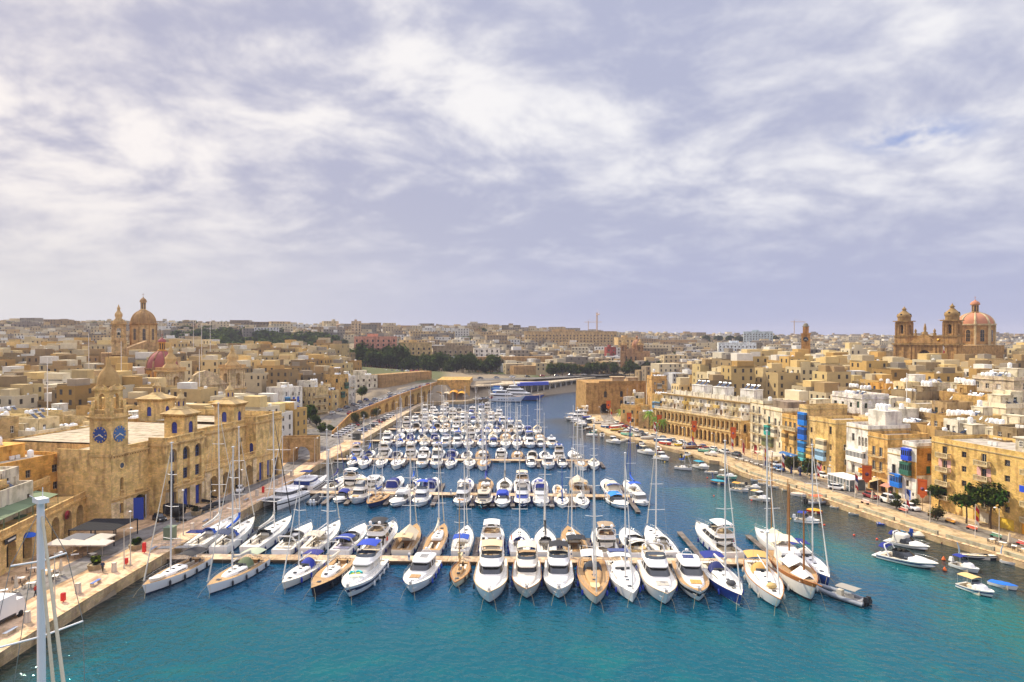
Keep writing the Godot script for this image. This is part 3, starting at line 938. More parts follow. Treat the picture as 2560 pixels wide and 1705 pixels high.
	for e in [[-5.7,0.0,-4.5,14.6],[0.0,12.7,-0.3,15.3],[12.7,33.3,-3.0,15.3],[33.3,45.8,-0.3,16.0]]:
		p.box(V(e[0],e[3],e[2]),V(e[1],e[3]+0.35,e[2]+0.3)); p.box(V(e[0],e[3]+1.05,e[2]-0.03),V(e[1],e[3]+1.3,e[2]+0.33))
		var n:=maxi(int((e[1]-e[0])/4.2),1)
		for i in n+1:
			var x:=lerpf(e[0],e[1],i/float(n))
			p.box(V(maxf(x-0.6,e[0]),e[3]+0.35,e[2]),V(minf(x+0.6,e[1]),e[3]+1.05,e[2]+0.3))
		for i in int((e[1]-e[0])/0.34):
			p.box(V(e[0]+0.1+i*0.34,e[3]+0.35,e[2]+0.08),V(e[0]+0.25+i*0.34,e[3]+1.05,e[2]+0.22))
	p.box(V(0,15.3,-4.2),V(0.3,16.6,-0.3)); p.box(V(33.3,16.0,-8),V(33.6,17.3,-0.3)); p.box(V(45.5,16,-30),V(45.8,17.3,-0.3)); p.box(V(-10.2,14.6,-17),V(-9.9,15.4,-9.2))
	obj("parapet",p,m,base)
	var rf:=Shape.new()
	rf.quad(V(-10,14.45,-4.5),V(0.2,14.45,-4.5),V(0.2,14.45,-17),V(-10,14.45,-17))
	rf.quad(V(0.2,14.9,-0.3),V(12.7,14.9,-0.3),V(12.7,14.9,-40),V(0.2,14.9,-40))
	rf.quad(V(12.7,14.95,-3),V(33.3,14.95,-3),V(33.3,14.95,-40),V(12.7,14.95,-40))
	rf.quad(V(33.3,15.6,-0.3),V(45.8,15.6,-0.3),V(45.8,15.6,-30),V(33.3,15.6,-30))
	obj("roof",rf,worn(0xd2c2a6,"paving",0.12),base)
	for e in [[-4.35,0.5,0x1c3fa6],[-0.75,-0.9,0xd4d2d0]]:
		var d:=Shape.new()
		d.box(V(-0.06,0,0),V(0.06,4.6,1.9))
		if e[2]==0xd4d2d0:
			d.box(V(-0.09,3.0,0.4),V(-0.06,3.7,0.8)); d.box(V(-0.09,3.0,1.1),V(-0.06,3.7,1.5))
		obj("door",d,mat(e[2],0.5),base,V(e[0],0.05,-4.15),e[1])
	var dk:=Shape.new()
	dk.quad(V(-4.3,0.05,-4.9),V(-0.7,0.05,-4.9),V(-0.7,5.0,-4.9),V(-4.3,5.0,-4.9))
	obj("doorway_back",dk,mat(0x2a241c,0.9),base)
	var t:=Shape.new()
	cornice(base,-10.2,-5.7,-9.2,-4.2,21.6,worn(0xe4c084,"plaster",0.2),0.55,0.5)
	t.box(V(-10.3,22.1,-9.3),V(-5.6,22.5,-4.1))
	for i in 4:
		var b:=Transform3D(Basis(Vector3.UP,PI/2*i),V(-7.95,0,-6.7))
		var q:=Shape.new()
		facade(q,turned(-1.75,22.5,1.75),3.5,4.9,[[1.05,2.45,0.9,4.2,true]],0.7)
		q.box(V(-2.4,22.5,1.2),V(-1.2,23.9,2.4)); q.box(V(-2.2,23.9,1.3),V(-1.3,25.2,2.2))
		q.quad(V(-2.1,27.4,1.95),V(2.1,27.4,1.95),V(2.1,27.7,1.95),V(-2.1,27.7,1.95))
		q.tri(V(-2.2,27.7,2.05),V(2.2,27.7,2.05),V(0,28.9,2.05))
		q.quad(V(0,28.9,2.05),V(2.2,27.7,2.05),V(0.2,27.7,0),V(0,28.9,0)); q.quad(V(0,28.9,0),V(-0.2,27.7,0),V(-2.2,27.7,2.05),V(0,28.9,2.05))
		q.box(V(-2.2,27.4,1.4),V(2.2,27.7,2.05))
		q.quad(V(-1.75,27.4,1.75),V(1.75,27.4,1.75),V(1.4,27.4,1.0),V(-1.4,27.4,1.0))
		t.add(q,b)
	obj("belfry",t,m,base)
	for i in 4:
		var b:=Basis(Vector3.UP,PI/2*i)
		balusters(base,V(-7.95,22.5,-6.7)+b*V(-1.2,0,2.1),V(-7.95,22.5,-6.7)+b*V(1.2,0,2.1),1.1,m,"balustrade",0.3,false)
	var bell:=Shape.new()
	bell.lathe([Vector2(0.62,0),Vector2(0.5,0.2),Vector2(0.38,0.7),Vector2(0.25,0.95),Vector2(0,1.0)],V(-7.95,24.6,-6.7),12)
	obj("bell",bell,mat(0x5a6a5c,0.5,0.6),base)
	var dm:=Shape.new()
	dm.lathe([Vector2(2.15,28.2),Vector2(2.1,28.9),Vector2(2.0,29.8),Vector2(1.6,30.8),Vector2(1.0,31.6),Vector2(0.5,32.3),Vector2(0.32,33.2),Vector2(0.3,33.5),Vector2(0,33.9)],V(-7.95,0,-6.7),20)
	var dn:=obj("dome",dm,worn(0xc4a06a,"plaster",0.2),base)
	var fi:=Shape.new()
	fi.tube([V(-7.95,33.8,-6.7),V(-7.95,35.0,-6.7)],0.06,0.04,5)
	obj("finial",fi,mat(0x6a5a44,0.6),dn)
	for i in 2:
		var cf:=Shape.new()
		cf.lathe([Vector2(1.62,0),Vector2(1.62,0.10),Vector2(1.5,0.12),Vector2(0,0.12)],Vector3.ZERO,32)
		var o:=obj("clock_face",cf,mat(0x123c86 if i==0 else 0x3a689f,0.5),base,V(-10.2,18.5,-6.7) if i==0 else V(-7.95,18.5,-4.2))
		o.basis=Basis(Vector3.UP,-PI/2 if i==0 else 0.0)*Basis(Vector3.RIGHT,PI/2)
		for k in 12:
			var hm:=Shape.new()
			hm.box(V(-0.11,0.12,-1.56),V(0.11,0.18,-1.22))
			obj("hour_mark",hm,mat(0xb89c68,0.9),o).rotation.y=TAU*k/12
		for e in [[0.9,0.09,2.05],[1.2,0.06,-1.95]]:
			var hd:=Shape.new()
			hd.box(V(-e[1],0.14,-e[0]),V(e[1],0.2,0.25))
			obj("hand",hd,mat(0xe6d6b0,0.6),o).rotation.y=e[2]*-1.0
	var ring:=Shape.new()
	ring.lathe([Vector2(0.55,0),Vector2(0.55,0.12),Vector2(0.8,0.12),Vector2(0.8,0)],Vector3.ZERO,20)
	var ro:=obj("round_window",ring,worn(0xfbd894,"plaster",0.2),base,V(-7.4,12.0,-4.2))
	ro.rotation.x=PI/2
	var rg:=Shape.new(); rg.lathe([Vector2(0.56,0),Vector2(0.56,0.05),Vector2(0,0.05)],Vector3.ZERO,20)
	obj("pane",rg,glass(0x3a4658),ro)
	for e in [[7.9,12.3,-1.5,15.0,20.3],[28.2,33.0,-2.9,15.0,20.6],[36.0,42.0,-31.0,14.9,20.6]]:
		var x0:float=e[0]; var x1:float=e[1]; var z1:float=e[2]; var w:=x1-x0+0.8; var z0:=z1-w
		var q:=Shape.new()
		var y0:float=e[3]; var hh:float=e[4]-e[3]
		for i in 4:
			var l:=x1-x0 if i%2==0 else w
			var tr:Transform3D=[turned(x0,y0,z1),turned(x0,y0,z0,-PI/2),turned(x1,y0,z0,PI),turned(x1,y0,z1,PI/2)][i]
			facade(q,tr,l,hh,[[l/2-0.7,l/2+0.7,1.4,4.0,true]],0.25)
			window(base,tr*turned(l/2,1.4,-0.22),1.35,2.55,0x142a86,true,0x142a86,1,2)
		var k:=Shape.new()
		var mid:=V((x0+x1)/2,0,(z0+z1)/2)
		k.frustum(V(x0-0.7,e[4]+0.45,z0-0.7),V(x1+0.7,e[4]+1.7,z1+0.7),(x1-x0)/2-0.2,w/2-0.2,w/2-0.2)
		for i in 4:
			var b:=Transform3D(Basis(Vector3.UP,PI/2*i),mid+V(0,e[4]+1.6,0))
			var lq:=Shape.new()
			facade(lq,turned(-0.75,0,0.75),1.5,2.1,[[0.5,1.0,0.3,1.6,true]],0.12)
			lq.quad(V(-1.5,-0.15,1.5),V(1.5,-0.15,1.5),V(0.75,0.5,0.75),V(-0.75,0.5,0.75))
			k.add(lq,b)
		var po:=obj("pavilion",q,m,base)
		obj("roof",k,worn(0xdfc08a,"plaster",0.2),po)
		var lt:=Shape.new()
		lt.lathe([Vector2(1.05,0),Vector2(1.1,0.25),Vector2(0.7,0.5),Vector2(0.62,0.9),Vector2(0.25,1.2),Vector2(0.2,1.7),Vector2(0.3,1.9),Vector2(0,2.1)],mid+V(0,e[4]+3.7,0),12)
		obj("lantern_cap",lt,worn(0xdfc08a,"plaster",0.2),po)
		var lg:=Shape.new(); lg.cbox(mid+V(0,e[4]+2.5,0),V(1.2,1.7,1.2))
		obj("lantern_glass",lg,mat(0x1c2f86,0.3),po)
		var br:=Shape.new()
		for i in 4:
			var n:=int((x1-x0)/0.7)+1
			for j in n:
				var lx:=lerpf(x0+0.2,x1-0.2,j/float(n-1))
				if i==0:br.box(V(lx-0.14,e[4]-0.3,z1+0.003),V(lx+0.14,e[4]+0.1,z1+0.4))
				if i==1:br.box(V(x0-0.4,e[4]-0.3,lerpf(z0,z1,j/float(n-1))-0.14),V(x0-0.003,e[4]+0.1,lerpf(z0,z1,j/float(n-1))+0.14))
		br.box(V(x0-0.6,e[4]+0.1,z0-0.6),V(x1+0.6,e[4]+0.45,z1+0.6))
		obj("eaves",br,worn(0xc9a364,"plaster",0.2),po)
	var hut:=thing("roof_hut","small white roof hut with a grey door on the museum roof behind the clock tower","hut",base.transform*V(0.5,14.9,-12.5),1.3582)
	var hs:=Shape.new(); hs.box(V(-1.6,0,-1.5),V(1.6,2.7,1.5)); hs.box(V(-1.75,2.7,-1.65),V(1.75,2.85,1.65))
	obj("wall",hs,worn(0xe6e2d8,"plaster",0.2),hut)
	door(hut,turned(-1.6,0,0,-PI/2),1.1,2.1,0x7f8894)
	var fn:=thing("steam_engine","black steam engine with a tall funnel standing by the museum entrance","steam engine",base.transform*V(0.9,0.02,1.2),1.3582)
	var fs:=Shape.new(); fs.lathe([Vector2(0.42,2.0),Vector2(0.42,6.8),Vector2(0.6,6.9),Vector2(0.6,7.5),Vector2(0.4,7.5)],V(-0.6,0,0),14)
	obj("funnel",fs,mat(0x1c1c1e,0.5,0.3),fn)
	var bo:=Shape.new(); bo.box(V(-1.2,0.5,-1.6),V(0.2,2.1,2.4)); bo.tube([V(-0.5,1.9,-1.6),V(-0.5,1.9,3.0)],0.8,-1,14)
	obj("boiler",bo,mat(0x26262a,0.5,0.3),fn)
	for x in [-1.5,0.5]:
		var wh:=Shape.new(); wh.tube([V(x-0.12,1.2,1.4),V(x+0.12,1.2,1.4)],1.2,-1,20)
		obj("flywheel",wh,mat(0x3a3632,0.6,0.4),fn)
func bell_tower(o:Node3D,x:float,z:float,w:float,y0:float,y1:float,y2:float,y3:float,m:Material,trim:Material,style:int)->void:
	var s:=Shape.new()
	s.box(V(x-w/2,y0,z-w/2),V(x+w/2,y1,z+w/2))
	var h:=y2-y1
	for i in 4:
		var q:=Shape.new()
		facade(q,turned(-w*0.46,0,w*0.46),w*0.92,h,[[w*0.3,w*0.62,h*0.16,h*0.78,true]],w*0.14)
		for e in [-0.44,-0.26,0.2,0.38]:q.box(V(w*e,0,w*0.462),V(w*e+w*0.07,h*0.92,w*0.50))
		s.add(q,Transform3D(Basis(Vector3.UP,PI/2*i),V(x,y1,z)))
	var t:=obj("bell_tower",s,m,o)
	var b:=Shape.new()
	b.lathe([Vector2(w*0.13,0),Vector2(w*0.1,w*0.08),Vector2(w*0.07,w*0.2),Vector2(0,w*0.24)],V(x,y1+h*0.35,z),10)
	obj("bell",b,mat(0x4e5a50,0.5,0.5),t)
	var c:=Shape.new()
	for e in [[y1-0.3,0.06],[y2-0.05,0.10]]:
		c.box(V(x-w/2-w*e[1],e[0],z-w/2-w*e[1]),V(x+w/2+w*e[1],e[0]+0.45,z+w/2+w*e[1]))
	obj("cornice",c,trim,t)
	var d:=Shape.new()
	var k:=y3-y2
	if style==0:
		d.lathe([Vector2(w*0.42,0.4),Vector2(w*0.36,k*0.2),Vector2(w*0.22,k*0.3),Vector2(w*0.28,k*0.42),Vector2(w*0.27,k*0.52),Vector2(w*0.12,k*0.66),Vector2(w*0.1,k*0.74),Vector2(w*0.14,k*0.78),Vector2(w*0.07,k*0.86),Vector2(0,k)],V(x,y2,z),12)
		for i in 4:
			var e:=Basis(Vector3.UP,PI/2*i)
			balusters(t,V(x,y2+0.4,z)+e*V(-w*0.5,0,w*0.5),V(x,y2+0.4,z)+e*V(w*0.5,0,w*0.5),1.1,trim,"balustrade",0.4)
	else:
		d.lathe([Vector2(w*0.47,0.4),Vector2(w*0.47,k*0.26),Vector2(w*0.52,k*0.28),Vector2(w*0.53,k*0.4),Vector2(w*0.44,k*0.48),Vector2(w*0.24,k*0.62),Vector2(w*0.14,k*0.7),Vector2(w*0.13,k*0.76),Vector2(w*0.2,k*0.79),Vector2(w*0.1,k*0.86),Vector2(w*0.05,k*0.92),Vector2(0,k)],V(x,y2,z),16)
		var g:=Shape.new()
		for i in 4:
			var a:=PI/2*i+0.0
			var at:=V(x+sin(a)*w*0.46,y2+k*0.44,z+cos(a)*w*0.46)
			var ax:=V(sin(a),0.35,cos(a)).normalized()
			g.tube([at,at+ax*w*0.06],w*0.07,-1,10)
		obj("round_light",g,mat(0x1c1814,0.8),t)
	obj("cap",d,trim,t)
func dome(o:Node3D,at:Vector3,r:float,y0:float,y1:float,y2:float,y3:float,y4:float,m:Material,shell:Material,rib:Material,sides:=8,win:=0x2a2622)->void:
	var s:=Shape.new()
	s.lathe([Vector2(r,y0),Vector2(r,y1)],at,sides,true,PI/sides)
	var d:=obj("drum",s,m,o)
	var h:=y1-y0
	for i in sides:
		var b:=Transform3D(Basis(Vector3.UP,TAU*i/sides),at)*turned(0,y0+h*0.3,r*cos(PI/sides)+0.004)
		window(d,b,r*0.24,h*0.5,0xc0a070,true,win,1,2)
	var c:=Shape.new()
	for e in [[y0+h*0.16,0.15,0.3],[y1-0.5,r*0.05,0.4],[y1-0.1,r*0.1,0.5]]:c.lathe([Vector2(r-0.2,e[0]),Vector2(r+e[1],e[0]),Vector2(r+e[1],e[0]+e[2]),Vector2(r-0.3,e[0]+e[2])],at,sides,true,PI/sides)
	for i in sides:
		var a:=TAU*(i+0.5)/sides
		c.cbox(at+V(sin(a)*r,(y0+y1)/2,cos(a)*r),V(r*0.1,h-0.5,r*0.1))
	obj("cornice",c,rib,d)
	var prof:=[]
	var k:=y2-y1-0.4
	for i in 9:
		var a:=PI/2*i/8.0
		prof.append(Vector2(lerpf(r*0.96*cos(a),0,0.0) if i<8 else r*0.15,y1+0.4+sin(a)*k))
	prof[7]=Vector2(r*0.26,y1+0.4+k*0.975)
	var sh:=Shape.new()
	sh.lathe(prof,at,sides*4)
	var so:=obj("dome_shell",sh,shell,o)
	for i in sides:
		var a:=TAU*(i+0.5)/sides
		var rb:=Shape.new()
		var ps:=[]
		for q in prof.slice(0,8):ps.append(at+V(sin(a)*q.x,q.y,cos(a)*q.x))
		rb.tube(ps,r*0.075,r*0.03,6)
		obj("rib",rb,rib,so)
	var l:=Shape.new()
	l.lathe([Vector2(r*0.3,y2-0.3),Vector2(r*0.3,y2+0.2),Vector2(r*0.2,y2+0.3),Vector2(r*0.2,y3-0.3),Vector2(r*0.28,y3-0.2),Vector2(r*0.28,y3)],at,8,true)
	var lo:=obj("lantern",l,m,o)
	var lw:=Shape.new()
	for i in 8:
		var b:=Transform3D(Basis(Vector3.UP,TAU*(i+0.5)/8),at)
		var q:=Shape.new(); q.quad(V(-r*0.035,y2+0.6,r*0.187),V(r*0.035,y2+0.6,r*0.187),V(r*0.035,y3-0.6,r*0.187),V(-r*0.035,y3-0.6,r*0.187))
		lw.add(q,b)
	obj("lantern_opening",lw,mat(win,0.7),lo)
	var cp:=Shape.new()
	var hh:=y4-y3
	cp.lathe([Vector2(r*0.26,y3),Vector2(r*0.25,y3+hh*0.16),Vector2(r*0.18,y3+hh*0.34),Vector2(r*0.06,y3+hh*0.46),Vector2(0.12,y3+hh*0.6),Vector2(0,y3+hh*0.62)],at,16)
	cp.tube([at+V(0,y3+hh*0.55,0),at+V(0,y4,0)],0.1,0.08,5)
	cp.tube([at+V(-0.5,y3+hh*0.86,0),at+V(0.5,y3+hh*0.86,0)],0.08,-1,5)
	obj("lantern_cap",cp,shell,lo)
func churches()->void:
	var gold:=worn(0xeccb94,"stone",0.08)
	var pale:=worn(0xf2dcb2,"stone",0.08)
	var trim:=worn(0xd8b47c,"plaster",0.15)
	var o:=thing("church","stone church with a ribbed red dome and two square bell towers behind the museum","church",V(-127,0,-280.5),1.06)
	bell_tower(o,-14.3,0,7.6,8,17.6,26.2,36.5,pale,trim,0)
	bell_tower(o,14.3,0,7.6,8,17.6,26.2,36.5,pale,trim,0)
	var s:=Shape.new()
	facade(s,turned(-10.5,8,2.0),21,12.0,[[9.0,12.0,6.5,11.0,true],[8.6,12.4,0,5.0,true]],0.7)
	s.poly(PackedVector2Array([Vector2(-10.5,20),Vector2(10.5,20),Vector2(8.5,21.0),Vector2(6.2,22.6),Vector2(5.8,24),Vector2(3.5,25.2),Vector2(0,25.9),Vector2(-3.5,25.2),Vector2(-5.8,24),Vector2(-6.2,22.6),Vector2(-8.5,21.0)]),Transform3D(Basis(),V(0,0,1.4)),1.2)
	for x in [-9.8,-6.6,-4.6,4.0,6.0,9.2]:s.box(V(x,8,2.0),V(x+0.7,20.0,2.3))
	s.box(V(-10.5,8,-60),V(10.5,19,1.2)); s.box(V(-17,8,-50),V(17,15.5,-4.2))
	s.box(V(-10.6,19.8,1.9),V(10.6,20.3,2.6))
	obj("nave",s,pale,o)
	window(o,turned(0,14.5,1.35),2.9,4.4,0xb9975c,true,0x2a241c,2,2)
	var st:=Shape.new(); st.lathe([Vector2(0.7,14.6),Vector2(0.5,15.4),Vector2(0.55,16.4),Vector2(0.3,17.0),Vector2(0.3,17.5),Vector2(0,17.7)],V(0,0,2.1),10); st.box(V(-1.3,14.4,1.6),V(1.3,17.9,1.9))
	obj("statue_niche",st,mat(0xd9a21e,0.6),o)
	dome(o,V(0,0,-27),6.3,15.5,26.0,33.8,37.4,41.0,worn(0xeeb25e,"stone",0.08),mat(0x96504a,0.8),worn(0xa98362,"plaster",0.15))
	o=thing("church","tall stone church with a big plain stone dome on the left skyline","church",V(-203,0,-376),0.55)
	var c:=Shape.new()
	c.box(V(-9,12,-10),V(9,34,34)); c.box(V(-20,12,-7),V(20,31,10)); c.frustum(V(-9,34,9),V(9,37.5,34),8.6,0.2,0.2)
	obj("nave",c,worn(0xcaa87c,"stone",0.08),o)
	for x in [-14,-6,6,14]:window(o,turned(x,22,10.01),1.8,4,0xa78c64,false,0x2a241c)
	dome(o,V(0,0,0),6.7,34,46.6,54.2,58.8,63.5,gold,worn(0xb08c60,"plaster",0.15),worn(0xc09864,"plaster",0.15),8,0x3a3430)
	bell_tower(o,-12.0,9,6.6,30,37.5,46.2,57,gold,trim,0)
	o=thing("church","large brown-stone church with twin belfries and a dome striped terracotta and white","church",V(212,0,-350),-0.98)
	var gd:=worn(0xcaa26a,"stone",0.08)
	var gt:=worn(0xb0905e,"plaster",0.15)
	bell_tower(o,-11.6,-2,6.6,8,40.0,47.6,55.8,gd,gt,1)
	bell_tower(o,11.6,-2,6.6,8,40.0,47.6,56.6,gd,gt,1)
	var f:=Shape.new()
	facade(f,turned(-15.2,8,1.4),30.4,27.6,[[12.4,18.0,16.0,25.0,true],[4.4,5.8,18,21.5,false],[24.6,26.0,18,21.5,false]],0.8)
	f.box(V(-15.2,8,-5.4),V(15.2,35.6,0.5)); f.box(V(-12,8,-62),V(12,35,-5.4)); f.box(V(-15.0,36.2,-5.2),V(15.0,39.9,0.9))
	f.poly(PackedVector2Array([Vector2(-7.6,36.2),Vector2(7.6,36.2),Vector2(0,41.2)]),Transform3D(Basis(),V(0,0,0.4)),4.2)
	for x in [-15.2,-11.0,-7.4,-5.6,4.4,6.2,9.8,14.0]:f.box(V(x,20,1.4),V(x+1.2,35.4,1.9))
	obj("front",f,gd,o)
	window(o,turned(0,24,0.65),5.4,8.8,0x7c5c30,true,0x241a10,3,3)
	var q:=Shape.new()
	q.box(V(-15.9,35.4,-5.9),V(15.9,36.2,2.4)); q.box(V(-15.5,39.9,-5.5),V(15.5,40.3,1.3))
	for x in [-4.6,4.6]:q.lathe([Vector2(0.7,40.3),Vector2(0.8,41.4),Vector2(0.35,41.8),Vector2(0.7,42.6),Vector2(0.25,43.4),Vector2(0,44)],V(x,0,0.6),10)
	q.lathe([Vector2(1.5,40.3),Vector2(1.2,42),Vector2(0.5,42.4),Vector2(0.7,43.6),Vector2(0.5,45.0),Vector2(0.35,45.6),Vector2(0.3,46.2),Vector2(0,46.5)],V(0,0,0.6),10)
	obj("cornice",q,gt,o)
	for x in [-13.6,-10.4,6.6,9.4,12.4]:
		var ck:=Shape.new(); ck.tube([V(x,38.0,0.9),V(x,38.0,1.0)],0.8,-1,16)
		obj("clock_face" if x<-13 else "gilt_roundel",ck,mat(0xe8dcc0 if x<-13 else 0xd9ad3a,0.5),o)
	dome(o,V(2,0,-51),9.0,33.0,46.2,53.0,57.4,62.0,gd,mat(0xba7c5a,0.85),worn(0xddcaa0,"plaster",0.15),8)
	o=thing("clock_tower","slim stone clock tower with a small grey dome above the right town's roofs","clock tower",V(180.7,0,-420),-0.4)
	var tw:=Shape.new()
	tw.frustum(V(-3.0,20,-3.0),V(3.0,34,3.0),0.45,0.45,0.45); tw.box(V(-2.5,34,-2.5),V(2.5,41.0,2.5)); tw.box(V(-3.0,41.0,-3.0),V(3.0,41.7,3.0))
	facade(tw,turned(-1.7,41.7,1.7),3.4,4.0,[[1.2,2.2,0.8,2.8,true]],0.3); tw.box(V(-1.7,41.7,-1.7),V(1.7,45.7,1.3))
	obj("shaft",tw,worn(0xd2a05e,"stone",0.09),o)
	var dq:=Shape.new(); dq.lathe([Vector2(2.1,45.7),Vector2(2.1,46.1),Vector2(1.6,46.2),Vector2(1.45,47.0),Vector2(0.8,47.8),Vector2(0,48.0)],Vector3.ZERO,14)
	obj("dome",dq,worn(0x8c8672,"plaster",0.2),o)
	var cf:=Shape.new(); cf.tube([V(0,38,2.5),V(0,38,2.62)],1.5,-1,24)
	obj("clock_face",cf,mat(0x3a4248,0.5),o)
	for e in [[1.0,0.12,2.1],[1.3,0.09,4.0]]:
		var hd:=Shape.new(); hd.box(V(-e[1],-0.1,0),V(e[1],e[0],0.06))
		var ho:=obj("hand",hd,mat(0xe8e0cc,0.5),o,V(0,38,2.63)); ho.rotation.z=e[2]
	o=thing("church","small hillside church with a pinkish dome and two belfries across the creek","church",V(97,0,-556),-0.55)
	var pk:=worn(0xc49a70,"stone",0.08)
	var nv:=Shape.new()
	nv.box(V(-8,14,-22),V(8,27.5,0)); nv.poly(PackedVector2Array([Vector2(-8,27.5),Vector2(8,27.5),Vector2(0,30.5)]),Transform3D(Basis(),V(0,0,-0.6)),1.2)
	obj("nave",nv,pk,o)
	for x in [-4,0,4]:window(o,turned(x,20,0.01),1.5,3.5,0x9c7a54,true)
	bell_tower(o,-7.0,-1.5,4.2,14,27,32.5,38.5,pk,trim,0)
	bell_tower(o,7.0,-1.5,4.2,14,27,32.5,38.5,pk,trim,0)
	dome(o,V(-2,0,-18),4.2,26,32.0,37.2,39.0,41.4,pk,worn(0xc08e70,"plaster",0.15),pk)
func row_house(label:String,t0:float,t1:float,h:float,dp:float,col:int,feats:Array,upper:=-1,upper_from:=0.0)->Node3D:
	var f:=Transform3D(Basis(Vector3.UP,-1.3593),V(79.6,1.24,-227))
	var o:=thing("town_house",label,"house",f*V(t0,0,0),-1.3593,"houses in the row along the right quay")
	var w:=t1-t0
	var m:=worn(col,"plaster" if col in [0xf4ecdc,0xf6f1e6,0xf3e6c8] else "stone",0.13)
	var holes:=[]
	for e in feats:
		match e[0]:
			"win":
				holes.append([e[1]-e[3]/2,e[1]+e[3]/2,e[2],e[2]+e[4]])
				window(o,turned(e[1],e[2],-0.26),e[3],e[4],e[5],false,0x20242a,1,1)
			"arch":
				holes.append([e[1]-e[3]/2,e[1]+e[3]/2,e[2],e[2]+e[4],true])
				window(o,turned(e[1],e[2],-0.26),e[3],e[4],e[5],true,0x4a4438,1,1)
			"door":
				holes.append([e[1]-e[2]/2,e[1]+e[2]/2,0.02,e[3]])
				door(o,turned(e[1],0.03,-0.27),e[2],e[3]-0.05,e[4])
			"gal":
				gallery(o,e[1],e[2],0.004,e[3],e[4],e[5])
			"bal":
				holes.append([e[1]-0.6,e[1]+0.6,e[2]+0.06,e[2]+2.4])
				window(o,turned(e[1],e[2]+0.06,-0.26),1.2,2.34,e[6] if e.size()>6 else 0xe8e2d2,false,0x24262a,1,0)
				open_balcony(o,e[1],e[2],0.004,e[3],e[4],e[5])
	var s:=Shape.new()
	facade(s,turned(0,0,0),w,h,holes,0.3)
	facade(s,turned(w,0,0,PI/2),dp,h,[],0.2)
	facade(s,turned(0,0,-dp,-PI/2),dp,h,[],0.2)
	facade(s,turned(w,0,-dp,PI),w,h,[],0.2)
	parapet(s,0.0,w,-dp,0.0,h,0.8)
	obj("wall",s,m,o)
	var rf:=Shape.new()
	rf.quad(V(0.28,h+0.02,-0.28),V(w-0.28,h+0.02,-0.28),V(w-0.28,h+0.02,-dp+0.28),V(0.28,h+0.02,-dp+0.28))
	obj("roof",rf,worn(0xcabfae,"paving",0.15),o)
	cornice(o,0.0,w,-dp,0.0,h-0.45,worn(0xd8c08e,"plaster",0.2),0.18,0.3)
	return o
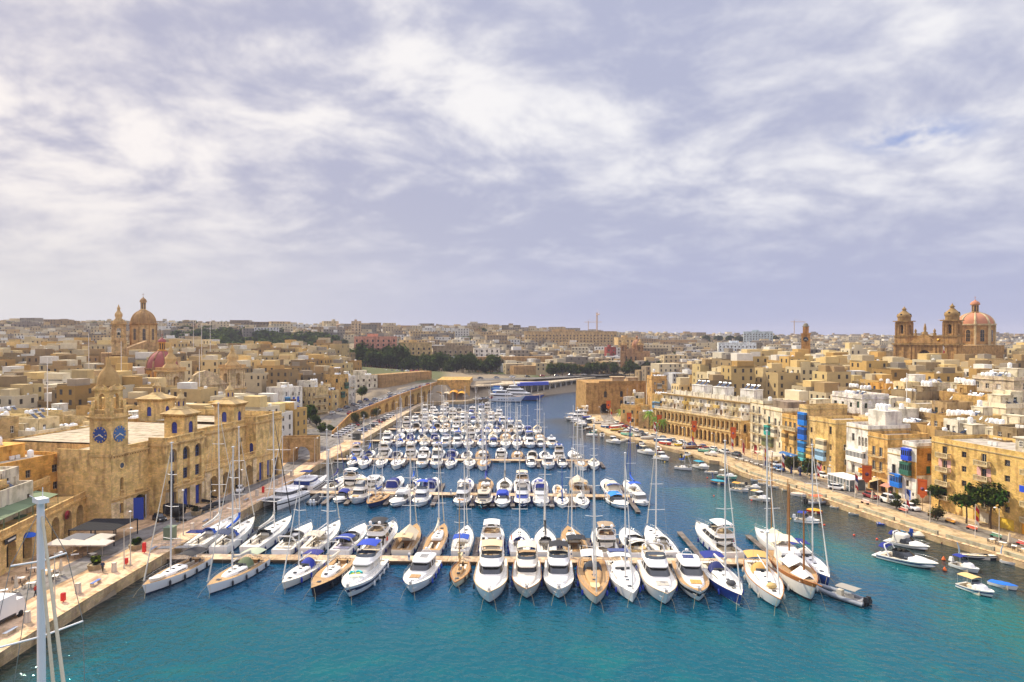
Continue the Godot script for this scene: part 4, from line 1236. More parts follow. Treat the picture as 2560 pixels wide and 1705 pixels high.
func right_row()->void:
	var o:Node3D
	var F:=[]
	for k in range(1,5):
		for x in [1.9,5.3]:F.append(["bal",x,0.3+3.25*k,2.4,false,0x4a4038])
	F.append(["door",3.0,1.9,2.9,0x9c2430]); F.append(["win",1.1,1.2,0.7,1.2,0x6a5a48]); F.append(["win",5.6,1.2,0.7,1.2,0x6a5a48])
	o=row_house("narrow ivory five-storey house with iron balconies and a red door",-0.5,6.9,17.0,12,0xf3e6c8,F)
	roof_thing(o,0,2,17.02,-6)
	F=[["gal",3.0,7.3,2.4,2.9,0x2fa79c],["gal",6.6,7.2,1.9,2.7,0xe4dcc2],["bal",3.4,10.8,2.2,false,0x5a5048,0x49b7c4],["bal",6.8,10.6,2.0,false,0x5a5048],["gal",3.2,3.8,5.4,2.8,0x6f7448],["door",2.6,2.2,3.0,0x9a8a52],["win",8.9,10.8,0.9,1.5,0xd8d0bc],["win",8.9,7.4,0.9,1.6,0xd8d0bc],["win",9.0,4.0,0.9,1.8,0xd8d0bc],["win",1.0,13.6,0.9,1.4,0x8a8070],["win",0.8,10.8,0.8,1.4,0x8a8070],["win",0.9,7.6,0.8,1.4,0x3aa4a0],["door",7.4,1.4,2.6,0x8a7a5c]]
	o=row_house("cream four-storey house with a teal closed balcony over a long olive one",6.9,17.2,15.6,13,0xf3e6c8,F)
	var q:=Shape.new(); q.box(V(1.8,15.7,-9),V(9.6,18.2,-2.4))
	obj("roof_room",q,worn(0x9c8a78,"plaster",0.2),o)
	F=[["bal",2.0,10.4,0.1,true,0],["bal",4.2,10.4,0.1,true,0],["bal",6.4,10.4,0.1,true,0],["gal",2.0,6.6,1.9,2.9,0xdcb56c],["gal",6.0,6.4,2.2,2.9,0xdcb56c],["win",4.0,7.0,0.9,1.8,0xcbbf9f],["win",2.0,3.4,0.9,1.8,0xcbbf9f],["win",4.4,3.4,0.9,1.8,0xcbbf9f],["win",6.6,3.4,0.9,1.8,0xcbbf9f],["door",6.6,1.6,2.7,0x5a4a38],["door",2.0,1.6,2.7,0x5a4a38]]
	o=row_house("golden four-storey house with a long stone balcony over two wooden ones",17.2,25.6,14.2,13,0xf0c476,F)
	open_balcony(o,4.2,10.4,0.01,7.6,true,0)
	var aw:=Shape.new(); aw.quad(V(0.4,2.9,2.2),V(8.0,2.9,2.2),V(8.0,3.4,0.02),V(0.4,3.4,0.02)); aw.quad(V(0.4,3.36,0.02),V(8.0,3.36,0.02),V(8.0,2.86,2.2),V(0.4,2.86,2.2))
	obj("awning",aw,cloth(0x2f6fb4),o)
	F=[["gal",2.15,12.7,3.1,3.6,0x1480e0],["gal",2.15,8.5,3.1,3.4,0x0f6cd8],["gal",2.15,4.9,3.1,2.9,0x2c90e0],["gal",2.15,2.3,2.6,2.2,0x62bfc2],["door",2.1,1.6,2.0,0x2aa8b4]]
	o=row_house("slim house with three bright blue closed balconies stacked one above another",25.6,29.9,17.8,13,0xf2d293,F)
	F=[["win",1.5,11.0,0.9,1.5,0x6a5a48],["bal",1.5,6.9,2.2,false,0x444444],["gal",1.4,3.6,2.2,2.5,0xe6bc5c],["win",1.4,2.2,1.0,1.1,0x5d7a5c],["door",1.4,1.8,2.1,0x7fb45e]]
	o=row_house("narrow buff house with a yellow closed balcony above a green garage door",29.9,33.1,14.8,13,0xf2d293,F)
	F=[["gal",3.1,7.1,3.6,2.7,0xefe0bc],["gal",2.9,3.9,3.7,2.8,0xa9d2ee],["win",0.8,7.4,0.8,1.6,0xc9b98f],["win",6.6,7.2,0.9,1.7,0xc9b98f],["win",6.4,4.0,0.9,1.7,0xe4dcc4],["win",6.5,11.6,1.0,2.2,0x5a5248],["door",2.0,1.7,2.8,0xd77f92],["door",5.9,1.9,2.5,0xb9b7b0],["win",4.0,1.2,0.8,1.2,0x7a6c58]]
	o=row_house("golden corner house with cream upper floor, sky-blue balcony and pink door",33.1,41.7,15.0,12,0xf3d08a,F)
	for e in [[3.0,7.4],[8.6,3.6],[3.2,3.4]]:
		var b:=obj("window",frame_mesh(1.1,1.7),mat(0xd8ccae),o,V(8.62,e[1],-e[0]),PI/2); obj("pane",pane_mesh(1.1,1.7),glass(0x2a2c30),b)
	F=[["win",2.6,11.2,1.0,2.0,0x8a8070],["arch",4.9,10.2,0.95,2.5,0xefe6d4],["arch",6.1,10.2,0.95,2.5,0xefe6d4],["arch",7.3,10.2,0.95,2.5,0xefe6d4],["gal",4.0,6.0,6.2,3.0,0xf4f0e6],["bal",2.6,2.6,2.2,false,0x8c8880],["bal",5.6,2.4,2.2,false,0x8c8880],["door",2.2,1.8,2.3,0x6a4a3a]]
	o=row_house("white house with a very wide white closed balcony and a three-arched loggia",46.0,54.0,15.0,13,0xf6f1e6,F)
	q=Shape.new(); q.box(V(0.8,15.1,-11),V(7.0,19.2,-6))
	obj("roof_room",q,worn(0xeae4da,"plaster",0.2),o)
	roof_thing(o,1,2.0,19.2,-8)
	F=[]
	for y in [8.6,5.0]:
		for x in [2.0,4.4]:F.append(["bal",x,y,0.1,false,0x555048])
	F.append(["door",2.0,2.8,2.8,0x3a3028]); F.append(["door",5.2,1.6,2.6,0x4a3a2c])
	o=row_house("golden house with white French windows behind two long iron balconies",54.0,60.7,13.6,12,0xf2c67c,F)
	for y in [8.6,5.0]:open_balcony(o,3.2,y,0.01,5.0,false,0x555048)
	var ca:=Shape.new(); ca.quad(V(-0.6,2.5,3.2),V(4.6,2.5,3.2),V(4.6,3.1,0.02),V(-0.6,3.1,0.02)); ca.quad(V(-0.6,3.05,0.02),V(4.6,3.05,0.02),V(4.6,2.45,3.2),V(-0.6,2.45,3.2))
	obj("awning",ca,cloth(0xd9c08c),o)
	var sg:=Shape.new(); sg.box(V(-3.0,3.4,0.3),V(1.4,4.6,0.42))
	var so:=obj("shop_sign",sg,mat(0xf09a1a,0.5),o)
	for k in 6:
		var c:=Shape.new(); c.box(V(-2.4+k*0.56,3.8,0.422),V(-2.08+k*0.56,4.2,0.43))
		obj("letter",c,mat(0x7a3a12),so)
	F=[["bal",2.0,5.2,2.6,false,0x6a5a4a,0x4a4038],["win",3.9,5.6,0.8,1.4,0x5a4a3c],["win",1.4,2.9,0.9,1.5,0x7a6c58],["gal",3.2,2.4,3.0,3.0,0x1478dc],["door",3.0,1.1,2.3,0xd8c26a],["door",1.0,1.6,2.3,0x4a4644]]
	o=row_house("low white house with a bright blue closed balcony just above the street",60.7,65.4,10.4,12,0xf6f1e6,F)
	aw=Shape.new(); aw.quad(V(-0.6,2.0,1.8),V(2.2,2.0,1.8),V(2.2,2.6,0.02),V(-0.6,2.6,0.02)); aw.quad(V(-0.6,2.55,0.02),V(2.2,2.55,0.02),V(2.2,1.95,1.8),V(-0.6,1.95,1.8))
	obj("awning",aw,cloth(0xd9907a),o)
	F=[["gal",1.7,9.4,2.3,2.7,0x2250d8],["gal",1.5,5.9,2.8,2.9,0x2e6a58],["win",1.6,3.1,0.9,1.5,0x8a7c60],["door",1.7,1.8,2.5,0x3a6fd4],["win",3.3,1.2,0.5,0.8,0x4a4038]]
	o=row_house("white corner house with a royal blue closed balcony above a dark green one",65.4,69.7,13.0,12,0xf6f1e6,F)
	var band:=Shape.new(); band.box(V(4.303,6.2,-12),V(4.33,13.0,-0.05)); band.box(V(0.02,5.4,0.002),V(4.3,9.3,0.016))
	obj("golden_stonework",band,worn(0xd8a050,"stone",0.11),o)
	for e in [[3.4,9.6,0x6a4a34],[3.2,6.6,0x1f5a3c]]:
		var b:=obj("window",frame_mesh(1.0,1.7),mat(e[2]),o,V(4.335,e[1],-e[0]),PI/2); obj("pane",pane_mesh(1.0,1.7),mat(e[2]) if e[2]==0x1f5a3c else glass(0x2a2c30),b)
	F=[]
	var cols:=[3.6,13.4,23.8,33.8]
	for ci in 4:
		for k in 4:
			var y:=2.6+3.1*k
			F.append(["bal",cols[ci],y,3.3,true,0,0xcfc4aa if (ci+k)%3 else 0x6a5a44])
			if k==0 and ci==0:pass
	for x in [8.6,18.7,28.6]:
		for k in 4:F.append(["win",x,3.4+3.1*k,1.2,1.25,0x8a7a5c if k%2==0 else 0x5a4a3a])
	F.append(["door",9.4,3.0,2.4,0xdcc27c]); F.append(["door",24.0,4.4,2.5,0xf0b01c]); F.append(["door",18.6,3.2,2.2,0xe8c440]); F.append(["door",13.4,2.4,2.2,0xcfc9b8])
	o=row_house("long sand-coloured apartment block with stone-balustraded balconies in columns",74.0,112.0,15.2,15,0xf5cf82,F)
	for e in [[3.6,8.8],[13.4,8.8]]:
		var pk:=Shape.new(); pk.box(V(e[0]-1.65,e[1]+0.05,0.004),V(e[0]-0.62,e[1]+2.6,0.02)); pk.box(V(e[0]+0.62,e[1]+0.05,0.004),V(e[0]+1.65,e[1]+2.6,0.02))
		obj("pink_wall_panel",pk,worn(0xeab8b0,"plaster",0.3),o)
	var tw:=thing("towel","bright blue cloth hung over an apartment balcony railing","cloth",o.transform*V(23.0,9.5,1.06),-1.3593)
	for x in [-0.75,0.1]:
		var tq:=Shape.new(); tq.box(V(x,-1.0,0),V(x+0.8,0.25,0.05))
		obj("cloth",tq,cloth(0x1a52e0),tw)
	var ph:=Shape.new(); ph.box(V(16.0,15.25,-9.5),V(27,17.9,-5.0)); ph.box(V(15.7,17.9,-10),V(27.3,18.1,-4.6))
	var pho:=obj("roof_room",ph,worn(0xdcd2bc,"plaster",0.2),o)
	for k in 6:window(pho,turned(17.3+k*1.25,16.2,-4.99),0.9,1.2,0xe8e4d8)
	roof_thing(o,1,28.5,15.25,-8); roof_thing(o,0,33,15.25,-8); roof_thing(o,4,6,15.25,-9); roof_thing(o,5,9,15.25,-6)
	var ac:=Shape.new(); ac.box(V(18.4,5.6,0.02),V(19.2,6.2,0.4)); obj("air_conditioner",ac,mat(0xe4e4e0),o)
func arcade_block()->void:
	var m:=worn(0xf2d08e,"stone",0.11)
	var th:=-1.099
	var o:=thing("arcade_building","long waterfront terrace with two tiers of arches below white balconied houses","building",V(58.5,1.24,-279.6),th)
	var s:=Shape.new()
	var lo:=[]; var hi:=[]
	for i in 20:
		var x:=1.2+i*2.26
		lo.append([x,x+1.66,0.02,3.9,true]); hi.append([x,x+1.66,5.1,8.3,true])
	facade(s,turned(0,0,0),47.1,9.2,lo+hi,0.7)
	facade(s,turned(47.1,0,0,PI/2),4,9.2,[[1.0,2.6,4.8,8.0,true]],0.3)
	facade(s,turned(47.1,0,-4,PI/2),12,15.0,[[3.0,4.2,4.0,6.2],[3.0,4.2,9.2,12.0]],0.3)
	facade(s,turned(0,0,-16,-PI/2),16,9.2,[],0.2)
	s.quad(V(0,9.2,0),V(47.1,9.2,0),V(47.1,9.2,-4),V(0,9.2,-4))
	s.quad(V(47.1,0,-16),V(0,0,-16),V(0,15,-16),V(47.1,15,-16))
	s.quad(V(0,0.01,-4),V(47.1,0.01,-4),V(47.1,9.2,-4),V(0,9.2,-4))
	s.quad(V(0,4.6,-0.7),V(47.1,4.6,-0.7),V(47.1,4.6,-4),V(0,4.6,-4))
	obj("wall",s,m,o)
	for e in [[3.6,4.0],[3.6,9.2]]:
		var w:=obj("window",frame_mesh(1.2,2.4),mat(0x6a5a44),o,V(47.1-0.26,e[1],-4-e[0]),PI/2); obj("pane",pane_mesh(1.2,2.4),glass(),w)
	for i in 20:
		var x:=1.2+i*2.26+0.83
		door(o,turned(x,0.03,-3.98),1.3,2.6,[0x5a4a38,0x3f5a48,0x6a3a2c,0x4a4a50][i%4])
		window(o,turned(x,5.0,-3.98),1.1,2.3,0x7a6c58)
		var pr:=Shape.new(); pr.box(V(x-0.83,4.72,-0.45),V(x+0.83,5.08,-0.3)); pr.box(V(x-0.83,5.5,-0.45),V(x+0.83,5.65,-0.3))
		for k in 5:pr.box(V(x-0.72+k*0.32,5.08,-0.42),V(x-0.6+k*0.32,5.5,-0.33))
		obj("balustrade",pr,worn(0xf0e2c0,"plaster",0.3),o)
	var c:=Shape.new()
	c.box(V(-0.1,4.5,0.004),V(47.2,4.9,0.25)); c.box(V(-0.1,8.9,0.004),V(47.3,9.3,0.35))
	for i in 21:
		var x:=0.85+i*2.26
		c.box(V(x-0.18,4.9,0.004),V(x+0.18,8.9,0.2))
	obj("cornice",c,worn(0xe6c98e,"plaster",0.2),o)
	balusters(o,V(0.2,9.3,0.0),V(46.9,9.3,0.0),0.95,worn(0xefe4cc,"plaster",0.3),"balustrade",0.4)
	var cols:=[0xf3e2b8,0xf6f0e2,0xf6f2e8,0xf0d690,0xf4e6c0,0xf8f4ea,0xf2dfae,0xf8f5ee,0xf4e8c8,0xf0e0b4,0xf8f6f0]
	for i in 11:
		var w:=47.1/11
		var hs:=Shape.new()
		facade(hs,turned(i*w,9.2,-4),w,5.6,[[w*0.3-0.5,w*0.3+0.5,3.2,5.0],[w*0.62,w*0.62+1.1,0.05,2.3],[w*0.12,w*0.12+0.9,0.8,2.2]],0.3)
		var ho:=obj("house_front",hs,worn(cols[i],"plaster",0.2),o)
		window(o,turned(i*w+w*0.3,12.4,-4.27),1.0,1.8,0xe8e0d0)
		door(o,turned(i*w+w*0.62+0.55,9.26,-4.27),1.1,2.2,[0xb8b0a0,0x7a5a3c,0xe0dcd0][i%3])
		window(o,turned(i*w+w*0.12+0.45,10.0,-4.27),0.9,1.4,0x6a5a48)
		var bs:=Shape.new(); bs.box(V(i*w+w*0.3-1.3,12.1,-4),V(i*w+w*0.3+1.3,13.1,-3.1))
		obj("balcony",bs,worn([0xf8f4ea,0xf4e6c0,0xf8f4ea,0xe8c878][i%4],"plaster",0.3),o)
		var pt:=Shape.new(); pt.box(V(i*w+w-0.12,9.22,-3.99),V(i*w+w+0.08,11.0,-0.5))
		if i%2==0:obj("party_wall",pt,worn(0xf4efe2,"plaster",0.3),o)
	var rc:=Shape.new(); rc.box(V(-0.3,14.75,-3.9),V(47.4,15.0,-3.4)); rc.box(V(-0.4,15.0,-4.4),V(47.5,15.3,-3.2)); rc.box(V(46.9,15.0,-16),V(47.5,15.3,-4.4))
	obj("cornice",rc,worn(0xb89a66,"plaster",0.2),o)
	var rf:=Shape.new(); rf.quad(V(0,15.02,-4.4),V(46.9,15.02,-4.4),V(46.9,15.02,-16),V(0,15.02,-16))
	obj("roof",rf,worn(0xd8ccb4,"paving",0.12),o)
	var wl:=Shape.new()
	wl.box(V(3,15.05,-7.4),V(46,16.6,-7.1))
	for i in 13:wl.box(V(3.2+i*3.5,15.05,-7.55),V(3.8+i*3.5,17.0,-6.95))
	obj("roof_wall",wl,worn(0xefe6d2,"plaster",0.2),o)
	for i in 3:
		var x:float=[13.0,24.5,38.5][i]
		var hb:=Shape.new(); hb.box(V(x,15.05,-12.5),V(x+6.6,19.3,-8.2)); hb.box(V(x-0.15,19.3,-12.65),V(x+6.75,19.5,-8.05))
		obj("roof_room",hb,worn(0xf6f2ea,"plaster",0.2),o)
		for k in 2:roof_thing(o,3,x+0.6+k*2.9,19.5,-10.4)
	var sc:=Shape.new()
	for i in 9:sc.box(V(47.15,0,-1.2-i*0.7-0.7),V(50.2,0.35+i*0.34,-1.2-i*0.7))
	sc.box(V(50.2,0,-9),V(50.6,4.0,1.0))
	tag(obj("stone_stair",sc,worn(0xe0b870,"stone",0.12),self,o.position,th),"stone stair climbing beside the near end of the arcade building","stairs")
func bastion()->void:
	var m:=worn(0xc49c62,"stone",0.10)
	var o:=thing("bastion","old brown stone bastion with an arched road gate at the narrows","fortification",V(37.5,0.0,-341),0.10)
	var s:=Shape.new()
	facade(s,turned(6.2,0,0),24,16.6,[[0.6,5.0,1.2,6.2,true],[2.4,4.0,9.2,12.4,true],[10.6,12.2,9.4,12.4,true],[10.6,12.2,5.0,7.8,true],[19.6,21.2,9.2,12.2,true]],1.2)
	s.frustum(V(-0.9,-2,-26),V(6.6,16.6,0.8),0.5,0.6,0.7)
	s.box(V(6.2,6.3,-26),V(30.2,16.6,-1.25))
	s.box(V(11.4,0.5,-26),V(30.2,6.3,-1.25))
	obj("wall",s,m,o)
	for e in [[9.4,9.2,1.5,3.1],[17.6,9.4,1.5,2.9],[17.6,5.0,1.5,2.7],[26.6,9.2,1.5,2.9]]:window(o,turned(e[0],e[1],-0.9),e[2],e[3],0x4a4a50,true,0x2a3036,2,3)
	var c:=Shape.new(); c.box(V(5.5,15.6,0.02),V(30.4,15.9,0.3)); c.box(V(6.2,16.6,-0.8),V(30.2,17.4,-0.2))
	obj("cornice",c,worn(0xb08a56,"plaster",0.2),o)
	var tp:=Shape.new(); tp.box(V(14,16.7,-9),V(20,19.0,-4)); tp.box(V(13.6,19.0,-9.6),V(20.6,19.3,-3.4)); tp.box(V(22.5,16.7,-11),V(28,18.6,-6)); tp.box(V(22.2,18.6,-11.3),V(28.3,18.85,-5.7))
	obj("terrace_room",tp,worn(0xc8b090,"plaster",0.2),o)
	var r:=RandomNumberGenerator.new()
	r.seed=71
	var defs:=[
		[V(71,4,-335),7.5,8,15.4,0xe0b878,0.1,"brown stone tower house rising beside the bastion's right end"],
		[V(52.6,1.1,-299),7.0,8,8.3,0xf0c880,-0.62,"yellow two-storey house with a flat roof in front of the bastion"],
		[V(57.5,1.1,-289),5.5,6.5,6.0,0xd8bc8c,-0.55,"small grey-beige corner house left of the palm trees"],
		[V(56.0,1.1,-312),8.5,7,9.6,0xf2d080,-0.3,"low golden house tucked against the foot of the bastion"],
		[V(66.0,1.1,-297),7.0,8,13.0,0xe8c078,-0.85,"tall honey house with a pale blue balcony behind the palms"],
	]
	for e in defs:
		var h:=thing("house",e[6],"house",e[0],e[5])
		house(h,e[1],e[2],e[3],e[4],r,3.0)
		if e[6].contains("pale blue"):
			gallery(h,-0.6,7.8,4.01,3.6,2.6,0x8cc4ea);
func numeral(k:int)->String:
	var low:=["first","second","third","fourth","fifth","sixth","seventh","eighth","ninth","tenth","eleventh","twelfth","thirteenth","fourteenth","fifteenth","sixteenth","seventeenth","eighteenth","nineteenth"]
	if k<19:return low[k]
	var t:=(k+1)/10; var u:=(k+1)%10
	return (["twentieth","thirtieth","fortieth","fiftieth","sixtieth","seventieth"][t-2]) if u==0 else ["twenty","thirty","forty","fifty","sixty","seventy"][t-2]+"-"+low[u-1]
var extra:=[]
func blocked(x:float,z:float,pad:float)->bool:
	for e in [[-127,-287,27],[-203,-368,26],[212,-352,22],[240,-368,20],[180.7,-420,7],[84,-262,19],[60,-330,27],[62,-300,16],[-92,-152,16],[-88,-172,18],[-96,-170,20],[-75,-185,12],[-105,-165,12],[127,-238,11],[147,-203,9]]:
		if Vector2(x-e[0],z-e[1]).length()<e[2]+pad:return true
	return false
func fill_town()->void:
	var r:=RandomNumberGenerator.new()
	r.seed=1234
	var count:=0
	for side in 2:
		var th:float=1.3582 if side==0 else -1.3593
		var org:=V(-73.7,0,-145) if side==0 else V(79.6,0,-227)
		var b:=Basis(Vector3.UP,th)
		var row:=0
		var v:=-118.0 if side==0 else -150.0
		while v<(330.0 if side==0 else 190.0):
			var pitch:=r.randf_range(8.2,11.0)
			var u:=20.0 if side==0 else 13.0
			var k:=0
			while u<330.0:
				var dp:=r.randf_range(8.0,12.0)
				var w:=pitch-(0.15 if r.randf()<0.75 else 1.6)
				var at:=org+b*V(v if side==0 else v,0,-u-dp/2)
				u+=dp+(0.2 if r.randf()<0.6 else 3.4)
				var d:=-at.z
				var ang:=at.x/maxf(d,1)
				if d<84 or d>(470 if side==0 and at.x<-112 else 420) or absf(ang)>0.84:continue
				if side==0 and (at.x>along(LEFT_EDGE,d)-22 or d>250 and at.x>-98 and d<480):continue
				if side==1 and at.x<along(RIGHT_EDGE,d)+26:continue
				if side==1 and d>385:continue
				if blocked(at.x,at.z,5.5):continue
				var top:float
				if side==0:top=15.5+(d-150)*0.060+r.randf_range(-3.0,3.0)-clampf((120.0-d)*0.12,0,6)
				else:top=17.5+clampf(u-14,0,60)*0.06+clampf((d-150)*0.036,-2,8)+r.randf_range(-3.4,3.2)
				if side==0 and at.x>-128 and d>190:top-=2.5
				var g:=ground(at.x,at.z)
				var h:=clampf(top-g,4.2,14)
				var ci:=r.randi_range(0,11)
				if ci==8 and r.randf()<0.6:ci=2
				if side==0 and r.randf()<0.3:ci=[6,11,3,5][r.randi_range(0,3)]
				if d>(206.0 if side==0 else 228.0):
					extra.append([V(at.x,g-3.0,at.z),w,dp,h+3.0+r.randf_range(-2.6,2.4),th+(PI/2 if r.randf()<0.25 else 0.0),ci])
					continue
				var o:=thing("house","x","house",V(at.x,g-0.3,at.z),th+r.randf_range(-0.06,0.06)+(PI/2 if r.randf()<0.25 else 0.0)*(-1 if side==0 else 1),"flat-roofed houses of the %s town"%["left","right"][side])
				var desc:=house(o,w,dp,h,STONE[ci],r,5.0,[side==0,side==1],true)
				k+=1
				count+=1
				var label:="%s %s, %s from the water, %s row, %s town"%[STONE_NAMES[ci],desc,numeral(k-1),numeral(row),["left","right"][side]]
				labels.erase("x")
				tag(o,label,"house","flat-roofed houses of the %s town"%["left","right"][side])
			v+=pitch+(0.0 if r.randf()<0.7 else 3.0)
			if k>0:row+=1
	var defs:=[
		[V(127,9,-238),14,13,11.6,0xdca858,-1.25,"big golden block with six tall windows behind the white waterfront houses"],
		[V(147,10,-203),12,12,17.5,0xf0e0c4,-1.2,"tall pale windowless-looking tower block at the right edge"],
		[V(104.5,3,-205),13,9,19.0,0xf4f2f0,-1.36,"tall blank white house rising behind the blue-balconied house"],
	]
	for e in defs:
		var h:=thing("house",e[6],"house",e[0],e[5])
		house(h,e[1],e[2],e[3],e[4],r,6.0)
func street_row_left()->void:
	var r:=RandomNumberGenerator.new()
	r.seed=55
	var defs:=[
		[V(-99,3,-297),11,10,14.2,0xf6f0e2,1.05,"white house with blue shutters at the bend of the left street",0x2d5fb8],
		[V(-90.5,3.5,-309),9.5,10,12.6,0xe6cf9c,1.0,"beige apartment house with long white balconies on the left street",0xb8a888],
		[V(-86.5,4,-321),4.5,9,10.0,0xe0c48c,1.1,"narrow low sand house between two taller ones on the left street",0x6a5a48],
		[V(-85.0,4.5,-330),7,9,16.2,0xdcb878,1.15,"tall golden house with green closed balconies on the left street",0x3f6a50],
		[V(-83.5,5,-340),6,9,14.5,0xf4f0e6,1.2,"tall narrow white house next to the golden one on the left street",0x8a8a88],
		[V(-91,6,-402),20,12,10.4,0xf2e6cc,0.6,"pale wide mansion with arched windows above the ramp road",0x8a94a0],
	]
	for e in defs:
		var h:=thing("town_house",e[6],"house",e[0],e[5],"houses along the street above the marina")
		house(h,e[1],e[2],e[3],e[4],r,4.0)
		if e[6].contains("white balconies"):
			for k in 3:open_balcony(h,0,2.4+3.3*k,e[2]/2.0+0.01,8.4,true,0)
		if e[6].contains("green closed"):
			for k in 2:gallery(h,[-1.2,1.6][k],6.0+4.2*k,e[2]/2.0+0.01,2.4,2.8,0x2f5a44)
		if e[6].contains("blue shutters"):
			gallery(h,-3.2,8.0,e[2]/2.0+0.01,2.2,2.8,0x4aa0d8)
			for x in [0.6,3.0]:
				door(h,turned(x,4.2,e[2]/2.0+0.01),1.1,2.3,0x1f56c0); door(h,turned(x,8.4,e[2]/2.0+0.01),1.1,2.3,0x1f56c0)
	var m:=worn(0xe2b870,"stone",0.1)
	var o:=thing("arched_ramp","long golden stone ramp wall on arches carrying the road above the marina","retaining wall")
	var line:=[[-69.0,-262.0,2.4],[-71.0,-300.0,5.0],[-60.0,-356.0,8.2],[-46.0,-418.0,11.0]]
	var pts:=[]
	for i in 3:
		var n:int=[4,6,7][i]
		for k in n:pts.append(V(lerpf(line[i][0],line[i+1][0],k/float(n)),lerpf(line[i][2],line[i+1][2],k/float(n)),lerpf(line[i][1],line[i+1][1],k/float(n))))
	pts.append(V(-46,11.0,-418))
	var s:=Shape.new(); var rail:=Shape.new(); var dark:=Shape.new()
	for i in pts.size()-1:
		var a:Vector3=pts[i]; var b:Vector3=pts[i+1]
		var l:=Vector2(a.x-b.x,a.z-b.z).length()
		var yaw:=atan2(-(b.z-a.z),b.x-a.x)
		var y0:=minf(a.y,b.y)
		var t:=Transform3D(Basis(Vector3.UP,yaw),V(a.x,1.6,a.z))
		var hh:=y0-1.6
		var holes:=[]
		if hh>2.4 and i>4:holes.append([l*0.5-minf(2.6,hh*0.4),l*0.5+minf(2.6,hh*0.4),0.02,minf(hh-0.7,6.4),true])
		facade(s,t,l,hh,holes,1.6)
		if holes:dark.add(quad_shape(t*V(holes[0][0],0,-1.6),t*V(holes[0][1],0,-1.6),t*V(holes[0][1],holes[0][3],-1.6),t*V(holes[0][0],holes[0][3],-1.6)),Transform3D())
		s.quad(V(a.x,y0,a.z),V(b.x,y0,b.z),b,a)
		box_between(rail,a+V(0,-0.3,0),b+V(0,-0.3,0),0.5,1.25) if absf(a.y-b.y)<0.001 else sloped_box(rail,a,b,0.5,1.0)
	obj("wall",s,m,o)
	obj("parapet",rail,worn(0xd0a066,"stone",0.1),o)
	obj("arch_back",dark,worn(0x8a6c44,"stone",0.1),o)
	var rs:=Shape.new()
	var inner:=[V(-86,2.3,-262),V(-82.5,4.6,-300),V(-72.0,7.8,-356),V(-58.0,10.6,-422)]
	for i in 3:
		var a:=V(line[i][0],line[i][2]-0.35,line[i][1]); var b:=V(line[i+1][0],line[i+1][2]-0.35,line[i+1][1])
		rs.quad(a,b,inner[i+1],inner[i])
	rs.quad(V(-46,10.65,-418),V(-36,10.3,-448),V(-44,10.5,-470),inner[3])
	rs.quad(V(-36,10.3,-448),V(20,9.9,-478),V(16,10.0,-494),V(-44,10.5,-470))
	rs.quad(V(20,9.9,-478),V(90,9.8,-540),V(84,9.9,-556),V(16,10.0,-494))
	for k in rs.n.size():
		if rs.n[k].y<0:rs.n[k]=-rs.n[k]
	struct("ramp_road",rs,worn(0x827d77,"paving",0.1))
	strip("car_park",[Vector2(-58.5,-252),Vector2(-58.8,-300),Vector2(-56,-340),Vector2(-55,-390)],[Vector2(-68,-252),Vector2(-69.5,-300),Vector2(-62,-340),Vector2(-52.5,-396)],1.672,worn(0xa39a8c,"paving",0.1))
	var f:=thing("fort_block","square golden stone block at the end of the arched ramp","fortification")
	var fs:=Shape.new()
	facade(fs,turned(-46,1.6,-418.5,0.0),20,11.4,[[4.0,5.0,4.0,6.0],[9.5,10.5,4.2,6.2],[14.6,15.6,4.2,6.2]],0.5)
	fs.box(V(-46,1.6,-452),V(-26,13.0,-419.0))
	obj("wall",fs,m,f)
	for x in [4.5,10.0,15.1]:small_window(f,turned(-46,1.6,-418.5,0.0)*turned(x,4.15,-0.4),1.0,1.9,0xb8a480)
	var tm:=thing("terminal_building","long low waterfront terminal with a flat pale roof on slanting columns","building")
	var rf:=Shape.new(); var gl:=Shape.new()
	var tp:=[V(-26,0,-424),V(2,0,-440),V(24,0,-470),V(62,0,-516)]
	for i in 3:
		var a:Vector3=tp[i]; var b:Vector3=tp[i+1]
		var u:=(b-a).normalized()
		var nrm:=V(-u.z,0,u.x)
		if nrm.z<0:nrm=-nrm
		var back:=-nrm*16
		var q:=[a+nrm*1.5,b+nrm*1.5,b+back,a+back]
		var y0:=[8.6,9.0,7.6,8.8]
		for k in 4:q[k]=q[k]+V(0,y0[i] if k in [0,3] else y0[i+1],0)
		rf.quad(q[0]+V(0,0.4,0),q[1]+V(0,0.4,0),q[2]+V(0,0.9,0),q[3]+V(0,0.9,0))
		rf.quad(q[0]-V(0,0.5,0),q[1]-V(0,0.5,0),q[1]+V(0,0.4,0),q[0]+V(0,0.4,0))
		rf.quad(q[1]-V(0,0.5,0),q[0]-V(0,0.5,0),q[3]-V(0,0.5,0),q[2]-V(0,0.5,0))
		if i==1:
			var bc:=Shape.new(); bc.quad(q[0]+V(0,-1.2,0.1),q[1]+V(0,-1.2,0.1),q[1]+V(0,0.9,0.1),q[0]+V(0,0.9,0.1)); bc.quad(q[0]+V(0,0.9,0.1),q[1]+V(0,0.9,0.1),q[1]+V(0,0.9,-4),q[0]+V(0,0.9,-4)); obj("blue_fascia",bc,mat(0x3a52c0,0.6),tm)
		gl.quad(a-nrm*3+V(0,1.6,0),b-nrm*3+V(0,1.6,0),b-nrm*3+V(0,y0[i+1],0),a-nrm*3+V(0,y0[i],0))
		var n:=int(a.distance_to(b)/6.5)
		for k in n:
			var c:=Shape.new()
			var ft:=a.lerp(b,(k+0.5)/n)
			for e in [-0.9,0.9]:c.tube([ft+V(0,1.6,0),ft+u*e+V(0,8.0,0)],0.22,-1,6)
			obj("column",c,mat(0xd8d2c8,0.7),tm)
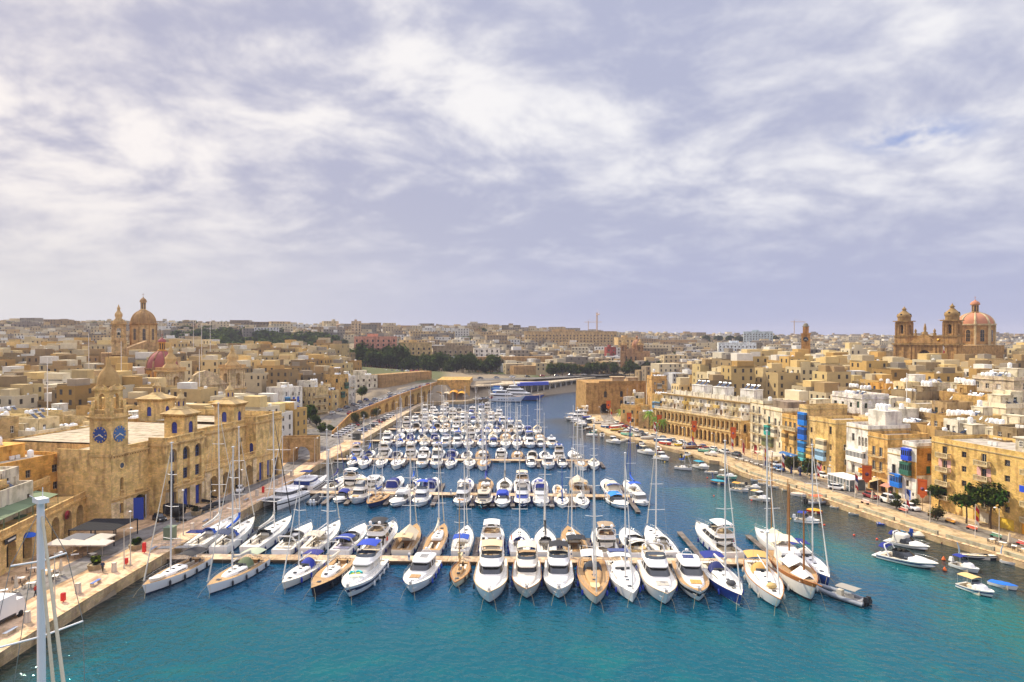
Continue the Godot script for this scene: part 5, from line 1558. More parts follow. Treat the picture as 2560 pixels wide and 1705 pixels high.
	obj("roof",rf,worn(0xdcc9aa,"paving",0.1),tm)
	obj("glass_front",gl,glass(0x2a2e34),tm)
	var bn:=thing("banner","blue and white striped banner hanging from the terminal roof edge","banner",V(-9.5,0,-431.5),-0.5)
	for k in 6:
		var bs:=Shape.new(); bs.poly(PackedVector2Array([Vector2(0,8.7-k*0.95),Vector2(7.6,8.7-k*0.95),Vector2(7.5-k*k*0.05,7.75-k*0.95),Vector2(0.1,7.75-k*0.95)]),Transform3D(Basis(),V(-4,0,1.9)),0.1)
		obj("stripe",bs,mat(0x1468c8 if k%2==0 else 0x8cc0ee,0.6),bn)
func quad_shape(a:Vector3,b:Vector3,c:Vector3,d:Vector3)->Shape:
	var s:=Shape.new()
	s.quad(a,b,c,d)
	return s
func sloped_box(s:Shape,a:Vector3,b:Vector3,w:float,h:float)->void:
	box_between(s,a+V(0,-0.2,0),b+V(0,-0.2,0),w,h+0.2)
func far_town()->void:
	var r:=RandomNumberGenerator.new()
	r.seed=404
	var mass:=Shape.new(); mass.tinted=true
	var glassy:=Shape.new()
	var n:=0
	var singles:=0
	var cols:=[]
	for h in STONE:
		var q:=hexc(h).srgb_to_linear()
		var y:=q.get_luminance()
		cols.append(q.lerp(Color(y,y,y),0.26)*0.80)
	cols.append(Color(0.72,0.71,0.69)); cols.append(Color(0.30,0.26,0.21)); cols.append(Color(0.26,0.235,0.20)); cols.append(Color(0.36,0.31,0.25)); cols.append(Color(0.40,0.33,0.25))
	var near_mats:=[worn(0xd8c4a0,"plaster",0.1),worn(0xc8b594,"plaster",0.1),worn(0xe4dac6,"plaster",0.1),worn(0xbaa684,"plaster",0.1),worn(0xece6da,"plaster",0.1),worn(0xa8967a,"plaster",0.1)]
	var near_names:=["sand","beige","pale","tan","white","brown"]
	var d:=430.0
	var ring:=0
	var last:=-1; var terr:=-1; var inr:=0
	while d<2900.0:
		var a:=-0.86
		while a<0.86:
			var step:=r.randf_range(11.0,19.0)*(1.0+d/2600.0)
			a+=step/d
			var dd:=d+r.randf_range(-0.35,0.35)*d*0.022
			var x:=a*dd
			if d<540 and x>-190 and x<150 and not (x>62 and d>430):continue
			if d<540 and x>62 and x<100 and d>470:continue
			if wooded(x,dd):continue
			if Vector2(x-97,-dd+560).length()<17:continue
			if a<-0.12 and dd>1120 and r.randf()<0.6:continue
			if x>-6 and x<150 and dd<470:continue
			var g:=ground(x,-dd)
			var w:=r.randf_range(8,15)*(1.0+d/3400.0); var dp:=r.randf_range(8,14); var h:=r.randf_range(5.5,11.5)*(0.85 if d>1500 else 1.0)
			if r.randf()<0.06:h+=5.0; w*=1.5
			var yaw:=0.5*sin(x*0.006+d*0.004)+r.randf_range(-0.15,0.15)
			if d<660 and singles<66 and absf(a)<0.72:
				singles+=1
				var k:=r.randi_range(0,5)
				var o:=thing("house","x","house",V(x,g-0.5,-dd),yaw,"hillside houses across the creek")
				labels.erase("x")
				var s:=Shape.new()
				var holes:=[]
				var fl:=int(h/3.3)
				var nw:=int(w/3.2)
				for i in nw:
					for j in fl:
						if r.randf()<0.2:continue
						var wx:=w*(i+0.5)/nw
						holes.append([wx-0.55,wx+0.55,4.9+j*3.3,6.6+j*3.3])
						small_window(o,turned(wx-w/2,0.9+j*3.3,dp/2-0.22),1.1,1.7,[0x6a5a48,0xd8d0bc][k%2])
				facade(s,turned(-w/2,-4,dp/2),w,h+4,holes,0.25)
				s.quad(V(w/2,-4,dp/2),V(w/2,-4,-dp/2),V(w/2,h,-dp/2),V(w/2,h,dp/2)); s.quad(V(-w/2,-4,-dp/2),V(-w/2,-4,dp/2),V(-w/2,h,dp/2),V(-w/2,h,-dp/2))
				s.quad(V(-w/2,h-0.6,dp/2),V(w/2,h-0.6,dp/2),V(w/2,h-0.6,-dp/2),V(-w/2,h-0.6,-dp/2))
				parapet(s,-w/2,w/2,-dp/2,dp/2,h,0.5,0.3)
				obj("wall",s,near_mats[k],o)
				var rb:=Shape.new(); rb.box(V(-1.8,h-0.6,-2),V(1.6,h+2.3,1.2))
				obj("roof_room",rb,near_mats[(k+2)%6],o)
				if last!=ring:last=ring; terr+=1; inr=0
				tag(o,"%s hillside house, %s from the left on the %s terrace across the creek"%[near_names[k],numeral(inr),numeral(terr)],"house","hillside houses across the creek")
				inr+=1
				continue
			n+=1
			var t:=Transform3D(Basis(Vector3.UP,yaw),V(x,g-3,-dd))
			var k:=r.randi_range(0,cols.size()-1)
			var q:=Shape.new()
			q.tint=cols[k]*r.randf_range(0.85,1.0)
			q.box(V(-w/2,0,-dp/2),V(w/2,h+3,dp/2),false)
			if r.randf()<0.6:
				q.tint=cols[r.randi_range(0,cols.size()-1)]
				var rw:=r.randf_range(2.5,w*0.5)
				var rx:=r.randf_range(-w/2+0.5,w/2-rw-0.5)
				q.box(V(rx,h+3,-dp*0.3),V(rx+rw,h+3+r.randf_range(2,3.2),dp*0.2),false)
			mass.add(q,t)
			var gw:=Shape.new()
			var nw:=int(w/(3.2 if d<1100 else 4.5)); var fl:=int(h/3.2)
			for i in nw:
				for j in fl:
					if r.randf()<0.25:continue
					var wx:=-w/2+w*(i+0.5)/nw
					var wy:=h+0.6-j*3.1
					gw.box(V(wx-0.6,wy,dp/2-0.1),V(wx+0.6,wy+1.7,dp/2+0.06),false)
			if d<1200:
				for j in fl:
					var sx:=w/2 if a<0 else -w/2
					gw.box(V(sx-0.06,3.8+j*3.2,-0.6),V(sx+0.06,5.5+j*3.2,0.6),false)
			glassy.add(gw,t)
		d*=1.019 if d<1300 else 1.035
		ring+=1
	for e in extra:
		var t:=Transform3D(Basis(Vector3.UP,e[4]),e[0])
		var w:float=e[1]; var dp:float=e[2]; var h:float=e[3]
		var q:=Shape.new(); var gw:=Shape.new()
		q.tint=hexc(STONE[e[5]]).srgb_to_linear()*r.randf_range(0.62,0.95)
		q.box(V(-w/2,0,-dp/2),V(w/2,h-0.7,dp/2),false); parapet(q,-w/2,w/2,-dp/2,dp/2,h-0.7,0.7)
		if r.randf()<0.75:
			q.tint=cols[r.randi_range(0,cols.size()-1)] if r.randf()<0.6 else q.tint
			var rx:=r.randf_range(-w/2+0.4,w/2-4.2); q.box(V(rx,h-0.7,-dp*0.35),V(rx+3.6,h+2.0,dp*0.1),false)
		if r.randf()<0.5:
			q.tint=hexc(STONE[r.randi_range(0,11)]).srgb_to_linear()*0.85
			var uw:=w*r.randf_range(0.35,0.6); var ux:=(w-uw)/2*(-1 if r.randf()<0.5 else 1); q.box(V(ux-uw/2,h-0.7,-dp*0.45),V(ux+uw/2,h+r.randf_range(2.0,3.4),dp*0.25),false)
		if r.randf()<0.6:
			q.tint=Color(0.8,0.8,0.78); q.lathe([Vector2(0.6,0),Vector2(0.6,1.1),Vector2(0,1.3)],V(w*0.28,h-0.7,dp*0.2),7,true)
		for f in 4:
			var l:=w if f%2==0 else dp
			var b:=Transform3D(Basis(Vector3.UP,PI/2*f),Vector3.ZERO)
			var k:=Shape.new()
			for i in int(l/3.0):
				for j in int((h-2.5)/3.3):
					if r.randf()<0.22:continue
					var wx:=-l/2+l*(i+0.5)/int(l/3.0); var z:=(dp if f%2==0 else w)/2
					var y:=h-2.7-j*3.2; k.box(V(wx-0.5,y,z-0.1),V(wx+0.5,y+1.6,z+0.05),false)
			gw.add(k,b)
		mass.add(q,t); glassy.add(gw,t)
	var mm:=StandardMaterial3D.new()
	mm.vertex_color_use_as_albedo=true; mm.roughness=0.95; mm.metallic_specular=0.2
	mm.albedo_texture=tex["plaster"]; mm.uv1_triplanar=true; mm.uv1_scale=Vector3.ONE*0.06
	var o:=obj("distant_houses",mass,mm)
	o.set_meta("kind","stuff")
	tag(o,"mass of small flat-roofed houses covering the far hills","houses")
	o.set_meta("kind","stuff")
	var wo:=obj("window",glassy,mat(0x3a3632,0.4),o)
	wo.set_meta("kind","stuff")
	var pr:=RandomNumberGenerator.new(); pr.seed=77
	var defs:=[
		[V(-112,21,-562),34,14,18,0xdca088,0.15,"tall pink apartment block above the belt of trees"],
		[V(-80,19,-566),26,13,15,0xd8ba84,0.2,"sand apartment block with square balconies right of the pink one"],
		[V(-50,17,-578),34,13,14,0xa8967c,0.1,"long grey-brown school-like block behind the row of trees"],
		[V(-22,14,-590),22,12,15,0xf0eade,0.1,"white block with tall windows at the end of the trees"],
		[V(92,14,-640),9,9,15,0x9c4c44,0.1,"narrow dark red tower house in the town across the creek"],
		[V(115,22,-690),20,16,16,0xd8b884,0.1,"pale square tower block with a crane behind it"],
		[V(-580,40,-830),74,14,14,0x9a8e80,0.5,"long grey hospital-like block on the far left skyline"],
		[V(-450,40,-840),40,14,15,0xe4d0bc,0.4,"pinkish white apartment block on the left skyline"],
		[V(-395,40,-850),44,14,12,0xd8b494,0.4,"salmon apartment block on the left skyline beside the church belfry"],
		[V(-352,44,-900),92,14,14,0x8c7c68,0.35,"long barrack building among trees on the left skyline"],
		[V(-196,44,-860),12,12,14,0xd0b896,0.2,"square stone turret house on the skyline left of centre"],
		[V(70,34,-820),110,12,11,0xc8aa7c,0.0,"long terrace of beige flats along the ridge right of centre"],
		[V(250,24,-760),40,14,8,0xeaf0f4,-0.2,"long white flat-roofed shed among the far right houses"],
		[V(360,32,-1000),40,16,14,0xc4d2d8,-0.3,"large pale grey-blue block on the far right skyline"],
	]
	for e in defs:
		var o2:=thing("apartment_block",e[6],"building",V(e[0].x,minf(ground(e[0].x,e[0].z)-1.0,e[0].y),e[0].z),e[5])
		var w:float=e[1]; var dp:float=e[2]; var h:float=e[3]+e[0].y-o2.position.y
		var s:=Shape.new()
		var holes:=[]
		var nw:=int(w/4.0)
		for i in nw:
			for j in int(h/3.4):
				var wx:=w*(i+0.5)/nw
				holes.append([wx-0.7,wx+0.7,5.0+j*3.4,6.9+j*3.4])
				small_window(o2,turned(wx-w/2,1.0+j*3.4,dp/2-0.25),1.4,1.9,0x7a6c5c)
		facade(s,turned(-w/2,-4,dp/2),w,h+4,holes,0.28)
		s.box(V(-w/2,-4,-dp/2),V(w/2,h-0.3,dp/2-0.3))
		parapet(s,-w/2,w/2,-dp/2,dp/2,h-0.3,1.0,0.4)
		s.box(V(-w*0.2,h-0.3,-3),V(w*0.05,h+2.8,2))
		obj("wall",s,worn(e[4],"plaster",0.08),o2)
	for e in [[V(-250,0,-1075),V(-60,0,-1120),15.0,"long old rampart along the central ridge"],[V(60,0,-900),V(270,0,-980),12.0,"old rampart below the right-hand ridge"],[V(-30,0,-560),V(36,0,-575),15.0,"grey rampart wall above the terminal"],[V(0,0,-535),V(62,0,-560),10.0,"brown bastion wall with small windows above the terminal"],[V(-80,0,-404),V(-56,0,-448),9.0,"golden retaining wall on the slope above the top of the ramp"]]:
		var w:=Shape.new()
		var a:Vector3=e[0]; var b:Vector3=e[1]
		a.y=ground(a.x,a.z)-3; b.y=ground(b.x,b.z)-3
		var y:=minf(a.y,b.y)
		a.y=y; b.y=y
		box_between(w,a,b,8.0,e[2]+absf(ground(e[0].x,e[0].z)-ground(e[1].x,e[1].z))*0.5)
		tag(obj("rampart",w,worn(0xc4a070,"stone",0.06)),e[3],"fortification")
	for e in [[V(-238,66,-930),16.0,1.2],[V(112,40,-900),46.0,1.6],[V(190,34,-1700),40.0,0.3],[V(620,34,-1500),42.0,-0.4],[V(1010,34,-1600),50.0,0.8]]:
		var s:=Shape.new()
		var at:Vector3=V(e[0].x,ground(e[0].x,e[0].z),e[0].z)
		s.tube([at,at+V(0,e[1],0)],0.9,-1,4)
		var j:=V(cos(e[2]),0,sin(e[2]))
		s.tube([at+V(0,e[1]-3,0)-j*10,at+V(0,e[1]-3,0)+j*34],0.6,-1,4)
		s.tube([at+V(0,e[1]+4,0),at+V(0,e[1]-3,0)+j*30],0.15,-1,3)
		tag(obj("tower_crane",s,mat(0xb89a7c,0.6)),"tower crane on the skyline, %s from the left"%numeral(crane),"crane","cranes on the skyline")
		crane+=1
var crane:=0
func wooded(x:float,d:float)->bool:
	var px:=x/d
	if d>540 and d<800 and px>-0.47 and px<-0.235+(d-540)*0.0001:return true
	if d>455 and d<560 and px>-0.26 and px<-0.02:return true
	return false
func crown_mesh(r:RandomNumberGenerator,w:float,h:float,n:int,leaf:float,umbrella:=false)->Array:
	var out:=[]
	var lobes:=[]
	for i in 9:
		var a:=r.randf()*TAU
		var q:=r.randf_range(0.1,0.75)
		lobes.append([V(cos(a)*w*0.5*q,h*(r.randf_range(0.45,0.8) if umbrella else r.randf_range(0.25,0.85)),sin(a)*w*0.5*q),r.randf_range(0.24,0.38)*w*(0.75 if umbrella else 1.0)])
	for part in 2:
		var s:=Shape.new()
		for i in n/2:
			var l:Array=lobes[r.randi_range(0,8)]
			var d:=V(r.randfn(),r.randfn()*(0.5 if umbrella else 0.8),r.randfn()).normalized()
			var p:Vector3=l[0]+d*l[1]*r.randf_range(0.72,1.05)
			var m:=(d+V(r.randf_range(-0.5,0.5),r.randf_range(-0.2,0.7),r.randf_range(-0.5,0.5))).normalized()
			var t:=m.cross(V(r.randf()-0.5,1,r.randf()-0.5)).normalized()
			var b:=t.cross(m)
			var e:=leaf*r.randf_range(0.6,1.3)
			s.quad(p-t*e-b*e*0.6,p+t*e*0.7-b*e,p+t*e+b*e*0.7,p-t*e*0.6+b*e)
			var k:=s.n.size()
			for j in 4:s.n[k-4+j]=(d+m*0.5).normalized()
		out.append(s.mesh())
	return out
func leafy(h:int)->StandardMaterial3D:
	var key:="leaf %x"%h
	if not mats.has(key):
		var m:=StandardMaterial3D.new()
		m.albedo_color=hexc(h)
		m.roughness=0.8
		m.metallic_specular=0.2
		m.backlight_enabled=true
		m.backlight=Color(0.75,0.85,0.4)
		mats[key]=m
	return mats[key]
var tree_kinds:={}
func tree(kind:String,label:String,at:Vector3,size:float,turn:float,group:="",cat:="tree")->Node3D:
	if not tree_kinds.has(kind):
		var r:=RandomNumberGenerator.new()
		r.seed=kind.hash()
		var spec:Array={"dark":[9.0,7.0,900,0.42,0x5a8046,0x7a9e56,5.5],"mid":[8.0,6.5,900,0.4,0x668a48,0x82a458,4.5],"olive":[6.0,5.0,620,0.28,0x85885c,0x999a68,2.6],"street":[7.6,4.2,1200,0.27,0x5a9c3e,0x7abc50,4.6],"bush":[2.4,1.7,300,0.15,0x688c48,0x86a454,0.3],"dry":[2.6,2.4,420,0.13,0x98845c,0xa8966c,0.4],"round":[6.5,5.5,1100,0.28,0x62a038,0x84bc48,1.2],"grove":[8.0,6.0,420,0.6,0x4a6c40,0x62864c,3.0]}[kind.split(" ")[0]]
		var cr:=crown_mesh(r,spec[0],spec[1],spec[2],spec[3],kind.begins_with("street"))
		var tr:=Shape.new()
		var top:=V(r.randf_range(-0.3,0.3),spec[6]+0.6,r.randf_range(-0.3,0.3))
		if spec[6]>1.0:
			tr.tube([Vector3.ZERO,V(0.12,spec[6]*0.5,0.05),top],0.28,0.17,7)
			for i in 5:
				var a:=TAU*i/5+r.randf()
				tr.tube([top-V(0,0.3,0),top+V(cos(a)*spec[0]*0.15,spec[1]*0.18,sin(a)*spec[0]*0.15),top+V(cos(a)*spec[0]*0.3,spec[1]*0.4,sin(a)*spec[0]*0.3)],0.13,0.05,5)
		else:
			for i in 4:tr.tube([V(0,0,0),V(cos(i*1.6)*0.4,spec[1]*0.6,sin(i*1.6)*0.4)],0.06,0.03,4)
		tree_kinds[kind]=[cr[0],cr[1],tr.mesh(),spec]
	var k:Array=tree_kinds[kind]
	var o:=thing("tree" if cat=="tree" else "shrub",label,cat,at,turn,group)
	o.scale=Vector3.ONE*size
	obj("trunk",k[2],mat(0x5c4a38,0.9),o)
	var c:=obj("crown",k[0],leafy(k[3][4]),o,V(0,k[3][6]-(0.3 if k[3][6]>1 else 0.2),0))
	obj("light_foliage",k[1],leafy(k[3][5]),c)
	return o
func woodland(at:Array,label:String)->void:
	var r:=RandomNumberGenerator.new(); r.seed=6
	var c:=crown_mesh(r,8.0,6.0,900,0.55)
	var top:Node3D
	for k in 2:
		var mm:=MultiMesh.new()
		mm.transform_format=MultiMesh.TRANSFORM_3D
		mm.mesh=c[k]
		mm.instance_count=at.size()
		for i in at.size():mm.set_instance_transform(i,at[i])
		var o:=MultiMeshInstance3D.new()
		o.multimesh=mm
		o.material_override=leafy([0x5c8450,0x7a9f60][k])
		(self if k==0 else top).add_child(o)
		rename(o,["woodland","light_foliage"][k])
		o.set_meta("kind","stuff")
		if k==0:top=o; tag(o,label,"woodland")
func far_trees()->void:
	var r:=RandomNumberGenerator.new()
	r.seed=99
	var k:=0
	for i in 46:
		var t:=i/45.0
		var x:=lerpf(-128,-12,t)+r.randf_range(-3,3)
		var z:=lerpf(-545,-522,t)+r.randf_range(-14,12)+(r.randf_range(-18,0) if t<0.4 else 0.0)
		var o:=tree("dark %d"%(i%4),"tall dark tree in the belt beside the head road, %s from the left"%(numeral(i)),V(x,ground(x,z)-0.8,z),r.randf_range(1.05,1.5)*(1.35 if t<0.4 else 1.0),r.randf()*TAU,"trees in the belt by the head road")
	for i in 26:
		var t:=i/25.0
		var x:=lerpf(28,132,t)+r.randf_range(-3,3)
		var z:=lerpf(-520,-548,t)+r.randf_range(-8,8)
		tree("mid %d"%(i%4),"mid green tree along the road before the hillside town, %s from the left"%numeral(i),V(x,ground(x,z)-0.5,z),r.randf_range(0.75,1.15),r.randf()*TAU,"trees along the road before the hillside town")
	var grove:=[]
	for i in 260:
		var d:=r.randf_range(545,830)
		var a:=r.randf_range(-0.49,-0.255)+0.012*sin(d*0.05)
		var x:=a*d
		grove.append(Transform3D(Basis(Vector3.UP,r.randf()*TAU).scaled(Vector3.ONE*r.randf_range(1.1,1.9)),V(x,ground(x,-d)-1.0,-d)))
	woodland(grove,"dense green woodland on the slope left of centre")
	grove=[]
	for i in 60:
		var a:=r.randf_range(-0.8,-0.05)
		var d:=along(HILL_FAR,a)*r.randf_range(0.98,1.06)
		var x:=a*d
		grove.append(Transform3D(Basis(Vector3.UP,r.randf()*TAU).scaled(Vector3.ONE*r.randf_range(1.0,1.7)),V(x,ground(x,-d)+1.0,-d)))
	for i in 90:
		var a:=r.randf_range(-0.7,0.8); var d:=r.randf_range(640,1500); var x:=a*d
		grove.append(Transform3D(Basis().scaled(Vector3.ONE*r.randf_range(0.7,1.5)),V(x,ground(x,-d)+0.5,-d)))
	woodland(grove,"scattered dark trees along the far ridges between the houses")
	for e in [[300,-1050],[318,-1055],[340,-1060],[352,-1050],[372,-1058],[390,-1062],[405,-1058]]:
		tree("grove 1","dark tree in the clump behind the slim clock tower, %s from the left"%numeral((e[0]-296)/17),V(e[0],ground(e[0],e[1])-1,e[1]),2.0,e[0],"trees behind the clock tower")
class Hull:
	var l:float
	var b:float
	var fb:float
	var motor:bool
	var rake:float
	var full:float
	var steep:=1.0
	func _init(l_:float,b_:float,fb_:float,motor_:bool,rake_:float,full_:=0.8)->void:
		l=l_; b=b_; fb=fb_; motor=motor_; rake=rake_; full=full_
	func half(t:float)->float:
		var m:=0.52 if motor else 0.40
		if t<m:return b/2*lerpf(full,1.0,sin(t/m*PI/2))
		return b/2*(1.0-pow((t-m)/(1.0-m),2.3 if motor else 2.0))
	func sheer(t:float)->float:
		return fb*(0.80+0.52*pow(t,1.7)) if motor else fb*(0.92+0.30*t*t*steep)
	func at(t:float,f:float,side:float)->Vector3:
		var h:=half(t)
		var flare:=(0.5 if motor else 0.22)*t*t+(0.06 if motor else 0.10)
		var w:=h*(1.0-flare*pow(1.0-maxf(f,0.0),1.3))
		if f<0.0:w*=1.0+f*1.6
		var z:=t*l*(1.0-rake*(1.0-f)*pow(t,4))
		return Vector3(side*maxf(w,0.015),f*sheer(t) if f>=0 else f*1.3,z)
	func skin(s,f0:float,f1:float,k:int,out:=0.0,n:=18,transom:=true)->void:
		var rows:=[]
		for i in k+1:
			var f:=lerpf(f0,f1,i/float(k))
			var row:=PackedVector3Array()
			for j in n+1:
				var q:=at(j/float(n),f,-1); q.x-=out; row.append(q)
			for j in range(n,-1,-1):
				var q:=at(j/float(n),f,1); q.x+=out; row.append(q)
			rows.append(row)
		s.loft(rows)
		if transom:
			for i in k:
				var f:=lerpf(f0,f1,i/float(k)); var g:=lerpf(f0,f1,(i+1)/float(k))
				s.quad(at(0,f,1),at(0,f,-1),at(0,g,-1),at(0,g,1))
	func deck(s,drop:float,w0:=-1.0,w1:=-1.0,wf:=0.6,n:=18)->void:
		var ts:=[]
		for i in n+1:ts.append(i/float(n))
		if w0>=0:ts.append(w0); ts.append(w1)
		ts.sort()
		for i in ts.size()-1:
			var a:float=ts[i]; var c:float=ts[i+1]
			if c-a<0.0005:continue
			var d:=Vector3(0,-drop,0)
			var l0:=at(a,1,-0.985)+d; var l1:=at(c,1,-0.985)+d; var r0:=at(a,1,0.985)+d; var r1:=at(c,1,0.985)+d
			var m:=(a+c)/2
			if m>w0 and m<w1:
				var wa:=half((w0+w1)/2)*wf
				s.quad(l0,l1,Vector3(-wa,l1.y,l1.z),Vector3(-wa,l0.y,l0.z)); s.quad(Vector3(wa,r0.y,r0.z),Vector3(wa,r1.y,r1.z),r1,r0)
			else:s.quad(l0,l1,r1,r0)
func blob(s:Shape,lv:Array,taper:=0.25,cap:=true,flip:=false,seg:=28)->void:
	var rows:=[]
	for e in lv:
		var row:=PackedVector3Array()
		for j in seg+1:
			var a:=-TAU*j/seg+PI
			var p:float=2.0/e[4]
			var cx:=signf(cos(a))*pow(absf(cos(a)),p); var cz:=signf(sin(a))*pow(absf(sin(a)),p)
			var zf:=(cz+1)/2
			row.append(V(cx*e[3]*(1.0-taper*zf*zf),e[0],lerpf(e[1],e[2],zf)))
		rows.append(row)
	s.loft(rows,true,flip)
	if cap:
		var last:PackedVector3Array=rows[-1]
		var mid:=V(0,lv[-1][0],(lv[-1][1]+lv[-1][2])/2)
		for j in seg:s.tri(last[j],last[j+1],mid)
func canopy(s:Shape,z0:float,z1:float,w:float,y:float,rise:float,drop:=0.0,thick:=0.04)->void:
	for side in 2:
		var rows:=[]
		for i in 5:
			var t:=i/4.0
			var row:=PackedVector3Array()
			for j in 9:
				var u:=j/4.0-1.0
				row.append(V(-u*w if side==0 else u*w,y+rise*(1-u*u)-drop*t*t+(0.0 if side==0 else -thick),lerpf(z0,z1,t)))
			rows.append(row)
		s.loft(rows)
		if rows[0][0].y<0:pass
	for k in range(s.n.size()):
		pass
func rail_line(h:Hull,t0:float,t1:float,up:float,n:=10,inside:=0.94)->Array:
	var a:=[]
	for i in n+1:
		var t:=lerpf(t0,t1,i/float(n))
		a.append(h.at(t,1,-inside)+V(0,up,0)-V(0,0,0.12 if t>0.98 else 0.0))
	var b:=[]
	for i in range(n,-1,-1):
		var q:Vector3=a[i]
		b.append(V(-q.x,q.y,q.z))
	return a+b
func guard_rails(o:Node3D,h:Hull,t0:float,lod:int,up:=0.62)->void:
	var s:=Shape.new()
	s.tube(rail_line(h,t0,1.0,up),0.022,-1,4,false)
	if lod>1:
		s.tube(rail_line(h,t0,1.0,up*0.5),0.012,-1,3,false)
		for i in 8:
			var t:=lerpf(t0,0.98,i/7.0)
			for sd in [-0.94,0.94]:s.tube([h.at(t,1,sd),h.at(t,1,sd)+V(0,up,0)],0.016,-1,3,false)
	obj("guard_rail",s,mat(0xd8d8d8,0.25,0.8),o)
var fender_mesh:Mesh
func fenders(o:Node3D,h:Hull,col:int,n:int,t0:=0.12,t1:=0.72)->void:
	if fender_mesh==null:
		var s:=Shape.new()
		s.lathe([Vector2(0.03,0),Vector2(0.15,0.08),Vector2(0.17,0.25),Vector2(0.17,0.65),Vector2(0.12,0.82),Vector2(0.03,0.9),Vector2(0.02,1.1)],Vector3.ZERO,8)
		fender_mesh=s.mesh()
	for i in n:
		var t:=lerpf(t0,t1,i/maxf(n-1,1))
		for sd in [-1,1]:
			var q:=h.at(t,0.7,sd)
			obj("fender",fender_mesh,mat(col,0.5),o,V(q.x+sd*0.16,0.22,q.z))
func mooring(o:Node3D,h:Hull)->void:
	for sd in [-1,1]:
		var s:=Shape.new()
		var a:=h.at(0.97,0.92,sd)
		s.tube([a,a+V(sd*0.5,-h.fb*0.5,0.7),a+V(sd*0.9,-h.fb*1.4,1.6)],0.03,-1,4,false)
		obj("mooring_line",s,mat(0xa89878,0.9),o)
func base_hull(o:Node3D,h:Hull,k:Dictionary,w0:=-1.0,w1:=-1.0,wf:=0.6)->void:
	var s:=Shape.new()
	h.skin(s,0.13,1.0,5)
	obj("hull",s,paint(k.get("hull",0xf4f2ee)),o)
	s=Shape.new()
	h.skin(s,-0.5,0.13,2,0.0)
	obj("boot_stripe",s,paint(k.get("boot",0x1d2a4c)),o)
	if k.has("band"):
		s=Shape.new()
		h.skin(s,0.52,0.78,1,0.012,18,true)
		obj("hull_band",s,paint(k.band),o)
	if k.has("trim"):
		s=Shape.new()
		var g:=[]
		for sd in [-1,1]:
			var ps:=[]
			for i in 19:ps.append(h.at(i/18.0,1.0,sd)+V(0,0.02,0))
			s.tube(ps,0.075,-1,5)
		obj("rubbing_strake",s,mat(k.trim,0.6),o)
	s=Shape.new()
	h.deck(s,0.05,w0,w1,wf)
	obj("deck",s,teak() if k.get("deck",0)==1 else mat(k.get("deck_col",0xe9e4d6),0.6),o)
	if w0>=0:
		var w:=h.half((w0+w1)/2)*wf
		var y:=minf(h.sheer(w0),h.sheer(w1))-0.05
		var f:float=y-k.get("well",0.55)
		var z0:=w0*h.l; var z1:=w1*h.l
		s=Shape.new()
		s.quad(V(-w,f,z1),V(w,f,z1),V(w,f,z0),V(-w,f,z0))
		s.quad(V(-w,f,z0),V(-w,y+0.06,z0),V(-w,y+0.06,z1),V(-w,f,z1)); s.quad(V(w,f,z1),V(w,y+0.06,z1),V(w,y+0.06,z0),V(w,f,z0))
		s.quad(V(-w,f,z1),V(-w,y+0.1,z1),V(w,y+0.1,z1),V(w,f,z1)); s.quad(V(w,f,z0),V(w,y,z0),V(-w,y,z0),V(-w,f,z0))
		obj("cockpit",s,teak(0xb08a5c) if k.get("deck",0)==1 else mat(k.get("sole",0xcabfa8),0.7),o)
		s=Shape.new()
		for sd in [-1,1]:s.box(V(minf(sd*w,sd*(w-0.5)),f,z0+0.3),V(maxf(sd*w,sd*(w-0.5)),f+0.42,z1-0.1))
		obj("bench",s,mat(k.get("seat",0xe6dcc8),0.8),o)
func paint(h:int)->StandardMaterial3D:
	var key:="paint %x"%h
	if not mats.has(key):
		var m:=StandardMaterial3D.new()
		m.albedo_color=hexc(h)*0.95
		m.albedo_color.a=1.0
		m.roughness=0.25
		m.metallic_specular=0.45
		mats[key]=m
	return mats[key]
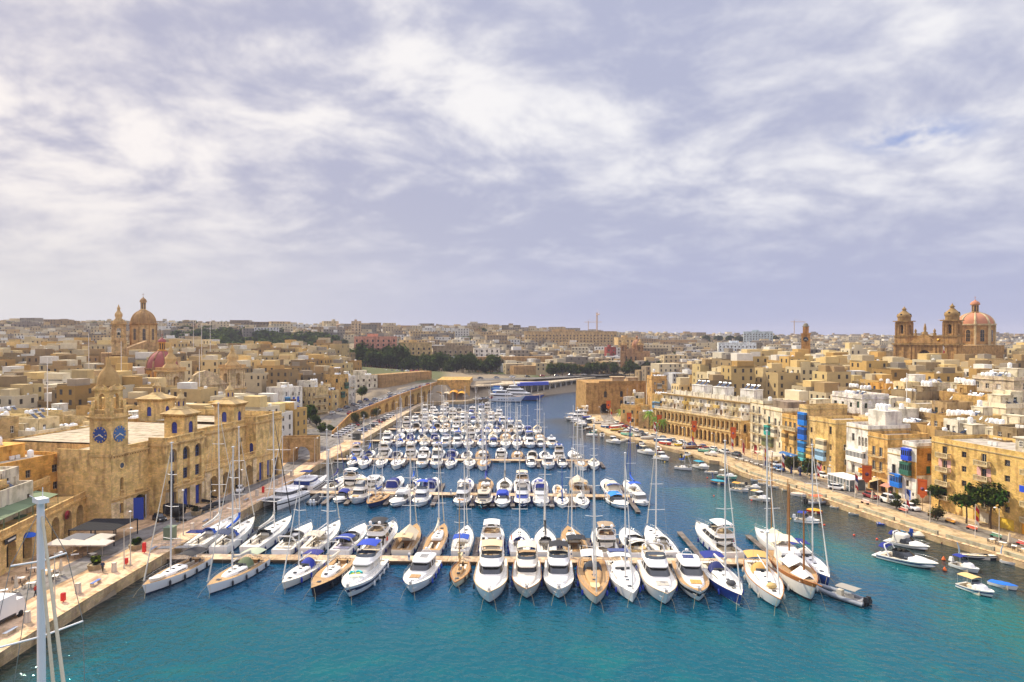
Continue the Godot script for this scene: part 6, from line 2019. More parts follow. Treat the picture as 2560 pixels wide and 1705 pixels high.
func rig(o:Node3D,h:Hull,k:Dictionary,foot:Vector3,height:float,bow:=1.0,lod:=2)->void:
	var r:float=0.0095*height*k.get("stout",1.0)*(0.55+0.45)
	r=clampf(r*0.58,0.06,0.15)
	height*=0.8
	var top:=foot+V(0,height,-height*0.018)
	var s:=Shape.new()
	s.tube([foot,foot.lerp(top,0.6),top],r,r*0.72,8)
	var m:=obj("mast",s,mat(k.get("mast_col",0xe6e4e0),0.35,0.2),o)
	var n:int=k.get("spreaders",2)
	for i in n:
		var p:=foot.lerp(top,(i+1)/float(n+1))
		var w:=h.b*0.36*(1.0-0.22*i)
		s=Shape.new()
		s.tube([p+V(-w,0.08,-0.22),p,p+V(w,0.08,-0.22)],0.045,-1,4)
		obj("spreader",s,mat(0xeceae6,0.4),m)
	s=Shape.new()
	s.tube([top,top+V(0,0.7,0)],0.03,0.015,4); s.box(top+V(-0.14,0,-0.3),top+V(0.14,0.12,0.3))
	obj("masthead",s,mat(0xd0d0d0,0.4),m)
	if k.get("radar",0):
		s=Shape.new(); s.lathe([Vector2(0.05,0),Vector2(0.32,0.03),Vector2(0.34,0.16),Vector2(0.2,0.26),Vector2(0,0.28)],foot.lerp(top,0.32)+V(0,0,0.35),12)
		obj("radar_dome",s,mat(0xf4f4f2,0.4),m)
	var st:=Shape.new()
	var bowp:=h.at(0.985,1,0)*V(0,1,1)+V(0,0.1,0)
	var hound:=foot.lerp(top,k.get("hound",0.97))
	if lod>0:
		for sd in [-1,1]:
			var c:=h.at(clampf(foot.z/h.l-0.02,0,1),1,sd*0.96)
			var pts:=[c]
			for i in n:pts.append(foot.lerp(top,(i+1)/float(n+1))+V(sd*h.b*0.36*(1.0-0.22*i),0.08,-0.22))
			pts.append(hound)
			st.tube(pts,0.016,-1,3,false)
		st.tube([V(0,h.sheer(0)+0.1,0.1),top],0.016,-1,3,false)
	st.tube([bowp,hound],0.02,-1,3,false)
	obj("rigging",st,mat(0xa8a8a8,0.4,0.5),o)
	if k.get("furl",0xe8e2d4)!=0:
		s=Shape.new()
		s.tube([bowp.lerp(hound,0.02),bowp.lerp(hound,0.3),bowp.lerp(hound,0.93)],0.12,0.05,6)
		obj("furled_sail",s,cloth(k.get("furl",0xe8e2d4)),o)
	var by:float=foot.y+k.get("boom_y",1.5)
	var bl:float=k.get("boom",0.36)*h.l
	if bl>0.5:
		s=Shape.new()
		s.tube([V(0,by,foot.z-0.1),V(0,by+0.12,foot.z-bl)],0.10,0.09,6)
		var bo:=obj("boom",s,mat(k.get("mast_col",0xe6e4e0),0.35,0.2),o)
		if k.get("cover",0)!=0:
			s=Shape.new()
			s.tube([V(0,by+1.5,foot.z-0.12),V(0,by+0.75,foot.z-0.35),V(0,by+0.4,foot.z-bl*0.35),V(0,by+0.3,foot.z-bl*0.97)],0.3,0.16,8)
			obj("sail_cover",s,cloth(k.cover),bo)
func sail_yacht(o:Node3D,k:Dictionary,lod:=2)->Hull:
	var l:float=k.l; var b:float=k.b
	var h:=Hull.new(l,b,k.get("fb",0.095*l),false,k.get("rake",0.05),k.get("full",0.84))
	base_hull(o,h,k,0.06,0.34,0.55)
	var y:=h.sheer(0.5)-0.06
	var s:=Shape.new()
	var c0:float=0.345*l; var c1:float=k.get("coach",0.72)*l
	var cw:float=b*k.get("coach_w",0.29)
	blob(s,[[y-0.15,c0,c1,cw,5],[y+0.30,c0,c1-0.25,cw*0.97,5],[y+0.46,c0+0.03,c1-0.7,cw*0.86,5],[y+0.50,c0+0.3,c1-1.3,cw*0.6,5]],0.45)
	obj("cabin_top",s,mat(k.get("coach_col",0xf2efe8),0.5) if not k.get("coach_teak",0) else teak(),o)
	s=Shape.new()
	blob(s,[[y+0.12,c0+0.35,c1-0.55,cw*1.0,5],[y+0.27,c0+0.4,c1-0.75,cw*0.985,5]],0.45,false)
	obj("cabin_window",s,glass(0x14181e),o)
	if lod>0:
		for i in 3:
			var hz:float=lerpf(c0+1.0,c1-1.6,i/2.0)
			if absf(hz-l*k.get("mast_at",0.56))<0.5:hz+=0.9
			s=Shape.new(); s.box(V(-0.28,y+0.46,hz-0.28),V(0.28,y+0.55,hz+0.28))
			obj("hatch",s,glass(0x20262e),o)
		s=Shape.new(); s.box(V(-0.3,h.sheer(0.82)-0.05,0.80*l-0.3),V(0.3,h.sheer(0.82)+0.04,0.80*l+0.3))
		obj("hatch",s,glass(0x20262e),o)
	if k.get("hood",0)!=0:
		s=Shape.new()
		var z:=c0-0.1
		var rows:=[]
		for i in 5:
			var t:=i/4.0
			var row:=PackedVector3Array()
			for j in 11:
				var a:=PI*j/10.0
				row.append(V(-cos(a)*cw*1.05*-1.0,y+0.1+sin(a)*lerpf(1.35,0.4,t*t),z-0.9+t*1.7))
			rows.append(row)
		s.loft(rows)
		obj("sprayhood",s,cloth(k.hood),o)
		s=Shape.new(); s.box(V(-cw*0.7,y+0.5,z+0.72),V(cw*0.7,y+0.9,z+0.76))
		obj("hood_window",s,glass(0x30383e),o)
	if k.get("bimini",0)!=0:
		s=Shape.new()
		canopy(s,0.05*l,k.get("bim1",0.25)*l,b*0.37,y+1.75,0.25)
		var bo:=obj("bimini",s,cloth(k.bimini),o)
		s=Shape.new()
		for sd in [-1,1]:
			for z in [0.06*l,0.24*l]:s.tube([V(sd*b*0.38,y-0.1,0.15*l),V(sd*b*0.37,y+1.75,z)],0.025,-1,4)
		obj("bimini_frame",s,mat(0xcccccc,0.3,0.7),bo)
	if k.get("solar",0):
		s=Shape.new(); s.box(V(-b*0.34,y+2.05,0.02*l),V(b*0.34,y+2.1,0.12*l))
		obj("solar_panel",s,glass(0x1a3478),o)
	if k.get("awning",0)!=0:
		s=Shape.new()
		var z0:float=0.16*l; var z1:float=l*k.get("mast_at",0.56)-0.4
		for sd in [-1.0,1.0]:
			var a:=V(sd*b*0.47,y+0.9,z0); var d:=V(sd*b*0.40,y+0.9,z1); var e:=V(0,y+2.3,z1); var f:=V(0,y+2.2,z0)
			if sd<0:s.quad(a,d,e,f); s.quad(f-V(0,0.03,0),e-V(0,0.03,0),d-V(0,0.03,0),a-V(0,0.03,0))
			else:s.quad(d,a,f,e); s.quad(e-V(0,0.03,0),f-V(0,0.03,0),a-V(0,0.03,0),d-V(0,0.03,0))
		obj("awning",s,cloth(k.awning),o)
	if lod>0:
		for i in k.get("wheels",1):
			var x:float=0.0 if k.get("wheels",1)==1 else (i*2-1)*b*0.2
			s=Shape.new()
			var ring:=[]
			for j in 13:ring.append(V(x+sin(TAU*j/12)*0.5,y+0.35+cos(TAU*j/12)*0.5,0.12*l))
			s.tube(ring,0.03,-1,4,false)
			for j in 3:s.tube([ring[j*2],ring[j*2+6]],0.015,-1,3)
			s.box(V(x-0.12,y-0.55,0.12*l+0.05),V(x+0.12,y+0.4,0.12*l+0.3))
			obj("steering_wheel",s,mat(0x2a2a2c,0.4,0.3),o)
		if k.get("dinghy",0)!=0:
			var dg:=Hull.new(2.9,1.5,0.5,true,0.05,0.95)
			s=Shape.new(); dg.skin(s,-0.1,1.0,3,0.0,10); dg.deck(s,-0.01,-1,-1,0.6,10)
			obj("upturned_dinghy",s,mat(k.dinghy,0.5),o,V(0,y+0.1,0.70*l))
		if k.get("deck_bag",0):
			s=Shape.new(); s.lathe([Vector2(0.5,0),Vector2(0.8,0.25),Vector2(0.6,0.6),Vector2(0,0.8)],V(0,h.sheer(0.75),0.72*l),10)
			obj("sail_bag",s,cloth(k.deck_bag),o)
	var foot:=V(0,y+0.4,l*k.get("mast_at",0.56))
	rig(o,h,k,foot,l*k.get("tall",1.28),1.0,lod)
	if k.get("mizzen",0):
		var k2:=k.duplicate(); k2["furl"]=0; k2["boom"]=0.16; k2["spreaders"]=1; k2["radar"]=0
		var f2:=V(0,y+0.2,0.18*l)
		var s2:=Shape.new()
		s2.tube([f2,f2+V(0,l*0.8,-0.2)],0.1,0.07,7)
		obj("mizzen_mast",s2,mat(k.get("mast_col",0xe6e4e0),0.35,0.2),o)
	if lod>0:guard_rails(o,h,0.02,lod)
	if lod>1:mooring(o,h)
	if k.get("fend",0x1d2a5c)!=0 and lod>0:fenders(o,h,k.get("fend",0x1d2a5c),4 if lod>1 else 2)
	return h
func motor_yacht(o:Node3D,k:Dictionary,lod:=2)->Hull:
	var l:float=k.l; var b:float=k.b
	var h:=Hull.new(l,b,k.get("fb",0.105*l),true,k.get("rake",0.12),0.93)
	base_hull(o,h,k,0.03,0.20,0.72)
	var y:=h.sheer(0.45)-0.06
	var white:=paint(k.get("house",0xf5f3ee))
	var win:=glass(k.get("win",0x14171c))
	var s:=Shape.new()
	var a0:float=0.20*l; var a1:float=k.get("front",0.66)*l
	var w:=b*0.41
	var tr:float=k.get("lean",0.10)*l
	blob(s,[[y-0.3,a1-0.18*l,0.93*l,w*0.92,2.6],[y+0.42,a1-0.18*l,0.90*l,w*0.86,2.6],[y+0.60,a1-0.16*l,0.85*l,w*0.72,2.6],[y+0.64,a1-0.14*l,0.80*l,w*0.5,2.6]],0.5)
	obj("foredeck_trunk",s,white,o)
	s=Shape.new()
	blob(s,[[y-0.2,a0,a1+0.03*l,w,6],[y+0.85,a0,a1,w*0.98,6]],0.22,false)
	obj("deckhouse",s,white,o)
	s=Shape.new()
	var wt:float=y+0.85+k.get("winh",0.75)
	blob(s,[[y+0.80,a0+0.02,a1-0.002*l,w*0.985,6],[wt,a0+0.25,a1-tr,w*0.87,6]],0.22,false)
	obj("windscreen",s,win,o)
	if lod>0:
		s=Shape.new()
		for sd in [-1,1]:
			for f in [0.0,0.38,0.72]:
				var z:=lerpf(a0+0.2,a1-tr*0.9,f)
				s.tube([V(sd*w*0.985*(1.0-0.2*f*f),y+0.8,z+tr*0.2),V(sd*w*0.875*(1.0-0.2*f*f),wt,z)],0.07,-1,4)
			s.tube([V(sd*w*0.22,y+0.82,a1-0.02*l),V(sd*w*0.18,wt,a1-tr-0.02*l)],0.04,-1,4)
		obj("window_pillar",s,white,o)
	s=Shape.new()
	var r0:float=a0-k.get("over",0.06)*l; var r1:=a1-tr+0.03*l
	blob(s,[[wt-0.02,r0,r1,w*0.93,6],[wt+0.10,r0-0.1,r1+0.12,w*0.97,6],[wt+0.22,r0,r1-0.05,w*0.93,6]],0.24)
	obj("roof",s,white,o)
	if k.get("fly",1):
		var f0:=r0+0.1; var f1:=r1-0.10*l
		var fh:float=0.75
		s=Shape.new()
		blob(s,[[wt+0.15,f0,f1+0.06*l,w*0.92,5],[wt+fh,f0+0.05,f1,w*0.90,5]],0.25,false)
		blob(s,[[wt+0.2,f0+0.12,f1-0.15,w*0.82,5],[wt+fh,f0+0.15,f1-0.18,w*0.82,5]],0.25,false,true)
		blob(s,[[wt+fh,f0+0.05,f1,w*0.90,5],[wt+fh+0.015,f0+0.15,f1-0.18,w*0.82,5]],0.25,false)
		obj("flybridge",s,white,o)
		s=Shape.new(); s.box(V(-w*0.72,wt+0.23,f0+0.2),V(w*0.72,wt+0.26,f1-0.35))
		obj("flybridge_floor",s,teak(0xc9ad84),o)
		s=Shape.new()
		s.box(V(-w*0.7,wt+0.26,f0+0.25),V(w*0.7,wt+0.66,f0+0.85)); s.box(V(-w*0.7,wt+0.26,f0+0.85),V(-w*0.38,wt+0.66,f1-1.6)); s.box(V(w*0.1,wt+0.26,f1-1.7),V(w*0.62,wt+0.95,f1-1.1))
		obj("seat",s,mat(k.get("seat",0xd8c8ac),0.8),o)
		s=Shape.new()
		blob(s,[[wt+fh,f1-0.13*l,f1+0.0,w*0.84,3],[wt+fh+0.42,f1-0.16*l,f1-0.35,w*0.78,3]],0.25,false)
		obj("fly_screen",s,glass(0x3c464e),o)
		if k.get("top",0)!=0:
			s=Shape.new()
			canopy(s,f0+0.2,f1-0.25*(f1-f0),w*0.8,wt+2.25,0.22)
			var co:=obj("bimini",s,cloth(k.top),o)
			s=Shape.new()
			for sd in [-1,1]:
				for z in [f0+0.25,f1-0.3*(f1-f0)]:s.tube([V(sd*w*0.8,wt+0.5,lerpf(f0,f1,0.45)),V(sd*w*0.79,wt+2.25,z)],0.03,-1,4)
			obj("bimini_frame",s,mat(0xd0d0d0,0.3,0.6),co)
		s=Shape.new()
		var az:=f0+0.35
		s.tube([V(-w*0.88,wt+0.4,az+0.7),V(-w*0.8,wt+1.7,az),V(-w*0.5,wt+1.95,az-0.1),V(w*0.5,wt+1.95,az-0.1),V(w*0.8,wt+1.7,az),V(w*0.88,wt+0.4,az+0.7)],0.14,-1,6)
		var ar:=obj("radar_arch",s,white,o)
		if lod>0:
			for x in [-0.45,0.45]:
				s=Shape.new(); s.lathe([Vector2(0.1,0),Vector2(0.28,0.15),Vector2(0.3,0.4),Vector2(0.2,0.6),Vector2(0,0.68)],V(x*w,wt+2.05,az-0.1),12)
				obj("satellite_dome",s,mat(0xf6f6f4,0.4),ar)
	else:
		if k.get("sunroof",1):
			s=Shape.new()
			for i in 3:s.box(V(-w*0.35,wt+0.20,r0+1.2+i*0.62),V(w*0.35,wt+0.245,r0+1.55+i*0.62))
			obj("roof_window",s,glass(0x181c22),o)
		if k.get("solar",0):
			s=Shape.new(); s.box(V(-w*0.45,wt+0.2,r0+0.6),V(w*0.45,wt+0.26,r0+2.4))
			obj("solar_panel",s,glass(0x18306c),o)
		s=Shape.new()
		s.tube([V(-w*0.5,wt+0.2,r0+0.5),V(-w*0.3,wt+0.75,r0+0.3),V(w*0.3,wt+0.75,r0+0.3),V(w*0.5,wt+0.2,r0+0.5)],0.06,-1,5)
		s.lathe([Vector2(0.1,0),Vector2(0.3,0.12),Vector2(0.26,0.4),Vector2(0,0.48)],V(0,wt+0.75,r0+0.3),10)
		obj("radar_arch",s,white,o)
	if k.get("pad",0xd8c7a4)!=0:
		s=Shape.new()
		var pz:float=lerpf(a1,0.93*l,0.42)
		for i in 3:s.box(V(-w*0.42+i*w*0.285,y+0.60,pz-0.06*l),V(-w*0.42+i*w*0.285+w*0.27,y+0.72,pz+0.045*l))
		obj("sunpad",s,mat(k.get("pad",0xd8c7a4),0.8),o)
	if lod>0:
		s=Shape.new(); s.box(V(-0.27,y+0.5,0.84*l-0.27),V(0.27,y+0.60,0.84*l+0.27))
		obj("hatch",s,glass(0x1c2026),o)
		s=Shape.new(); s.box(V(-0.2,h.sheer(0.95),0.945*l-0.3),V(0.2,h.sheer(0.95)+0.28,0.945*l+0.2)); s.tube([V(0,h.sheer(0.97)+0.08,0.95*l),V(0,h.sheer(1)+0.02,l+0.25)],0.08,-1,6)
		obj("anchor_roller",s,mat(0xb8b8b8,0.35,0.7),o)
		s=Shape.new()
		for sd in [-1,1]:
			for t in [0.45,0.55,0.64]:
				var q:=h.at(t,0.62,sd); s.cbox(q+V(sd*0.005,0,0),V(0.04,0.2,0.6))
		obj("porthole",s,glass(0x101418),o)
	s=Shape.new()
	s.box(V(-b*0.43,0.28,-1.1),V(b*0.43,0.42,0.05))
	obj("swim_platform",s,teak(),o)
	s=Shape.new(); s.quad(V(w*0.8,y-0.3,a0-0.01),V(-w*0.8,y-0.3,a0-0.01),V(-w*0.78,wt-0.1,a0+0.12),V(w*0.78,wt-0.1,a0+0.12))
	obj("saloon_door",s,glass(0x24282e),o)
	guard_rails(o,h,0.34,lod,0.7)
	if lod>1:mooring(o,h)
	if k.get("fend",0x1d2a6c)!=0 and lod>0:fenders(o,h,k.get("fend",0x1d2a6c),4 if lod>1 else 2,0.1,0.6)
	if k.get("ring",0)!=0:
		var rg:=[]
		for j in 13:rg.append(V(-w-0.1,y+0.7+cos(TAU*j/12)*0.34,a0+0.6+sin(TAU*j/12)*0.34))
		s=Shape.new(); s.tube(rg,0.08,-1,6,false)
		obj("life_ring",s,mat(0xe8541c,0.6),o)
	return h
func express(o:Node3D,k:Dictionary,lod:=2)->Hull:
	var l:float=k.l; var b:float=k.b
	var h:=Hull.new(l,b,k.get("fb",0.10*l),true,0.14,0.92)
	base_hull(o,h,k,0.05,0.44,0.74)
	var y:=h.sheer(0.5)-0.06
	var white:=paint(k.get("house",0xf5f3ee))
	var s:=Shape.new()
	var w:=b*0.40
	blob(s,[[y-0.3,0.44*l,0.94*l,w,2.4],[y+0.25,0.44*l,0.91*l,w*0.95,2.4],[y+0.55,0.45*l,0.82*l,w*0.8,2.4],[y+0.62,0.46*l,0.72*l,w*0.5,2.4]],0.4)
	obj("foredeck_trunk",s,white,o)
	s=Shape.new()
	blob(s,[[y+0.1,0.24*l,0.62*l,w*1.08,3.2],[y+0.55,0.24*l,0.60*l,w*1.0,3.2],[y+1.15,0.23*l,0.50*l,w*0.85,3.2]],0.3,false)
	obj("windscreen",s,glass(k.get("win",0x1c2228)),o)
	s=Shape.new()
	s.tube([V(-w*1.0,y,0.22*l),V(-w*0.86,y+1.5,0.13*l),V(-w*0.6,y+1.75,0.11*l),V(w*0.6,y+1.75,0.11*l),V(w*0.86,y+1.5,0.13*l),V(w*1.0,y,0.22*l)],0.13,-1,6)
	obj("radar_arch",s,white,o)
	if k.get("top",0)!=0:
		s=Shape.new()
		canopy(s,k.get("top0",0.06)*l,k.get("top1",0.46)*l,w*0.93,y+1.35,0.4,0.25)
		obj("canopy",s,cloth(k.top),o)
	if k.get("enclosed",0)!=0:
		s=Shape.new()
		blob(s,[[y+0.05,0.05*l,0.46*l,w*0.99,5],[y+1.3,0.10*l,0.46*l,w*0.9,5],[y+1.62,0.14*l,0.44*l,w*0.6,5]],0.1)
		obj("cockpit_cover",s,cloth(k.enclosed),o)
	s=Shape.new()
	s.box(V(-w*0.8,y-0.5,0.06*l),V(w*0.8,y-0.02,0.12*l)); s.box(V(w*0.15,y-0.5,0.32*l),V(w*0.7,y+0.45,0.38*l))
	obj("seat",s,mat(k.get("seat",0xe2d6be),0.8),o)
	s=Shape.new(); s.box(V(-b*0.42,0.25,-0.9),V(b*0.42,0.38,0.05))
	obj("swim_platform",s,teak() if k.get("deck",0)==1 else white,o)
	if k.get("pad",0)!=0:
		s=Shape.new(); s.box(V(-w*0.42,y+0.56,0.60*l),V(-0.02,y+0.68,0.76*l)); s.box(V(0.02,y+0.56,0.60*l),V(w*0.42,y+0.68,0.76*l))
		obj("sunpad",s,mat(k.pad,0.8),o)
	if lod>0:
		s=Shape.new(); s.box(V(-0.25,y+0.40,0.80*l-0.25),V(0.25,y+0.50,0.80*l+0.25))
		obj("hatch",s,glass(0x1c2026),o)
	if k.get("motors",0):
		for i in k.motors:outboard(o,V((i-(k.motors-1)/2.0)*0.7,0.3,-0.5),0xe6e6e6)
	guard_rails(o,h,0.5,lod,0.55)
	if lod>1:mooring(o,h)
	if k.get("fend",0x1d2a6c)!=0 and lod>0:fenders(o,h,k.get("fend",0x1d2a6c),3 if lod>1 else 2,0.12,0.55)
	return h
func outboard(o:Node3D,at:Vector3,col:int)->void:
	var s:=Shape.new()
	s.box(at+V(-0.12,-0.8,-0.1),at+V(0.12,0.4,0.2))
	s.frustum(at+V(-0.26,0.35,-0.4),at+V(0.26,1.05,0.35),0.08,0.12,0.1)
	obj("outboard_motor",s,mat(col,0.35),o)
func open_boat(o:Node3D,k:Dictionary,lod:=1)->Hull:
	var l:float=k.l; var b:float=k.b
	var motor:bool=k.get("motor",true)
	var h:=Hull.new(l,b,k.get("fb",0.14*l),motor,0.08,k.get("full",0.85))
	if not motor:h.steep=1.6
	base_hull(o,h,k,0.05,k.get("w1",0.72),0.82)
	if k.get("cuddy",0):
		var y:=h.sheer(0.6)-0.05
		var s:=Shape.new()
		blob(s,[[y-0.1,0.42*l,0.82*l,b*0.34,4],[y+0.55,0.42*l,0.76*l,b*0.32,4],[y+0.68,0.44*l,0.70*l,b*0.26,4]],0.3)
		obj("cuddy",s,paint(k.get("house",0xf5f3ee)),o)
		if k.cuddy>1:
			s=Shape.new()
			blob(s,[[y+0.5,0.30*l,0.56*l,b*0.33,6],[y+1.35,0.29*l,0.50*l,b*0.29,6]],0.1,false)
			obj("wheelhouse_glass",s,glass(0x2c343c),o)
			s=Shape.new()
			blob(s,[[y+1.33,0.24*l,0.52*l,b*0.33,6],[y+1.45,0.24*l,0.52*l,b*0.32,6]],0.1)
			obj("wheelhouse_roof",s,paint(k.get("house",0xf5f3ee)),o)
		else:
			s=Shape.new(); blob(s,[[y+0.5,0.40*l,0.58*l,b*0.33,3],[y+0.95,0.38*l,0.52*l,b*0.3,3]],0.2,false)
			obj("windscreen",s,glass(0x39434b),o)
	else:
		var s:=Shape.new()
		var y:=h.sheer(0.3)-0.12
		for t in [0.25,0.48,0.66]:
			var w:=h.half(t)*0.83
			if t<k.get("w1",0.72):s.box(V(-w,y-0.06,t*l-0.14),V(w,y,t*l+0.14))
		obj("thwart",s,mat(k.get("seat",0xd9c49a),0.7),o)
	if k.get("top",0)!=0:
		var s:=Shape.new()
		var y:float=h.sheer(0.3)+k.get("top_h",1.5)
		canopy(s,k.get("top0",0.12)*l,k.get("top1",0.5)*l,b*0.40,y,0.12)
		var co:=obj("canopy",s,cloth(k.top),o)
		s=Shape.new()
		for sd in [-1,1]:
			for t in [k.get("top0",0.12)+0.02,k.get("top1",0.5)-0.02]:s.tube([h.at(t,1,sd*0.9),V(sd*b*0.39,y,t*l)],0.025,-1,4)
		obj("canopy_post",s,mat(0xd0d0d0,0.4,0.5),co)
	if k.get("cover",0)!=0:
		var s:=Shape.new()
		var rows:=[]
		for i in 9:
			var t:=i/8.0
			var row:=PackedVector3Array()
			var w:=h.half(t*0.97+0.01)*1.03
			var z:=h.at(t*0.97+0.01,1,1).z
			for j in 9:
				var u:=j/4.0-1.0
				row.append(V(-u*w*-1.0,h.sheer(t)+0.03+k.get("hump",0.25)*(1-u*u)*sin(PI*clampf(t*0.9+0.08,0,1))*(1.0+0.12*sin(t*23.0)),z))
			rows.append(row)
		s.loft(rows)
		obj("boat_cover",s,cloth(k.cover),o)
	if k.get("motors",0):
		for i in k.motors:outboard(o,V((i-(k.motors-1)/2.0)*0.6,0.35,-0.2),k.get("motor_col",0x202226))
	if k.get("posts",0)!=0:
		for e in [[0.02,-0.15,2.0],[1.0,0.1,1.7]]:
			var s:=Shape.new()
			var q:=h.at(e[0],1,0)*V(0,1,1)
			s.tube([q-V(0,0.4,0),q+V(0,e[2]*0.6,e[1]),q+V(0,e[2],e[1]*3)],0.14,0.09,6)
			obj("stem_post",s,mat(k.posts,0.5),o)
	return h
func inflatable(o:Node3D,k:Dictionary)->void:
	var l:float=k.l; var b:float=k.b
	var s:=Shape.new()
	var pts:=[]
	for i in 17:
		var t:=i/16.0
		var a:=(t-0.5)*2.0
		pts.append(V(b*0.40*signf(a)*minf(1.0,pow(absf(a)*1.6,0.5)),0.42+0.25*pow(1.0-absf(a),2),l*(1.0-pow(absf(a),1.6))-0.3))
	s.tube(pts,b*0.11,-1,10)
	obj("tube",s,mat(k.get("hull",0x6c7076),0.6),o)
	s=Shape.new()
	s.box(V(-b*0.36,0.15,0),V(b*0.36,0.32,l*0.66)); s.box(V(-b*0.38,0.1,-0.1),V(b*0.38,0.75,0.05))
	obj("floor",s,mat(0xb9b6ae,0.7),o)
	s=Shape.new()
	s.box(V(-0.4,0.32,l*0.42),V(0.4,1.25,l*0.52)); s.box(V(-0.5,0.32,l*0.24),V(0.5,0.85,l*0.34)); s.box(V(-b*0.3,0.32,0.2),V(b*0.3,0.75,0.7))
	obj("console",s,mat(k.get("seat",0xd4cec0),0.7),o)
	if k.get("top",0)!=0:
		s=Shape.new(); canopy(s,0.12*l,0.5*l,b*0.36,1.95,0.14)
		obj("canopy",s,cloth(k.top),o)
	if k.get("cover",0)!=0:
		s=Shape.new(); blob(s,[[0.4,0.1,l*0.86,b*0.36,3],[1.0,0.3,l*0.7,b*0.3,3],[1.45,0.9,l*0.52,b*0.16,3]],0.4)
		obj("boat_cover",s,cloth(k.cover),o)
	for i in k.get("motors",1):outboard(o,V((i-(k.get("motors",1)-1)/2.0)*0.75,0.35,-0.3),k.get("motor_col",0x202226))
func catamaran(o:Node3D,k:Dictionary,lod:=2)->void:
	var l:float=k.l; var b:float=k.b
	var hw:=b*0.28
	for sd in [-1,1]:
		var h:=Hull.new(l,hw,k.get("fb",1.75),false,0.02,0.8)
		var s:=Shape.new(); h.skin(s,-0.3,1.0,5); h.deck(s,0.02)
		obj("hull",s,paint(0xf4f3f0),o,V(sd*(b/2-hw/2),0,0))
		s=Shape.new(); h.skin(s,0.50,0.66,1,0.012,18,false)
		obj("hull_window",s,glass(0x14181c),o,V(sd*(b/2-hw/2),0,0))
	var s:=Shape.new()
	s.box(V(-b/2+hw*0.7,0.9,l*0.06),V(b/2-hw*0.7,1.72,l*0.68))
	obj("bridge_deck",s,paint(0xf4f3f0),o)
	s=Shape.new(); s.box(V(-b/2+hw*0.8,1.55,l*0.68),V(b/2-hw*0.8,1.60,l*0.90))
	obj("trampoline",s,mat(0x3a3c40,0.9),o)
	s=Shape.new(); s.tube([V(-b/2+hw/2,1.7,l*0.92),V(b/2-hw/2,1.7,l*0.92)],0.12,-1,6)
	obj("cross_beam",s,mat(0xdedede,0.4,0.4),o)
	s=Shape.new()
	blob(s,[[1.65,l*0.12,l*0.66,b*0.38,4],[2.15,l*0.12,l*0.65,b*0.37,4]],0.25,false)
	obj("coachroof",s,paint(0xf4f3f0),o)
	s=Shape.new()
	blob(s,[[2.1,l*0.15,l*0.645,b*0.372,4],[2.8,l*0.15,l*0.56,b*0.33,4]],0.25,false)
	obj("saloon_window",s,glass(k.get("win",0x12161a)),o)
	s=Shape.new()
	blob(s,[[2.75,l*0.03,l*0.58,b*0.37,5],[2.95,l*0.03,l*0.58,b*0.38,5],[3.05,l*0.06,l*0.54,b*0.33,5]],0.2)
	obj("roof",s,paint(0xf4f3f0),o)
	if k.get("top",0)!=0:
		s=Shape.new(); s.box(V(-b*0.3,1.75,l*0.03),V(b*0.3,2.75,l*0.05))
		obj("cockpit_curtain",s,cloth(k.top),o)
		s=Shape.new(); canopy(s,l*0.16,l*0.36,b*0.22,4.7,0.15); s.tube([V(0,3.0,l*0.26),V(0,4.7,l*0.26)],0.05,-1,4)
		obj("helm_canopy",s,cloth(k.top),o)
	var hh:=Hull.new(l,b,1.75,false,0.02,0.9)
	if k.get("tall",1.3)>0:rig(o,hh,k,V(0,3.0,l*0.52),l*k.get("tall",1.3),1.0,lod)
	s=Shape.new()
	for sd in [-1,1]:s.box(V(sd*(b/2-hw/2)-0.5,0.35,-0.7),V(sd*(b/2-hw/2)+0.5,0.5,0.2))
	obj("swim_platform",s,teak(),o)
